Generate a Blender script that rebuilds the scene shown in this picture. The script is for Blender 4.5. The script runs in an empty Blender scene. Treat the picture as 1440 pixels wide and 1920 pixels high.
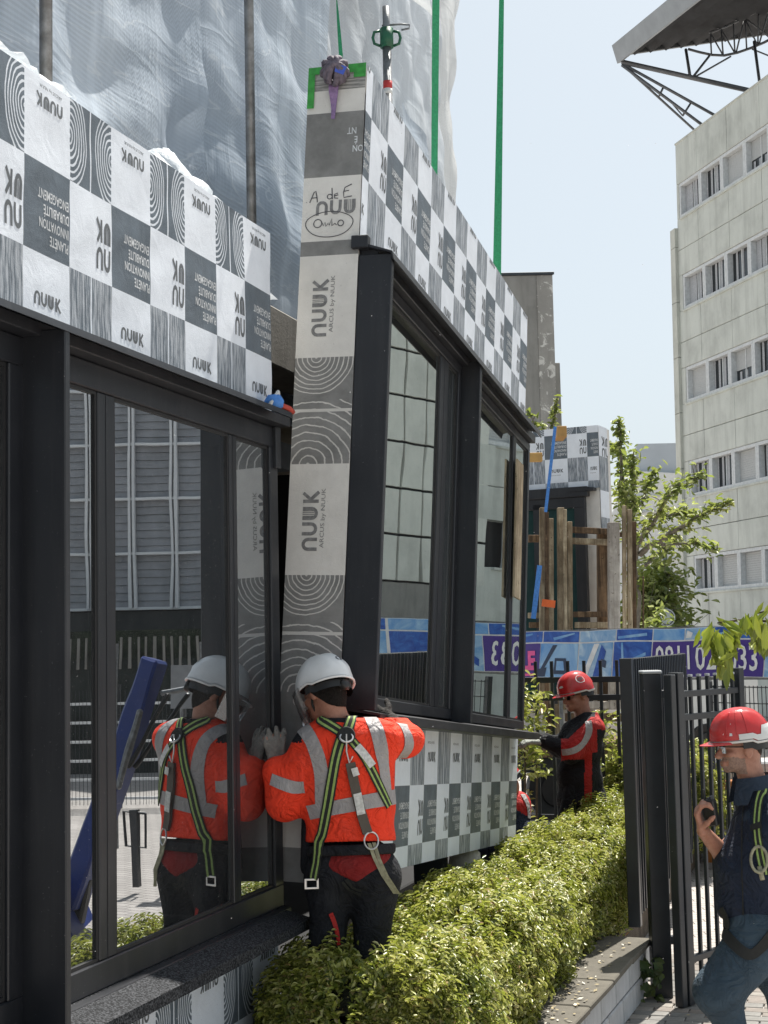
import bpy, math, random
import numpy as np
from math import sin, cos, tan, radians, pi, sqrt, atan2
from mathutils import Vector, Matrix
from mathutils.bvhtree import BVHTree
rng = random.Random(7); nrng = np.random.default_rng(11)
SC = bpy.context.scene
COL = SC.collection
# ------------------------------------------------------------------ camera
CAM_H = 2.15
FOC = 2800.0; PITCH = radians(5.16); ROLL = radians(1.2)
fwd = np.array([0, cos(PITCH), sin(PITCH)]); rt0 = np.array([1., 0, 0]); up0 = np.cross(rt0, fwd)
RT = cos(ROLL)*rt0 - sin(ROLL)*up0; UPV = sin(ROLL)*rt0 + cos(ROLL)*up0
EYE = np.array([0, 0, CAM_H])
cd = bpy.data.cameras.new('camera'); cam = bpy.data.objects.new('camera', cd); COL.objects.link(cam)
cd.sensor_fit = 'AUTO'; cd.sensor_width = 36.0; cd.lens = FOC/1920*36.0
cd.clip_start = 0.05; cd.clip_end = 2000
cam.matrix_world = Matrix(((RT[0], UPV[0], -fwd[0], 0), (RT[1], UPV[1], -fwd[1], 0), (RT[2], UPV[2], -fwd[2], CAM_H), (0, 0, 0, 1)))
SC.camera = cam
# ------------------------------------------------------------------ light
SUN_AZ, SUN_EL = 27.0, 61.0       # degrees right of the viewing direction (+Y), above the horizon
world = bpy.data.worlds.new('World'); SC.world = world; world.use_nodes = True
wt = world.node_tree; wt.nodes.clear()
wo = wt.nodes.new('ShaderNodeOutputWorld'); bg = wt.nodes.new('ShaderNodeBackground')
sky = wt.nodes.new('ShaderNodeTexSky'); sky.sky_type = 'NISHITA'; sky.sun_disc = False
sky.sun_elevation = radians(SUN_EL); sky.sun_rotation = radians(SUN_AZ)
sky.air_density = 1.0; sky.dust_density = 3.0; sky.ozone_density = 1.0; sky.altitude = 50
hsv = wt.nodes.new('ShaderNodeHueSaturation'); hsv.inputs['Saturation'].default_value = 0.50
# thin high overcast: soft pale veil over the blue
veil = wt.nodes.new('ShaderNodeMix'); veil.data_type = 'RGBA'
veil.inputs[0].default_value = 0.42
veil.inputs['A'].default_value = (1, 1, 1, 1)
veil.inputs['B'].default_value = (5.7, 6.75, 7.2, 1)
wt.links.new(sky.outputs[0], hsv.inputs['Color'])
wt.links.new(hsv.outputs[0], veil.inputs['A'])
wt.links.new(veil.outputs['Result'], bg.inputs['Color'])
bg.inputs['Strength'].default_value = 0.075
wt.links.new(bg.outputs[0], wo.inputs[0])
sl = bpy.data.lights.new('sun', 'SUN'); sl.energy = 5.0; sl.angle = radians(0.6); sl.color = (1.0, 0.95, 0.87)
so = bpy.data.objects.new('sun', sl); COL.objects.link(so)
sd = Vector((sin(radians(SUN_AZ))*cos(radians(SUN_EL)), cos(radians(SUN_AZ))*cos(radians(SUN_EL)), sin(radians(SUN_EL))))
so.rotation_euler = sd.to_track_quat('Z', 'Y').to_euler(); so.location = (0, 0, 30)
SC.view_settings.view_transform = 'Standard'; SC.view_settings.look = 'None'
SC.view_settings.exposure = 0.84; SC.view_settings.gamma = 1.0; SC.view_settings.use_curve_mapping = False
SC.render.engine = 'CYCLES'
try:
    SC.cycles.max_bounces = 8; SC.cycles.transparent_max_bounces = 16
except Exception: pass

# ------------------------------------------------------------------ measuring helpers (a picture point at a chosen distance)
def ray(x, y): return fwd + RT*(x-720)/FOC - UPV*(y-960)/FOC
def atY(x, y, Y):
    d = ray(x, y); return EYE + d*(Y/d[1])
AZ = radians(17.5); FU = np.array([sin(AZ), cos(AZ), 0.]); FN = np.array([cos(AZ), -sin(AZ), 0.]); UPZ = np.array([0, 0, 1.])
G0 = -2.565                                  # wall line of the building, metres left of the camera
def onc(x, y, c):
    d = ray(x, y); t = c/(d@FN); P = EYE+d*t; return np.array([P@FU, P[2]])
def onz(x, y, h):
    d = ray(x, y); t = (h-CAM_H)/d[2]; return EYE+d*t
class Fr:
    def __init__(s, o, x, y, z): s.o, s.x, s.y, s.z = [np.array(q, float) for q in (o, x, y, z)]; s.flip = np.dot(np.cross(s.x, s.y), s.z) < 0
    def __call__(s, a, b, c): return s.o + s.x*a + s.y*b + s.z*c
    def at(s, a, b, c): return Fr(s(a, b, c), s.x, s.y, s.z)
WF = Fr((0, 0, 0), (1, 0, 0), (0, 1, 0), (0, 0, 1))
FF = Fr(FN*G0, FU, FN, UPZ)                  # facade frame: (along, outward, up)
KU = .985; UF = Fr(EYE+KU*(FN*G0-EYE), FU*KU, FN*KU, UPZ*KU)   # the near unit: same rays, built 2.5 % smaller
def norm(v): v = np.array(v, float); return v/max(1e-9, np.linalg.norm(v))

# smooth cheap noise: sum of sines along random directions
_nd = {}
def sn(P, f, seed=0, k=7):
    P = np.asarray(P, float)
    if (seed, k) not in _nd:
        r = np.random.default_rng(seed+100); d = r.normal(size=(k, 3)); d /= np.linalg.norm(d, axis=1)[:, None]
        _nd[(seed, k)] = (d*r.uniform(.6, 1.5, (k, 1)), r.uniform(0, 6.28, k))
    d, ph = _nd[(seed, k)]
    return np.sin(f*(P@d.T)+ph).sum(-1)/sqrt(k)

# ------------------------------------------------------------------ mesh builder
class MB:
    def __init__(s): s.v = []; s.f = []; s.m = []; s.uv = {}; s.smooth = False
    def add(s, vs, fs, m=0):
        b = len(s.v); s.v.extend([tuple(map(float, q)) for q in vs])
        for f in fs: s.f.append(tuple(b+i for i in f)); s.m.append(m)
    def box(s, fr, a0, a1, b0, b1, c0, c1, m=0, bev=0.0):
        if a0 > a1: a0, a1 = a1, a0
        if b0 > b1: b0, b1 = b1, b0
        if c0 > c1: c0, c1 = c1, c0
        bev = min(bev, (a1-a0)*.3, (b1-b0)*.3, (c1-c0)*.3)
        if bev <= 0:
            V = [fr(a, b, c) for c in (c0, c1) for b in (b0, b1) for a in (a0, a1)]
            F = [(0, 2, 3, 1), (4, 5, 7, 6), (0, 1, 5, 4), (2, 6, 7, 3), (0, 4, 6, 2), (1, 3, 7, 5)]
        else:
            V = []; ids = {}
            def vid(k, p):
                if k not in ids: ids[k] = len(V); V.append(fr(*p))
                return ids[k]
            lo = (a0, b0, c0); hi = (a1, b1, c1)
            def corner(sx, sy, sz, ax):   # vertex on face ax at the corner
                p = []
                for i, sg in enumerate((sx, sy, sz)):
                    e = hi[i] if sg else lo[i]
                    if i != ax: e += -bev if sg else bev
                    p.append(e)
                return vid((sx, sy, sz, ax), p)
            F = []
            for ax in range(3):
                for sg in (0, 1):
                    o = [(ax+1) % 3, (ax+2) % 3]; q = []
                    for (i, j) in ((0, 0), (1, 0), (1, 1), (0, 1)):
                        t = [0, 0, 0]; t[ax] = sg; t[o[0]] = i; t[o[1]] = j; q.append(corner(*t, ax))
                    F.append(tuple(q if sg else q[::-1]))
            for ax in range(3):            # edges along ax
                o = [(ax+1) % 3, (ax+2) % 3]
                for i in (0, 1):
                    for j in (0, 1):
                        t0 = [0]*3; t1 = [0]*3; t0[o[0]] = t1[o[0]] = i; t0[o[1]] = t1[o[1]] = j; t1[ax] = 1
                        q = [corner(*t0, o[0]), corner(*t1, o[0]), corner(*t1, o[1]), corner(*t0, o[1])]
                        F.append(tuple(q if (i == j) else q[::-1])[::-1])
            for i in (0, 1):
                for j in (0, 1):
                    for k in (0, 1):
                        q = [corner(i, j, k, 0), corner(i, j, k, 1), corner(i, j, k, 2)]
                        F.append(tuple(q if (i+j+k) % 2 else q[::-1]))
        if fr.flip: F = [f[::-1] for f in F]
        s.add(V, F, m)
    def beam(s, p, q, w, h, up=(0, 0, 1), m=0, bev=0.0):
        p = np.array(p, float); q = np.array(q, float); L = np.linalg.norm(q-p); z = (q-p)/L
        x = np.cross(up, z)
        if np.linalg.norm(x) < 1e-4: x = np.cross((1, 0, 0), z)
        x = norm(x); y = np.cross(z, x)
        s.box(Fr(p, x, y, z), -w/2, w/2, -h/2, h/2, 0, L, m, bev)
    def tube(s, pts, r, n=8, m=0, cap=True):
        pts = [np.array(p, float) for p in pts]; rs = r if hasattr(r, '__len__') else [r]*len(pts)
        V = []; prev = None
        for i, p in enumerate(pts):
            t = norm(pts[min(i+1, len(pts)-1)]-pts[max(i-1, 0)])
            if prev is None:
                a = np.cross(t, (0, 0, 1)) if abs(t[2]) < .9 else np.cross(t, (1, 0, 0))
            else: a = prev-t*np.dot(prev, t)
            a = norm(a); prev = a; b = np.cross(t, a)
            for k in range(n):
                an = 2*pi*k/n; V.append(p+(a*cos(an)+b*sin(an))*rs[i])
        F = [(i*n+k, i*n+(k+1) % n, (i+1)*n+(k+1) % n, (i+1)*n+k) for i in range(len(pts)-1) for k in range(n)]
        if cap: F += [tuple(range(n))[::-1], tuple((len(pts)-1)*n+k for k in range(n))]
        s.add(V, F, m)
    def lathe(s, fr, prof, n=16, m=0):
        V = [fr(r*cos(2*pi*k/n), r*sin(2*pi*k/n), z) for r, z in prof for k in range(n)]
        F = [(i*n+k, i*n+(k+1) % n, (i+1)*n+(k+1) % n, (i+1)*n+k) for i in range(len(prof)-1) for k in range(n)]
        s.add(V, F, m)
    def strip(s, L, R_, m=0, closed=False):
        n = len(L); V = list(L)+list(R_)
        s.add(V, [(i, i+1, n+i+1, n+i) for i in range(n-1)], m)
    def poly_prism(s, fr, pts, b0, b1, m=0):   # polygon in (a,c), extruded along b
        n = len(pts); V = [fr(a, b0, c) for a, c in pts]+[fr(a, b1, c) for a, c in pts]
        F = [tuple(range(n)), tuple(range(n, 2*n))[::-1]]+[(i, n+i, n+(i+1) % n, (i+1) % n) for i in range(n)]
        s.add(V, F, m)
    def tile_uv(s, fi, uvs): s.uv[fi] = uvs

def mesh_of(name, mb, mats, M=None):
    me = bpy.data.meshes.new(name)
    V = np.array(mb.v, float).reshape(-1, 3)
    if M is not None:
        Mi = np.array(M.inverted()); V = V@Mi[:3, :3].T+Mi[:3, 3]
    me.from_pydata(V.tolist(), [], mb.f)
    if not isinstance(mats, (list, tuple)): mats = [mats]
    for q in mats: me.materials.append(q)
    if len(mats) > 1: me.polygons.foreach_set('material_index', mb.m)
    if mb.uv:
        ul = me.uv_layers.new(name='UVMap')
        for p in me.polygons:
            if p.index in mb.uv:
                for k, li in enumerate(p.loop_indices): ul.data[li].uv = mb.uv[p.index][k]
    if mb.smooth: me.polygons.foreach_set('use_smooth', [True]*len(me.polygons))
    me.update(); return me
def put(o, parent=None):
    COL.objects.link(o)
    if parent is not None: o.parent = parent
    return o
def tag(o, label=None, cat=None, group=None, kind=None):
    if label: o['label'] = label
    if cat: o['category'] = cat
    if group: o['group'] = group
    if kind: o['kind'] = kind
    return o
ROOTM = {}
def thing(name, label, cat, loc=(0, 0, 0), group=None):
    e = bpy.data.objects.new(name, None); COL.objects.link(e); e.empty_display_size = .2
    e.location = tuple(map(float, loc)); ROOTM[e.name] = Matrix.Translation(Vector(loc)); return tag(e, label, cat, group)
def part(name, mb, mats, parent, label=None, kind=None):
    M = ROOTM[parent.name]
    o = bpy.data.objects.new(name, mesh_of(name, mb, mats, M)); put(o, parent); ROOTM[o.name] = M
    if label: o['label'] = label
    if kind: o['kind'] = kind
    return o
def solo(name, mb, mats, loc, label=None, cat=None, group=None, kind=None):
    M = Matrix.Translation(Vector(tuple(map(float, loc))))
    o = bpy.data.objects.new(name, mesh_of(name, mb, mats, M)); o.matrix_world = M; put(o); ROOTM[o.name] = M
    return tag(o, label, cat, group, kind)
def clone(o, off, parent=None, rotz=0):          # a copy of an object and its children, shifted
    def rec(src, par, top):
        c = src.copy(); COL.objects.link(c); c.parent = par
        if top: c.location = Vector(src.location)+Vector(tuple(map(float, off))); c.rotation_euler[2] += rotz
        ROOTM[c.name] = Matrix.Translation(c.location) if top and par is None else ROOTM.get(src.name, Matrix())
        for ch in list(src.children): rec(ch, c, False)
        return c
    return rec(o, parent, True)

# ------------------------------------------------------------------ materials
class NT:
    def __init__(s, name):
        s.mat = bpy.data.materials.new(name); s.mat.use_nodes = True; s.t = s.mat.node_tree
        s.b = s.t.nodes['Principled BSDF']; s.out = s.t.nodes['Material Output']
    def n(s, ty, **kw):
        q = s.t.nodes.new(ty)
        for k, v in kw.items(): setattr(q, k, v)
        return q
    def lk(s, a, b): s.t.links.new(a, b)
    def m(s, op, a, b=None, c=None):
        q = s.n('ShaderNodeMath', operation=op)
        for i, x in enumerate((a, b, c)):
            if x is None: continue
            if isinstance(x, (int, float)): q.inputs[i].default_value = x
            else: s.lk(x, q.inputs[i])
        return q.outputs[0]
    def co(s, kind='Object', scale=None, rot=None):
        tc = s.n('ShaderNodeTexCoord'); o = tc.outputs[kind]
        if scale is not None or rot is not None:
            mp = s.n('ShaderNodeMapping'); s.lk(o, mp.inputs[0])
            if scale is not None: mp.inputs['Scale'].default_value = scale if hasattr(scale, '__len__') else (scale,)*3
            if rot is not None: mp.inputs['Rotation'].default_value = rot
            o = mp.outputs[0]
        return o
    def noise(s, vec, scale, detail=4, rough=.55, dist=0.0):
        q = s.n('ShaderNodeTexNoise'); q.inputs['Scale'].default_value = scale; q.inputs['Detail'].default_value = detail
        q.inputs['Roughness'].default_value = rough; q.inputs['Distortion'].default_value = dist; s.lk(vec, q.inputs['Vector']); return q.outputs['Fac']
    def ramp(s, fac, stops, interp='LINEAR'):
        q = s.n('ShaderNodeValToRGB'); q.color_ramp.interpolation = interp; e = q.color_ramp.elements
        while len(e) > 1: e.remove(e[-1])
        e[0].position = stops[0][0]; e[0].color = tuple(stops[0][1])[:3]+(1,)
        for p, c in stops[1:]:
            k = e.new(p); k.color = tuple(c)[:3]+(1,)
        s.lk(fac, q.inputs[0]); return q.outputs[0]
    def mix(s, fac, a, b, mode='MIX'):
        q = s.n('ShaderNodeMix', data_type='RGBA', blend_type=mode)
        for i, x in ((0, fac), (6, a), (7, b)):
            if isinstance(x, (int, float)): q.inputs[i].default_value = x
            elif isinstance(x, tuple): q.inputs[i].default_value = tuple(x)[:3]+(1,)
            else: s.lk(x, q.inputs[i])
        return q.outputs[2]
    def bump(s, h, strength=.3, dist=.01, nrm=None):
        q = s.n('ShaderNodeBump'); q.inputs['Strength'].default_value = strength; q.inputs['Distance'].default_value = dist
        s.lk(h, q.inputs['Height'])
        if nrm is not None: s.lk(nrm, q.inputs['Normal'])
        s.lk(q.outputs[0], s.b.inputs['Normal']); return q.outputs[0]
    def col(s, c):
        if isinstance(c, tuple): s.b.inputs['Base Color'].default_value = tuple(c)[:3]+(1,)
        else: s.lk(c, s.b.inputs['Base Color'])
    def set(s, **kw):
        for k, v in kw.items():
            i = s.b.inputs[k.replace('_', ' ')]
            if isinstance(v, (int, float, tuple)): i.default_value = v
            else: s.lk(v, i)
        return s
def simple(name, c, rough=.6, metal=0.0, var=.12, scale=12, bump=.15, bdist=.004, spec=None, coords='Object', dirt=0.0, dirtc=(.2, .18, .15)):
    k = NT(name); v = k.co(coords); f = k.noise(v, scale, 5)
    lo = tuple(x*(1-var) for x in c); hi = tuple(min(1, x*(1+var)) for x in c)
    cc = k.ramp(f, [(.3, lo), (.7, hi)])
    if dirt > 0:
        f2 = k.noise(v, scale*.35, 6, .7); d = k.ramp(f2, [(.45, (0, 0, 0)), (.75, (dirt,)*3)])
        cc = k.mix(d, cc, dirtc)
    k.col(cc); k.set(Roughness=rough, Metallic=metal)
    if spec is not None: k.set(Specular_IOR_Level=spec)
    if bump > 0: k.bump(k.noise(v, scale*6, 4), bump, bdist)
    return k.mat
MAT = {}
# ---- printed vapour barrier: four kinds of square, UV runs 0..1 over each square
def membrane_mat(name, kind, tape=False):
    k = NT(name); uv = k.co('UV'); ob = k.co('Object')
    sx = k.n('ShaderNodeSeparateXYZ'); k.lk(uv, sx.inputs[0]); U, V = sx.outputs[0], sx.outputs[1]
    white = (.78, .83, .90) if not tape else (.74, .725, .69)
    dark = (.115, .142, .170) if not tape else (.215, .215, .21)
    gr = k.noise(ob, 3.0, 5); 
    wcol = k.ramp(k.noise(ob, 7, 6, .6), [(.3, tuple(x*.9 for x in white)), (.65, white)])
    dcol = k.ramp(k.noise(ob, 9, 6, .65), [(.3, tuple(x*.8 for x in dark)), (.7, tuple(x*1.25 for x in dark))])
    # fine dots
    sp = k.noise(ob, 90, 2); wcol = k.mix(k.ramp(sp, [(.68, (0, 0, 0)), (.78, (.3, .3, .3))]), wcol, dark)
    mp = k.n('ShaderNodeMapping'); k.lk(uv, mp.inputs[0]); mp.inputs['Scale'].default_value = (34, 2.2, 1) if not tape else (2.2, 14, 1)
    ma = k.n('ShaderNodeVectorMath', operation='ADD'); k.lk(mp.outputs[0], ma.inputs[0])
    mo = k.n('ShaderNodeMapping'); k.lk(ob, mo.inputs[0]); mo.inputs['Scale'].default_value = (.7, .7, .7); k.lk(mo.outputs[0], ma.inputs[1])
    grain = k.noise(ma.outputs[0], 1.0, 5, .65)
    warp = k.noise(ob, 14, 3)
    if kind == 'white': c = wcol
    elif kind == 'dark': c = dcol
    elif kind == 'wood':
        c = k.mix(k.ramp(grain, [(.42, (0, 0, 0)), (.60, (1, 1, 1))]), dcol, tuple(x*.62 for x in white))
        ln = k.m('LESS_THAN', k.m('ABSOLUTE', k.m('SUBTRACT', U, .5)), .012); c = k.mix(ln, c, white)
    else:
        if not tape:
            uu = k.m('MINIMUM', U, k.m('SUBTRACT', 1.0, U)); a = k.m('MULTIPLY', uu, 1.25); b = k.m('SUBTRACT', V, .52)
            b = k.m('MULTIPLY', b, .82)
            d = k.m('SQRT', k.m('ADD', k.m('MULTIPLY', a, a), k.m('MULTIPLY', b, b)))
            d = k.m('ADD', d, k.m('MULTIPLY', k.m('SUBTRACT', warp, .5), .05))
            fr_ = k.m('FRACT', k.m('MULTIPLY', d, 15.0)); ln = k.m('LESS_THAN', fr_, .36)
            ln = k.m('MULTIPLY', ln, k.m('LESS_THAN', d, .50))
            c = k.mix(ln, dcol, tuple(x*.85 for x in white))
            l2 = k.m('LESS_THAN', k.m('ABSOLUTE', k.m('SUBTRACT', U, .49)), .014); c = k.mix(l2, c, white)
        else:
            a = k.m('MULTIPLY', k.m('SUBTRACT', U, .36), .52); b1 = k.m('MULTIPLY', k.m('SUBTRACT', 1.0, V), .95)
            d1 = k.m('SQRT', k.m('ADD', k.m('MULTIPLY', a, a), k.m('MULTIPLY', b1, b1)))
            d1 = k.m('ADD', d1, k.m('MULTIPLY', k.m('SUBTRACT', warp, .5), .03))
            r1 = k.m('MULTIPLY', k.m('LESS_THAN', k.m('FRACT', k.m('MULTIPLY', d1, 25.0)), .24), k.m('LESS_THAN', d1, .33))
            a2 = k.m('MULTIPLY', k.m('SUBTRACT', U, .30), .52); b2 = V
            d2 = k.m('SQRT', k.m('ADD', k.m('MULTIPLY', a2, a2), k.m('MULTIPLY', b2, b2)))
            d2 = k.m('ADD', d2, k.m('MULTIPLY', k.m('SUBTRACT', warp, .5), .05))
            r2 = k.m('MULTIPLY', k.m('LESS_THAN', k.m('FRACT', k.m('MULTIPLY', d2, 14.0)), .17), k.m('LESS_THAN', V, .60))
            ln = k.m('LESS_THAN', k.m('ABSOLUTE', k.m('SUBTRACT', V, .50)), .014)
            msk = k.m('MAXIMUM', k.m('MAXIMUM', r1, r2), ln)
            g2 = k.mix(k.ramp(grain, [(.4, (0, 0, 0)), (.75, (.6, .6, .6))]), dcol, tuple(x*1.35 for x in dark))
            c = k.mix(msk, g2, tuple(x*.82 for x in white))
    # faint grime
    gm = k.ramp(k.noise(ob, 1.7, 6, .7), [(.45, (0, 0, 0)), (.8, (.35, .35, .35))])
    c = k.mix(gm, c, (.32, .31, .29), 'MULTIPLY') if tape else k.mix(gm, c, tuple(x*.7 for x in white) if kind == 'white' else (.1, .11, .12))
    k.col(c); k.set(Roughness=.48, Specular_IOR_Level=.35)
    k.bump(k.m('ADD', k.noise(ob, 260, 2), k.m('MULTIPLY', k.noise(ob, 9, 4, .6, .8), 3.0)), .35, .004)
    return k.mat
for q in ('white', 'dark', 'wood', 'ring'):
    MAT['m_'+q] = membrane_mat('membrane_'+q, q); MAT['t_'+q] = membrane_mat('tape_'+q, q, True)
MAT['ink'] = simple('printed_grey_ink', (.115, .125, .135), .5, bump=0)
MAT['ink_t'] = simple('printed_tape_ink', (.20, .20, .20), .5, bump=0, var=.3, scale=60)
MAT['inkw'] = simple('printed_white_ink', (.62, .64, .66), .5, bump=0)
MAT['marker'] = simple('marker_ink', (.06, .06, .07), .5, bump=0)
def alu():
    k = NT('anthracite_aluminium'); v = k.co('Object')
    c = k.ramp(k.noise(v, 2.0, 6, .6), [(.3, (.010, .0115, .0155)), (.7, (.020, .022, .027))])
    dr = k.n('ShaderNodeMapping'); k.lk(v, dr.inputs[0]); dr.inputs['Scale'].default_value = (9, 9, .5); c = k.mix(k.ramp(k.noise(dr.outputs[0], 1.5, 6, .7), [(.5, (0, 0, 0)), (.8, (.5,)*3)]), c, (.05, .05, .052))
    d = k.ramp(k.noise(v, 120, 2), [(.70, (0, 0, 0)), (.80, (.5, .5, .5))]); c = k.mix(d, c, (.25, .25, .25))
    k.col(c); k.set(Roughness=k.ramp(k.noise(v, 5, 5), [(.3, (.34,)*3), (.7, (.46,)*3)]), Specular_IOR_Level=.5)
    k.bump(k.noise(v, 380, 2), .12, .0008); return k.mat
MAT['alu'] = alu()
MAT['alu_dk'] = simple('black_rubber_gasket', (.010, .010, .011), .6, bump=.1)
def sillm():
    k = NT('granular_dark_sill'); v = k.co('Object')
    c = k.ramp(k.noise(v, 130, 2, .6), [(.44, (.006, .007, .009)), (.60, (.060, .063, .070))]); 
    k.col(c); k.set(Roughness=.75, Specular_IOR_Level=.15); k.bump(k.noise(v, 160, 2), .5, .002); return k.mat
MAT['sill'] = sillm()
def glass(name, refl, tint, bumpd, base=.44):
    k = NT(name); v = k.co('Object')
    gl = k.n('ShaderNodeBsdfGlossy'); gl.inputs['Roughness'].default_value = .004; gl.inputs['Color'].default_value = refl+(1,)
    tr = k.n('ShaderNodeBsdfTransparent'); tr.inputs['Color'].default_value = tint+(1,)
    lw = k.n('ShaderNodeFresnel'); lw.inputs['IOR'].default_value = 2.1
    bp = k.n('ShaderNodeBump'); bp.inputs['Strength'].default_value = .5; bp.inputs['Distance'].default_value = bumpd
    mp = k.n('ShaderNodeMapping'); k.lk(v, mp.inputs[0]); mp.inputs['Scale'].default_value = (1, 1, .6)
    k.lk(k.noise(mp.outputs[0], 2.6, 1), bp.inputs['Height'])
    k.lk(bp.outputs[0], gl.inputs['Normal'])
    f = k.m('MINIMUM', k.m('ADD', k.m('MULTIPLY', lw.outputs[0], .8), base), .92)
    ms = k.n('ShaderNodeMixShader'); k.lk(f, ms.inputs[0]); k.lk(tr.outputs[0], ms.inputs[1]); k.lk(gl.outputs[0], ms.inputs[2])
    df = k.n('ShaderNodeBsdfDiffuse'); df.inputs[0].default_value = (.55, .56, .56, 1); m2 = k.n('ShaderNodeMixShader')
    dv = k.n('ShaderNodeMapping'); k.lk(v, dv.inputs[0]); dv.inputs['Scale'].default_value = (3, 3, .7)
    dust = k.m('ADD', k.m('MULTIPLY', k.noise(dv.outputs[0], 2.2, 7, .7), .085), -.02); spk = k.m('MULTIPLY', k.m('GREATER_THAN', k.noise(v, 150, 1), .77), .35)
    k.lk(k.m('ADD', k.m('MAXIMUM', dust, 0.0), spk), m2.inputs[0]); k.lk(ms.outputs[0], m2.inputs[1]); k.lk(df.outputs[0], m2.inputs[2])
    k.lk(m2.outputs[0], k.out.inputs[0]); return k.mat
MAT['glass'] = glass('window_glass', (.80, .84, .88), (.35, .38, .40), .0009)
MAT['glass2'] = glass('hanging_window_glass', (.82, .87, .86), (.45, .5, .48), .0008, .62)
MAT['room'] = simple('unlit_room_black', (.012, .013, .015), .9, bump=0)  # near-black colour stands in for the shade of unlit interiors
def conc(name, c, sc=1.0, streak=.3, peel=0, dots=0):
    k = NT(name); v = k.co('Object')
    a = k.ramp(k.noise(v, 1.1*sc, 8, .65), [(.3, tuple(x*.76 for x in c)), (.5, c), (.72, tuple(min(1, x*1.12) for x in c))])
    vs = k.n('ShaderNodeMapping'); k.lk(v, vs.inputs[0]); vs.inputs['Scale'].default_value = (3*sc, 3*sc, .35*sc)
    s_ = k.ramp(k.noise(vs.outputs[0], 1.6, 6, .7), [(.48, (0, 0, 0)), (.8, (streak,)*3)])
    a = k.mix(s_, a, tuple(x*.42 for x in c))
    p_ = k.ramp(k.noise(v, 22*sc, 3), [(.68, (0, 0, 0)), (.76, (.5, .5, .5))]); a = k.mix(p_, a, tuple(x*.5 for x in c))
    if peel: a = k.mix(k.ramp(k.noise(v, 4.5*sc, 6, .7, .6), [(.55, (0, 0, 0)), (.58, (peel,)*3)]), a, (.62, .61, .58))
    k.col(a); k.set(Roughness=.88, Specular_IOR_Level=.2)
    k.bump(k.noise(v, 30*sc, 6, .65), .4, .01/sc); return k.mat
MAT['conc_b'] = conc('pale_board_concrete', (.58, .60, .56), .6, .5)
MAT['conc_p'] = conc('parapet_concrete', (.55, .56, .51), .6, .6)
MAT['conc_g'] = conc('grey_weathered_concrete', (.27, .265, .25), 1.0, .5)
MAT['conc_w'] = conc('peeling_painted_concrete', (.33, .32, .30), 1.0, .4, peel=.9)
MAT['conc_slab'] = conc('slab_edge_concrete', (.30, .285, .26), 2.0, .7)
MAT['block'] = conc('pale_concrete_block', (.47, .48, .49), 3.0, .35)
MAT['cope'] = conc('dirty_coping_slab', (.13, .12, .10), 3.0, .6)
def sheetm(name, c, dk, tr):
    k = NT(name); v = k.co('Object')
    vs = k.n('ShaderNodeMapping'); k.lk(v, vs.inputs[0]); vs.inputs['Scale'].default_value = (1.0, 1.0, .22)
    a = k.ramp(k.noise(vs.outputs[0], 1.5, 5, .6, .5), [(.30, dk), (.5, tuple((x+y)/2 for x, y in zip(c, dk))), (.72, c)])  # darker noise tone paints in shadows of the scaffold behind
    # reinforced weave: zig-zag ribs in columns along the facade
    dt = k.n('ShaderNodeVectorMath', operation='DOT_PRODUCT'); k.lk(v, dt.inputs[0]); dt.inputs[1].default_value = tuple(FU); sa = dt.outputs['Value']
    sp = k.n('ShaderNodeSeparateXYZ'); k.lk(v, sp.inputs[0]); zz = sp.outputs[2]
    zg = k.m('ABSOLUTE', k.m('SUBTRACT', k.m('FRACT', k.m('MULTIPLY', sa, 17.0)), .5))
    w2 = k.m('FRACT', k.m('ADD', k.m('MULTIPLY', zz, 38.0), k.m('MULTIPLY', zg, 2.4))); w1 = k.m('FRACT', k.m('ADD', k.m('MULTIPLY', zz, 42.0), k.m('MULTIPLY', sa, 2.0)))
    ms = k.m('GREATER_THAN', k.noise(v, 1.1, 3), .50)
    wv = k.m('LESS_THAN', k.m('ADD', k.m('MULTIPLY', w2, ms), k.m('MULTIPLY', w1, k.m('SUBTRACT', 1.0, ms))), .5)
    fade = k.ramp(k.noise(v, 2.2, 4), [(.35, (.04,)*3), (.65, (.34,)*3)])
    a = k.mix(k.m('MULTIPLY', wv, fade), a, tuple(x*.55 for x in dk))
    # fold highlights painted into the colour: bright vertical drape lines, thin slanting creases
    dv = k.n('ShaderNodeMapping'); k.lk(v, dv.inputs[0]); dv.inputs['Scale'].default_value = (3.6, 3.6, .16); dl = k.noise(dv.outputs[0], 1.4, 5, .6, .4)
    a = k.mix(k.ramp(dl, [(.55, (0, 0, 0)), (.72, (.55,)*3)]), a, tuple(min(1, x*1.18) for x in c))
    cv = k.n('ShaderNodeMapping'); k.lk(v, cv.inputs[0]); cv.inputs['Rotation'].default_value = (.35, .3, 0); cv.inputs['Scale'].default_value = (.55, .55, 2.6)
    cl = k.m('ABSOLUTE', k.m('SUBTRACT', k.noise(cv.outputs[0], 1.7, 4, .5, 1.0), .5)); a = k.mix(k.ramp(cl, [(.0, (.38,)*3), (.012, (0, 0, 0))]), a, (.85, .89, .92))
    k.col(a); k.set(Roughness=.5, Specular_IOR_Level=.3)
    k.bump(k.m('ADD', k.m('MULTIPLY', cl, -1.5), k.m('MULTIPLY', dl, 1.6)), .38, .03)
    tl = k.n('ShaderNodeBsdfTranslucent'); k.lk(a, tl.inputs[0]); mx = k.n('ShaderNodeMixShader'); mx.inputs[0].default_value = tr
    k.lk(k.b.outputs[0], mx.inputs[1]); k.lk(tl.outputs[0], mx.inputs[2]); k.lk(mx.outputs[0], k.out.inputs[0]); return k.mat
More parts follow.
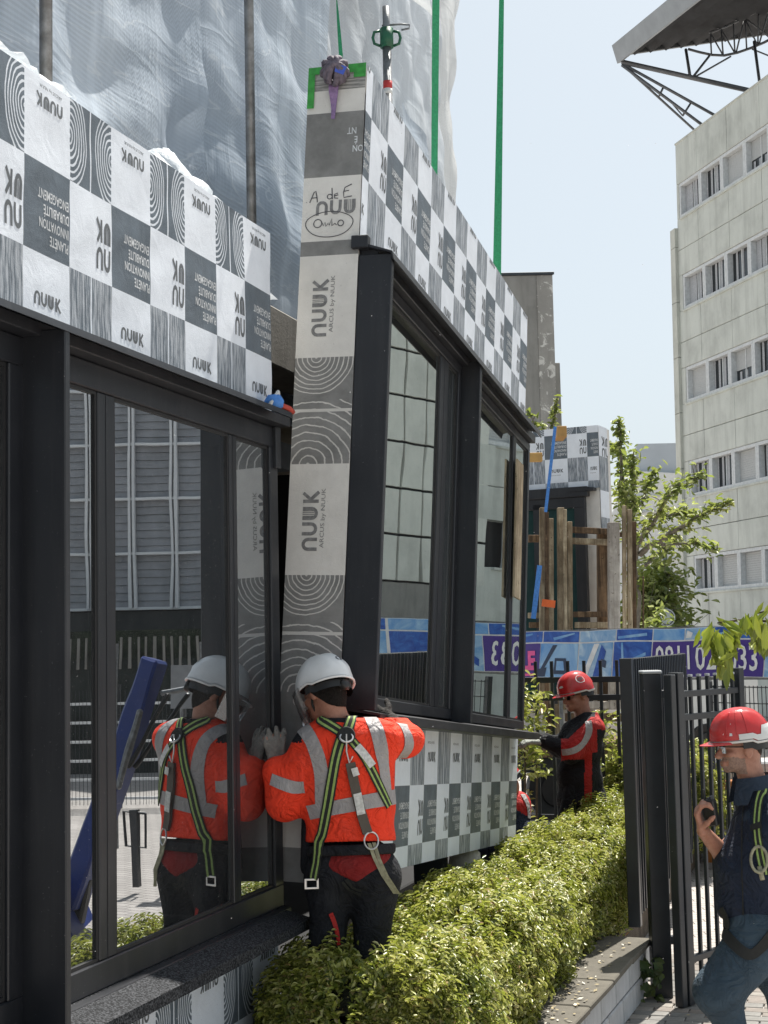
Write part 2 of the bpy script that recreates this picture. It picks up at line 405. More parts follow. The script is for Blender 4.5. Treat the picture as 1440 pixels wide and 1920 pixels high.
MAT['sheet_a'] = sheetm('blue_grey_scaffold_sheet', (.66, .74, .83), (.36, .43, .52), .3)
MAT['sheet_b'] = sheetm('pale_scaffold_sheet', (.72, .77, .82), (.52, .57, .62), .35)
MAT['sheet_c'] = sheetm('white_plastic_sheet', (.80, .82, .82), (.66, .68, .69), .4)
MAT['sheet_d'] = sheetm('grey_net_sheet', (.50, .56, .63), (.38, .44, .51), .25)
MAT['galv'] = simple('galvanised_tube', (.20, .21, .22), .45, .6, .3, 25, .3, dirt=.5, dirtc=(.10, .085, .07))
MAT['steel_dk'] = simple('dark_painted_steel', (.017, .021, .026), .38, 0, .25, 6, .1)
MAT['steel_gap'] = simple('slate_painted_steel', (.030, .036, .044), .42, 0, .2, 6, .1)
MAT['green_web'] = simple('green_webbing', (.03, .29, .13), .75, 0, .25, 90, .6, .002)
MAT['green_tape'] = simple('green_tape', (.04, .30, .05), .5, 0, .3, 30, .3)
MAT['purple'] = simple('violet_webbing', (.26, .17, .33), .75, 0, .25, 60, .5, .002)
MAT['greenpt'] = simple('green_painted_collar', (.01, .10, .05), .4, 0, .2, 20, .2)
MAT['wood'] = simple('weathered_timber', (.50, .42, .30), .85, 0, .3, 9, .5, .006, dirt=.7, dirtc=(.10, .075, .05))
MAT['wood_p'] = simple('pale_grey_timber', (.52, .48, .43), .85, 0, .2, 9, .5, .006, dirt=.3, dirtc=(.16, .13, .10))
MAT['wood_d'] = simple('dark_stained_timber', (.16, .105, .065), .85, 0, .35, 12, .5, .006, dirt=.7, dirtc=(.04, .03, .022))
def woodm(name, c, d):
    k = NT(name); v = k.co('Object'); mp = k.n('ShaderNodeMapping'); k.lk(v, mp.inputs[0]); mp.inputs['Scale'].default_value = (14, 14, 1.1)
    g = k.noise(mp.outputs[0], 1.6, 6, .65, .5); a = k.ramp(g, [(.32, d), (.5, tuple((x+y)/2 for x, y in zip(c, d))), (.62, c)])
    a = k.mix(k.ramp(k.noise(v, 1.6, 6, .7), [(.42, (0, 0, 0)), (.62, (.75,)*3)]), a, tuple(x*.55 for x in d)); a = k.mix(k.ramp(k.noise(v, 26, 3), [(.66, (0, 0, 0)), (.72, (.8,)*3)]), a, (.03, .022, .015))
    k.col(a); k.set(Roughness=.88, Specular_IOR_Level=.2); k.bump(g, .6, .012); return k.mat
MAT['wood'] = woodm('weathered_timber', (.58, .50, .36), (.22, .16, .10)); MAT['wood_p'] = woodm('pale_grey_timber', (.56, .52, .47), (.36, .32, .28)); MAT['wood_d'] = woodm('dark_stained_timber', (.27, .18, .11), (.06, .042, .03))
MAT['white_pt'] = simple('white_paint', (.62, .63, .62), .5, 0, .08, 5, .1)
MAT['blue_web'] = simple('blue_webbing', (.06, .22, .60), .6, 0, .2, 40, .3)
MAT['blue_paint'] = simple('blue_machine_paint', (.008, .028, .17), .3, 0, .15, 6, .05)
MAT['black'] = simple('black_plastic', (.012, .012, .013), .45, 0, .2, 20, .1)
# ------------------------------------------------------------------ printed letters as thin flat shapes
def stroke(pts, w):
    pts = np.array(pts, float); L, R_ = [], []
    for i in range(len(pts)):
        t = pts[min(i+1, len(pts)-1)]-pts[max(i-1, 0)]; t = t/max(1e-9, np.linalg.norm(t)); nn = np.array([-t[1], t[0]])
        L.append(pts[i]+nn*w/2); R_.append(pts[i]-nn*w/2)
    return [[L[i], L[i+1], R_[i+1], R_[i]] for i in range(len(pts)-1)]
def arc(cx, cy, r, a0, a1, n=7): return [(cx+r*cos(a0+(a1-a0)*i/n), cy+r*sin(a0+(a1-a0)*i/n)) for i in range(n+1)]
def g_n(x): r = .30; return stroke([(x+.1, 0), (x+.1, .5)]+arc(x+.1+r, .58, r, pi, 0)+[(x+.1+2*r, .5), (x+.1+2*r, 0)], .21)
def g_u(x): r = .30; return stroke([(x+.1, 1), (x+.1, .5)]+arc(x+.1+r, .42, r, pi, 2*pi)+[(x+.1+2*r, .5), (x+.1+2*r, 1)], .21)
def g_u2(x):
    q = g_u(x); 
    for d in (.23, .34, .45, .56): q += stroke([(x+d, 1), (x+d, .25)], .05)
    return q
def g_k(x): return stroke([(x+.1, 0), (x+.1, 1)], .21)+stroke([(x+.2, .5), (x+.62, 1)], .20)+stroke([(x+.22, .5), (x+.68, 0)], .22)
def logo_row(): return [[(a/3.9-.5, (b-.5)/3.9) for a, b in p] for p in g_n(.0)+g_u(.95)+g_u2(1.9)+g_k(2.95)]      # width 1, centred
def logo_stack(): return [[(a/1.9-.5, (b-1.1)/1.9) for a, b in p] for p in [[(x, y+1.2) for x, y in q] for q in g_n(0)+g_u(.95)]+g_u2(0)+g_k(1.05)]
_tx = {}
def text_polys(body, bold=0.0, align='CENTER'):
    """flat polygons of a line of text, capital height about 0.7, from Blender's built-in font"""
    key = (body, bold, align)
    if key not in _tx:
        cu = bpy.data.curves.new('lettering', 'FONT'); cu.body = body; cu.align_x = align; cu.resolution_u = 2; cu.offset = bold
        o = bpy.data.objects.new('lettering', cu); COL.objects.link(o)
        bpy.context.view_layer.update()
        me = bpy.data.meshes.new_from_object(o.evaluated_get(bpy.context.evaluated_depsgraph_get()))
        _tx[key] = [[tuple(me.vertices[i].co)[:2] for i in p.vertices] for p in me.polygons]
        bpy.data.objects.remove(o); bpy.data.meshes.remove(me); bpy.data.curves.remove(cu)
    return _tx[key]
def place(polys, cx, cy, sx, sy=None, rot=0):
    sy = sx if sy is None else sy; c, s_ = cos(rot), sin(rot)
    return [[(cx+(a*sx)*c-(b*sy)*s_, cy+(a*sx)*s_+(b*sy)*c) for a, b in p] for p in polys]
def lines_block(rot):
    out = []
    for i, t in enumerate(('PLANÈTE', 'INNOVATION', 'DURABILITÉ', 'ENGAGEMENT')):
        out += [[(a-.5, b+.36-i*.26) for a, b in q] for q in place(text_polys(t, .012, 'LEFT'), 0, 0, .165, .25)]
    return out
def rotp(polys, r): return place(polys, 0, 0, 1, 1, r)
L_ROW, L_STACK = logo_row(), logo_stack(); L_TXT = lines_block(0); L_SUB = place(text_polys('ARCUS by NUUK'), 0, 0, .11)
def draw(out, polys, P, lim, m=0, off=.0013, clip=True):
    a0, a1, b0, b1 = lim
    for p in polys:
        if clip:
            xs = [q[0] for q in p]; ys = [q[1] for q in p]
            if max(xs) < a0 or min(xs) > a1 or max(ys) < b0 or min(ys) > b1: continue
            p = [(min(a1, max(a0, x)), min(b1, max(b0, y))) for x, y in p]
        out.add([P(a, b, off) for a, b in p], [tuple(range(len(p)))], m)
def membrane(parent, P, A, B, kind, deco, mats='m_', sub=(3, 3), inks=('ink', 'inkw'), name='printed_membrane', flipuv=False):
    """A, B: lists of cut positions (first/last clipped by caller through lim); one printed square between cuts"""
    (acuts, a0, a1), (bcuts, b0, b1) = A, B
    mb = MB(); mb.smooth = True; pr = MB(); kinds = ('white', 'dark', 'wood', 'ring')
    for i in range(len(acuts)-1):
        for j in range(len(bcuts)-1):
            x0, x1, y0, y1 = acuts[i], acuts[i+1], bcuts[j], bcuts[j+1]
            cx0, cx1, cy0, cy1 = max(x0, a0), min(x1, a1), max(y0, b0), min(y1, b1)
            if cx1-cx0 < 1e-4 or cy1-cy0 < 1e-4: continue
            kd = kind(i, j); nx, ny = sub
            g = [[P(cx0+(cx1-cx0)*p/nx, cy0+(cy1-cy0)*q/ny, 0) for p in range(nx+1)] for q in range(ny+1)]
            base = len(mb.v); mb.v += [tuple(v) for r in g for v in r]
            for q in range(ny):
                for p in range(nx):
                    uvs = []
                    ids = []
                    for (dp, dq) in ((0, 0), (1, 0), (1, 1), (0, 1)):
                        ids.append(base+(q+dq)*(nx+1)+p+dp)
                        X = cx0+(cx1-cx0)*(p+dp)/nx; Y = cy0+(cy1-cy0)*(q+dq)/ny
                        uvs.append(((X-x0)/(x1-x0), (Y-y0)/(y1-y0)))
                    mb.uv[len(mb.f)] = uvs; mb.f.append(tuple(ids)); mb.m.append(kd)
            for (polys, u, v, w, h, mi) in deco(i, j, kd):
                sx, sy = (x1-x0), (y1-y0)
                pl = [[(x0+sx*u+a*w*sx, y0+sy*v+b*h*sy) for a, b in p] for p in polys]
                draw(pr, pl, P, (cx0, cx1, cy0, cy1), mi)
    o = part(name, mb, [MAT[mats+q] for q in kinds], parent)
    if pr.f:
        q = part('lettering', pr, [MAT[inks[0]], MAT[inks[1]]], o)
    return o
R180 = pi
def deco_facade(i, j, kd, rows):
    r = rows[j]
    if kd == 1: return [(rotp(L_TXT, R180), .66, .46, .62, .62, 1)]
    if kd != 0: return []
    if r == 'top': return [(rotp(L_ROW, R180), .52, .70, .60, .60, 0), (rotp(L_SUB, R180), .56, .88, .60, .5, 0)]
    if r == 'mid': return [(rotp(L_STACK, R180), .78, .44, .36, .52, 0)]
    return [(L_ROW, .53, .50, .60, .60, 0), (L_SUB, .45, .30, .60, .5, 0)]
# ------------------------------------------------------------------ the cladding units with their long dark windows
def wrink(a, b, seed, amp):
    q = np.array([a*1.0, b*1.0, seed*3.7])
    return amp*(.55*sn(q, 4.0, 1)+.35*sn(q, 11.0, 2)+.18*sn(q*np.array([1, 2.5, 1]), 21.0, 3))
def panel_fn(fr, seed, amp, s_ax=True):
    return lambda a, b, off: fr(a, off+.004+wrink(a, b, seed, amp), b)
def frame_rect(mb, fr, s0, s1, z0, z1, w, o0, o1, m=0, bev=.004):
    mb.box(fr, s0, s1, o0, o1, z1-w, z1, m, bev); mb.box(fr, s0, s1, o0, o1, z0, z0+w, m, bev)
    mb.box(fr, s0, s0+w, o0, o1, z0+w-.001, z1-w+.001, m, bev); mb.box(fr, s1-w, s1, o0, o1, z0+w-.001, z1-w+.001, m, bev)
def window(parent, fr, s0, s1, z0, z1, mulls, oG, gm, w=.07):
    """one glazed bay: outer frame, mullions, gaskets, one pane per light"""
    mb = MB(); frame_rect(mb, fr, s0, s1, z0, z1, w, oG-.03, oG+.020)
    f = part('window_frame', mb, MAT['alu'], parent)
    edges = [s0+w]
    for (a, b) in mulls:
        q = MB(); q.box(fr, a, b, oG-.03, oG+.014, z0+w+.001, z1-w-.001, 0, .004); q.box(fr, a+(b-a)*.45, a+(b-a)*.5, oG+.0145, oG+.0155, z0+w+.002, z1-w-.002)
        part('mullion', q, MAT['alu'], f); edges += [a, b]
    edges.append(s1-w)
    for k in range(0, len(edges), 2):
        a, b = edges[k], edges[k+1]
        g_ = MB(); frame_rect(g_, fr, a+.001, b-.001, z0+w+.001, z1-w-.001, .012, oG-.01, oG+.008, 0, 0); part('gasket', g_, MAT['alu_dk'], f)
        p_ = MB(); p_.add([fr(a+.010, oG, z0+w+.010), fr(b-.010, oG, z0+w+.010), fr(b-.010, oG, z1-w-.010), fr(a+.010, oG, z1-w-.010)], [(0, 1, 2, 3)])
        part('glass_pane', p_, gm, f)
    return f
# === unit already fixed to the building (near, left)
OG = .012
unit = thing('facade_unit', 'installed facade unit at left, checker-printed membrane over long dark-framed windows', 'facade unit', UF(5.2, 0, 0), 'prefabricated facade units')
tw = .311
ac = [6.414-tw*k for k in range(15, -1, -1)]; bc = [3.27-.09, 3.27-.09+.311, 3.27-.09+.622, 4.113]
bc = [3.181, 3.492, 3.803, 4.114]
kf = lambda i, j: ([2, 0], [0, 1], [3, 0])[j][(i+1) % 2] if j != 1 else [0, 1][(i+1) % 2]
rows = ('bot', 'mid', 'top')
Pu = panel_fn(UF, 1, .0060)
membrane(unit, Pu, (ac, ac[0], 6.414), (bc, 3.255, 4.10), kf, lambda i, j, kd: deco_facade(i, j, kd, rows), sub=(9, 9))
# box body behind the membrane (top parapet box of the unit, tape-wrapped end)
mb = MB(); mb.box(UF, 1.75, 6.410, -.28, -.012, 3.10, 4.095, 0, .004); mb.box(UF, 1.75, 6.41, -.28, -.012, -.2, .93, 0, .004)
part('insulated_box', mb, MAT['t_white'], unit)
mb = MB(); mb.poly_prism(Fr(UF.o, UF.y, UF.x, UF.z), [(-.02, 3.268), (.185, 3.205), (.190, 3.180), (.184, 3.180), (.178, 3.196), (-.02, 3.256)], 1.75, 6.20)
part('canopy_flashing', mb, MAT['alu'], unit)
mb = MB(); mb.box(UF, 1.75, 6.405, -.01, .10, 3.172, 3.215, 0, .003); mb.box(UF, 6.35, 6.409, -.01, .05, 2.98, 3.171, 0, .003)
part('head_profile', mb, MAT['alu'], unit)
window(unit, UF, 4.245, 6.41, .998, 3.171, [(4.70, 4.825), (5.865, 5.94)], OG, MAT['glass'], .095)
window(unit, UF, 2.0, 4.205, .998, 3.171, [(2.9, 3.0), (3.86, 3.95)], OG, MAT['glass'], .095)
mb = MB(); mb.box(UF, 4.19, 4.222, -.01, .186, .94, 3.19, 0, .004); part('projecting_fin', mb, MAT['alu'], unit)
mb = MB(); fsp = Fr(UF.o, UF.y, UF.x, UF.z)
mb.poly_prism(fsp, [(-.02, 1.0), (.06, .996), (.195, .962), (.195, .918), (.185, .918), (.185, .948), (-.02, .955)], 1.75, 6.33)
part('window_sill', mb, MAT['sill'], unit)
mb = MB(); mb.box(UF, 1.9, 6.39, .0, .075, .955, .997, 0, .003); part('sill_profile', mb, MAT['alu'], unit)
bl = [.93-.311*k for k in range(5, -1, -1)]; bl = [b-.02 for b in bl]
kl = lambda i, j: [[2, 0], [0, 1]][j % 2][(i+j*0+1) % 2] if j != 4 else [3, 0][(i+1) % 2]
PL = panel_fn(UF, 4, .002)
membrane(unit, PL, (ac, ac[0], 6.405), (bl+[1.3], -.1, .945), lambda i, j: ([3, 0] if j in (4, 5) else [0, 1] if j == 3 else [2, 0])[(i+1) % 2],
         lambda i, j, kd: deco_facade(i, j, kd, ('bot', 'mid', 'bot', 'mid', 'top', 'x')) if j < 5 else [], sub=(2, 2), name='printed_membrane')
mb = MB(); mb.box(UF, 1.75, 6.39, -1.6, -1.55, .94, 3.2, 0); mb.box(UF, 1.75, 6.39, -1.6, -.28, .9, .94, 0); mb.box(UF, 1.75, 6.39, -1.6, -.28, 3.2, 3.24, 0)
mb.box(UF, 6.35, 6.385, -1.6, -.02, .95, 3.2, 0)
part('inner_lining', mb, MAT['room'], unit)  # near-black boards paint in the unlit room behind the glass
mb = MB()
for sy in (3.2,): mb.box(UF, 2.2, 2.24, -1.0, -.5, 1, 3.1)
# === the unit being lifted in, tilted, hanging from green slings
uu = ray(1526, 1440); uu = norm(uu); v0 = norm(UPZ-uu*uu[2]); w0 = np.cross(uu, v0); a_ = radians(2.1)
vv = cos(a_)*v0+sin(a_)*w0; ww = np.cross(uu, vv); KS = 1.035
MC = EYE+ray(687, 121)*7.245
MF = Fr(MC, uu*KS, ww*KS, vv*KS)      # (along, outward, up) measured from its near top corner, built 5 % larger
hang = thing('facade_unit', 'facade unit hanging tilted from green slings beside the worker in orange', 'facade unit', MF(2, -.1, -3.75), 'prefabricated facade units')
ML = 4.13; HB = -3.745
ach = [.101-.2905+.2905*k for k in range(0, 16)]; bch = [-.227-.316*k for k in range(4, -2, -1)]
kh = lambda i, j: {4: [2, 0], 3: [0, 1], 2: [2, 0], 1: [0, 1], 0: [2, 0]}[j][(i) % 2]
def kh(i, j):
    odd = i % 2
    if j == 4: return [0, 2][odd]      # top row: white at the corner
    if j == 3: return [1, 0][odd]
    if j == 2: return [0, 2][odd]
    return [1, 0][odd]
def dh(i, j, kd):
    return deco_facade(i, j, kd, ('mid', 'mid', 'bot', 'mid', 'top'))
PH = lambda a, b, off: MF(a, off+.004+wrink(a, b, 9, .0026), b)
membrane(hang, PH, (ach, 0.0, ML), (bch, -.90, 0.0), kh, dh, sub=(6, 6))
# lower printed panel under the sill
bcl = [-3.362-.316*k for k in range(1, -2, -1)]; bcl = [-3.994, -3.678, -3.362, -3.046]
bcl = [HB-.11, -3.64, -3.34, -2.99]
acl = [.06-.2905+.2905*k for k in range(0, 16)]
def kl2(i, j):
    odd = i % 2
    return ([0, 2] if j == 2 else [1, 0] if j == 1 else [0, 2])[odd]
PHl = lambda a, b, off: MF(a, off+.004+wrink(a, b, 12, .0016), b)
membrane(hang, PHl, (acl, 0.0, ML), (bcl, HB, -2.98), kl2, lambda i, j, kd: [] if j == 0 else deco_facade(i, j, kd, ('x', 'mid', 'bot')) if j == 1 or kd != 0 else [(rotp(L_ROW, 0), .53, .42, .60, .60, 0), (L_SUB, .45, .62, .6, .5, 0)], sub=(6, 6))
# body boxes: parapet, base, near and far end posts
mb = MB(); mb.box(MF, .006, ML-.006, -.275, -.004, -.95, -.004, 0, .004); part('parapet_box', mb, MAT['t_white'], hang)
mb = MB(); mb.box(MF, .006, ML-.006, -.275, -.004, HB+.004, -2.99, 0, .004); part('base_box', mb, MAT['t_white'], hang)
for sp0, sp1 in ((.006, .10), (ML-.10, ML-.006)): mb = MB(); mb.box(MF, sp0, sp1, -.272, -.008, -3.0, -.94, 0, .003); part('end_post', mb, MAT['t_white'], hang)
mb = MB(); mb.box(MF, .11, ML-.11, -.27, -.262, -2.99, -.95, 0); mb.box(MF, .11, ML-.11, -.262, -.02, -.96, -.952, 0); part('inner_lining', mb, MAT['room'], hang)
# near end face wrapped in printed tape: a = across (0 front .. .28 back), b = up
EF = Fr(MC, -ww*KS, -uu*KS, vv*KS)
PE = lambda a, b, off: EF(a, off+.004+wrink(a, b, 20, .0010), b)
A1 = .282
te = MB()
ecut = [-.855-.065-1.01*k for k in range(4)]
bE = [-4.3, -3.56, -3.27, -2.92, -2.41, -1.90, -1.41, -.92]
kE = [1, 0, 3, 3, 0, 3, 0]
bE = [HB, -3.60, -3.22, -2.93, -2.41, -1.905, -1.41, -.925, -.855, -.543, -.227, -.115, 0.0]
kE = [1, 0, 1, 3, 0, 3, 0, 1, 0, 1, 0, 2]
# mirror the across direction so print reads left-to-right for someone facing the end (left = back)
PE2 = lambda a, b, off: EF(A1-a, off+.004+wrink(a, b, 20, .0010), b)
def dE(i, j, kd):
    h = bE[j+1]-bE[j]
    if kd == 0 and j in (4, 6):
        return [(rotp(L_ROW, pi/2), .38, .50, 1.02, 1.02*A1/h, 0), (rotp(place(text_polys('ARCUS by NUUK', 0, 'LEFT'), 0, 0, .16), pi/2), .62, .24, .62, .8*A1/h, 0)]
    if j == 8:   # white square with half a logo on the end, the rest round the corner
        r = []; return [(place(g_n(0)+g_u(.95)+g_u2(1.9), 0, 0, .27, .27), .24, .40, .93, .93*A1/h, 0)]
    if j == 9:
        r = []
        for q, t in enumerate(('NT', 'É', 'ION')): r.append((rotp(place(text_polys(t, .012, 'RIGHT'), 0, 0, .12, .16), pi), (.80, .93, .90)[q]-.08, .74-.14*q, 1.0, 1.0*A1/h, 1))
        return r
    return []
membrane(hang, PE2, ([0, A1], 0, A1), (bE, HB, 0.0), lambda i, j: kE[j], dE, mats='t_', sub=(10, 10), inks=('ink_t', 'inkw'), name='wrapped_end')
# black marker handwriting on the end face
mk = MB()
def mark(pts, w=.0045):
    draw(mk, stroke(pts, w), PE2, (0, A1, HB, 0), 0, .0020, False)
def mk_letters(x, y, s_, segs):
    for seg in segs: mark([(x+a*s_, y+b*s_) for a, b in seg])
mk_letters(.035, -.665, .055, [[(0, 0), (.35, .9), (.5, 1), (.62, .5), (.68, 0)], [(.1, .4), (.68, .42)], [(.9, .0), (.95, .02)], [(-.3, .05), (-.26, .07)]])
mk_letters(.118, -.655, .055, [arc(.25, .25, .22, .3, 2*pi)+[(.45, .3), (.42, 1), (.5, 0)], [(.62, .28), (.98, .34), (.92, .52), (.68, .42), (.66, .1), (1.0, .06)]])
mk_letters(.195, -.65, .06, [[(.7, 1.05), (.15, .8), (.05, .4), (.1, 0), (.75, .08)], [(.1, .5), (.5, .55)]])
mark([(.135+.115*cos(t)*(1+.04*sin(3*t)), -.775+.062*sin(t)) for t in np.linspace(.3, 6.7, 36)], .004)
mk_letters(.055, -.785, .04, [arc(.6, .4, .5, 0, 2*pi, 12), [(1.1, .5), (1.3, .1), (1.5, .5), (1.6, 0), (1.9, .4), (2.0, .1), (2.3, .9), (2.35, 0), (2.7, .3), (2.9, .1)], arc(3.4, .3, .35, 0, 2*pi, 12)])
mark([(.085+.05*cos(t), -3.40+.07*sin(t)) for t in np.linspace(0, 6, 20)], .004); mark([(.2+.05*cos(t), -3.42+.05*sin(t)) for t in np.linspace(0, 6, 20)], .004); mark([(.04, -3.3), (.1, -3.28), (.12, -3.33)], .004); mark([(.135, -3.42), (.15, -3.40)], .004)
part('handwriting', mk, MAT['marker'], hang)
# green tape round the top
mb = MB()
gt = lambda a0, a1, b0, b1: mb.add([PE2(a0, b0, .007), PE2(a1, b0, .006), PE2(a1, b1, .007), PE2(a0, b1, .006)], [(0, 1, 2, 3)])
gt(0.0, .10, -.032, .004); gt(.0, .034, -.20, -.03)
part('green_adhesive_tape', mb, MAT['green_tape'], hang)
mb = MB(); gt(.17, A1+.002, -.036, .006); gt(.225, A1+.002, -.062, -.034)
part('green_adhesive_tape', mb, MAT['green_tape'], hang)
# surround: canopy, fins, windows, sill
mb = MB(); mfy = Fr(MF.o, MF.y, MF.x, MF.z)
mb.poly_prism(mfy, [(-.01, -.868), (.165, -.925), (.175, -.965), (.169, -.965), (.160, -.933), (-.01, -.882)], -.02, 3.86)
part('canopy_flashing', mb, MAT['alu'], hang)
mb = MB(); mb.box(MF, .02, 4.09, 0, .09, -.955, -.90, 0, .003); mb.box(MF, -.03, .02, -.03, .05, -.905, -.845, 0, .003); part('head_profile', mb, MAT['alu'], hang)
window(hang, MF, .045, 1.905, -2.985, -.957, [(1.44, 1.62)], .03, MAT['glass2'], .055)
window(hang, MF, 1.965, 4.10, -2.985, -.957, [(3.52, 3.62)], .03, MAT['glass2'], .055)
mb = MB(); mb.box(MF, .001, .040, 0, .160, -3.0, -.93, 0, .003); part('projecting_fin', mb, MAT['alu'], hang)
mb = MB(); mb.box(MF, 1.910, 1.960, 0, .160, -3.0, -.93, 0, .003); part('projecting_fin', mb, MAT['alu'], hang)
mb = MB(); mb.poly_prism(mfy, [(-.01, -2.986), (.185, -3.012), (.185, -3.052), (.178, -3.052), (.178, -3.022), (-.01, -3.0)], .0, 3.98)
mb.box(MF, .03, 3.96, 0, .168, -3.055, -3.023, 0, .002)
part('window_sill', mb, MAT['alu'], hang)
mb = MB(); mb.box(MF, 3.52, 3.74, .06, .075, -2.12, -1.18, 0, .002); part('protective_board', mb, MAT['wood'], hang)
# === slings and knot
def strap(name, label, top, bot, w0_, w1_, twist, group=None, n=26):
    mb = MB(); L, R_ = [], []
    for i in range(n+1):
        t = i/n; P = np.array(top)*(1-t)+np.array(bot)*t; ang = twist[0]+(twist[1]-twist[0])*t
        w = w0_+(w1_-w0_)*t; d = np.array([cos(ang), sin(ang), 0])*w/2
        L.append(P+d); R_.append(P-d)
    e = np.array([0, -.003, 0])
    mb.strip(L, R_); mb.strip([p+e for p in L], [p+e for p in R_]); mb.strip(L, [p+e for p in L]); mb.strip(R_, [p+e for p in R_])
    o = solo(name, mb, MAT['green_web'], bot, label, 'sling', group); return o
k0 = MF(.05, -.14, .02)
strap('lifting_sling', 'thin twisted green sling knotted on the near end of the hanging unit', atY(619, -160, k0[1]+.1), k0+np.array([0, 0, .05]), .030, .020, (.2, 2.9), 'green lifting slings')
p2 = MF(1.80, -.12, -.01); strap('lifting_sling', 'middle green sling rising in front of the white plastic sheet', atY(819, -200, p2[1]+.1), p2, .050, .050, (.3, .7), 'green lifting slings')
p3 = MF(3.52, -.10, -.01); strap('lifting_sling', 'green sling farthest right, rising alone against the sky', atY(944, -220, p3[1]+.1), p3, .026, .062, (.1, .12), 'green lifting slings')
mb = MB(); mb.smooth = True
kc = EF(A1-.145, .05, -.045)
for k in range(6):
    a = k*pi/6; ax = np.array([cos(a), .25, sin(a)*.8]); pts = []
    for t in np.linspace(0, 2*pi, 17):
        e1 = norm(np.cross(ax, (0, 1, .2))); e2 = norm(np.cross(ax, e1)); pts.append(kc+(e1*cos(t)*.060+e2*sin(t)*.050)*(1+.12*sin(3*t+k)))
    mb.tube(pts  , .0145, 6)
tl = MB(); L = [EF(A1-.108-.003*i, .02+.01*sin(i), -.085-.026*i) for i in range(8)]; R_ = [EF(A1-.158+.002*i, .018, -.085-.026*i) for i in range(8)]
tl.strip(L, R_); tl.strip([p-uu*.004 for p in L], [p-uu*.004 for p in R_])
kn = thing('round_sling', 'grey violet sling knotted through the lifting point at the top near corner', 'sling', kc)
part('knot', mb, simple('grey_violet_webbing', (.13, .11, .14), .8, 0, .4, 50, .5, .002), kn); part('hanging_tail', tl, MAT['purple'], kn)
mb = MB(); mb.add([EF(A1-.165, .10, -.03), EF(A1-.215, .085, -.045), EF(A1-.20, .09, -.085), EF(A1-.16, .10, -.07)], [(0, 1, 2, 3)]); part('label_tag', mb, simple('blue_label', (.05, .10, .5), .4, bump=0), kn)
# ------------------------------------------------------------------ ground
def pavem():
    k = NT('paving_ground'); v = k.co('Object')
    br = k.n('ShaderNodeTexBrick'); br.inputs['Scale'].default_value = 1.0; br.inputs['Brick Width'].default_value = .2; br.inputs['Row Height'].default_value = .1
    br.inputs['Mortar Size'].default_value = .006; br.inputs['Mortar Smooth'].default_value = .3
    br.inputs['Color1'].default_value = (.40, .365, .34, 1); br.inputs['Color2'].default_value = (.48, .44, .41, 1); br.inputs['Mortar'].default_value = (.12, .11, .10, 1)
    k.lk(v, br.inputs[0]); n_ = k.noise(v, .8, 6, .65)
    c = k.mix(k.ramp(n_, [(.35, (0, 0, 0)), (.75, (.5, .5, .5))]), br.outputs[0], (.20, .185, .17))
    k.col(c); k.set(Roughness=.85); k.bump(k.m('ADD', k.m('MULTIPLY', br.outputs['Fac'], -1.), k.m('MULTIPLY', k.noise(v, 60, 3), .3)), .5, .006); return k.mat
MAT['paving'] = pavem()
MAT['soil'] = simple('dry_soil', (.12, .095, .07), .95, 0, .4, 14, .9, .02)
MAT['asphalt'] = simple('asphalt', (.10, .10, .10), .9, 0, .3, 8, .5, .006)
mb = MB(); mb.add([(-300, -60, 0), (300, -60, 0), (300, 900, 0), (-300, 900, 0)], [(0, 1, 2, 3)])
solo('ground', mb, MAT['paving'], (0, 0, 0), kind='structure')
# paving blocks laid one by one where they can be told apart
pav = thing('pavement', None, None, FF(7.2, 2.6, 0)); tag(pav, 'grey brown block pavement running past the low planter wall', kind='structure')
PM = [simple('paving_block_%s' % q, c, .82, 0, .22, 16, .7, .004, dirt=.4, dirtc=(.12, .11, .09)) for q, c in (('brown', (.20, .175, .155)), ('grey', (.18, .175, .165)), ('pale', (.25, .23, .205)))]
blk = MB(); blk.box(WF, -.098, .098, -.048, .048, -.03, .012, 0, .004)
bms = [mesh_of('brick', blk, q) for q in PM]
cnt = 0
for j in range(0, 34):
    for i in range(-1, 12):
        s_ = 7.15+.102*j; o_ = 1.42+.204*i+(.102 if j % 2 else 0)
        P = FF(s_, o_, 0); x, y = P[0], P[1]
        px = 720+FOC*x/y
        if px < 1040 or px > 1475 or cnt >= 298: continue
        b = bpy.data.objects.new('paving_block', bms[rng.choice((0, 0, 1, 1, 2))]); put(b, pav)
        b.location = (P[0]-pav.location[0], P[1]-pav.location[1], rng.uniform(0, .004)); b.rotation_euler = (rng.uniform(-.012, .012), rng.uniform(-.012, .012), -AZ+rng.uniform(-.01, .01)); cnt += 1
# ------------------------------------------------------------------ planter: soil, block wall with coping
WFm = Fr(FF(9.4, 1.235, 0), norm(FU*2.215+FN*.085), norm(FN*2.215-FU*.085), UPZ)   # front line of the planter wall
mb = MB(); mb.box(FF, 3.2, 24, -.3, .97, -.02, .235, 0, .0); solo('planter_soil', mb, MAT['soil'], FF(8, .5, 0), kind='structure')
pw = thing('planter_wall', 'low wall of pale blocks under dirty coping slabs, holding the hedge bed', 'wall', FF(7.5, 1.3, 0))
q = MB(); q.box(WF, -.192, .192, -.06, .06, 0, .140, 0, .008); bm_ = mesh_of('block', q, MAT['block'])
q = MB(); q.box(WF, -.295, .295, -.15, .16, 0, .035, 0, .006); cm_ = mesh_of('slab', q, MAT['cope'])
for r in range(2):
    for i in range(17):
        P = WFm(-.2-.4*i+(.2 if r else 0), -.06, .0+.15*r+.005)
        b = bpy.data.objects.new('block', bm_); put(b, pw); b.location = tuple(P-np.array(pw.location)); b.rotation_euler = (0, 0, pi/2-AZ-.038)
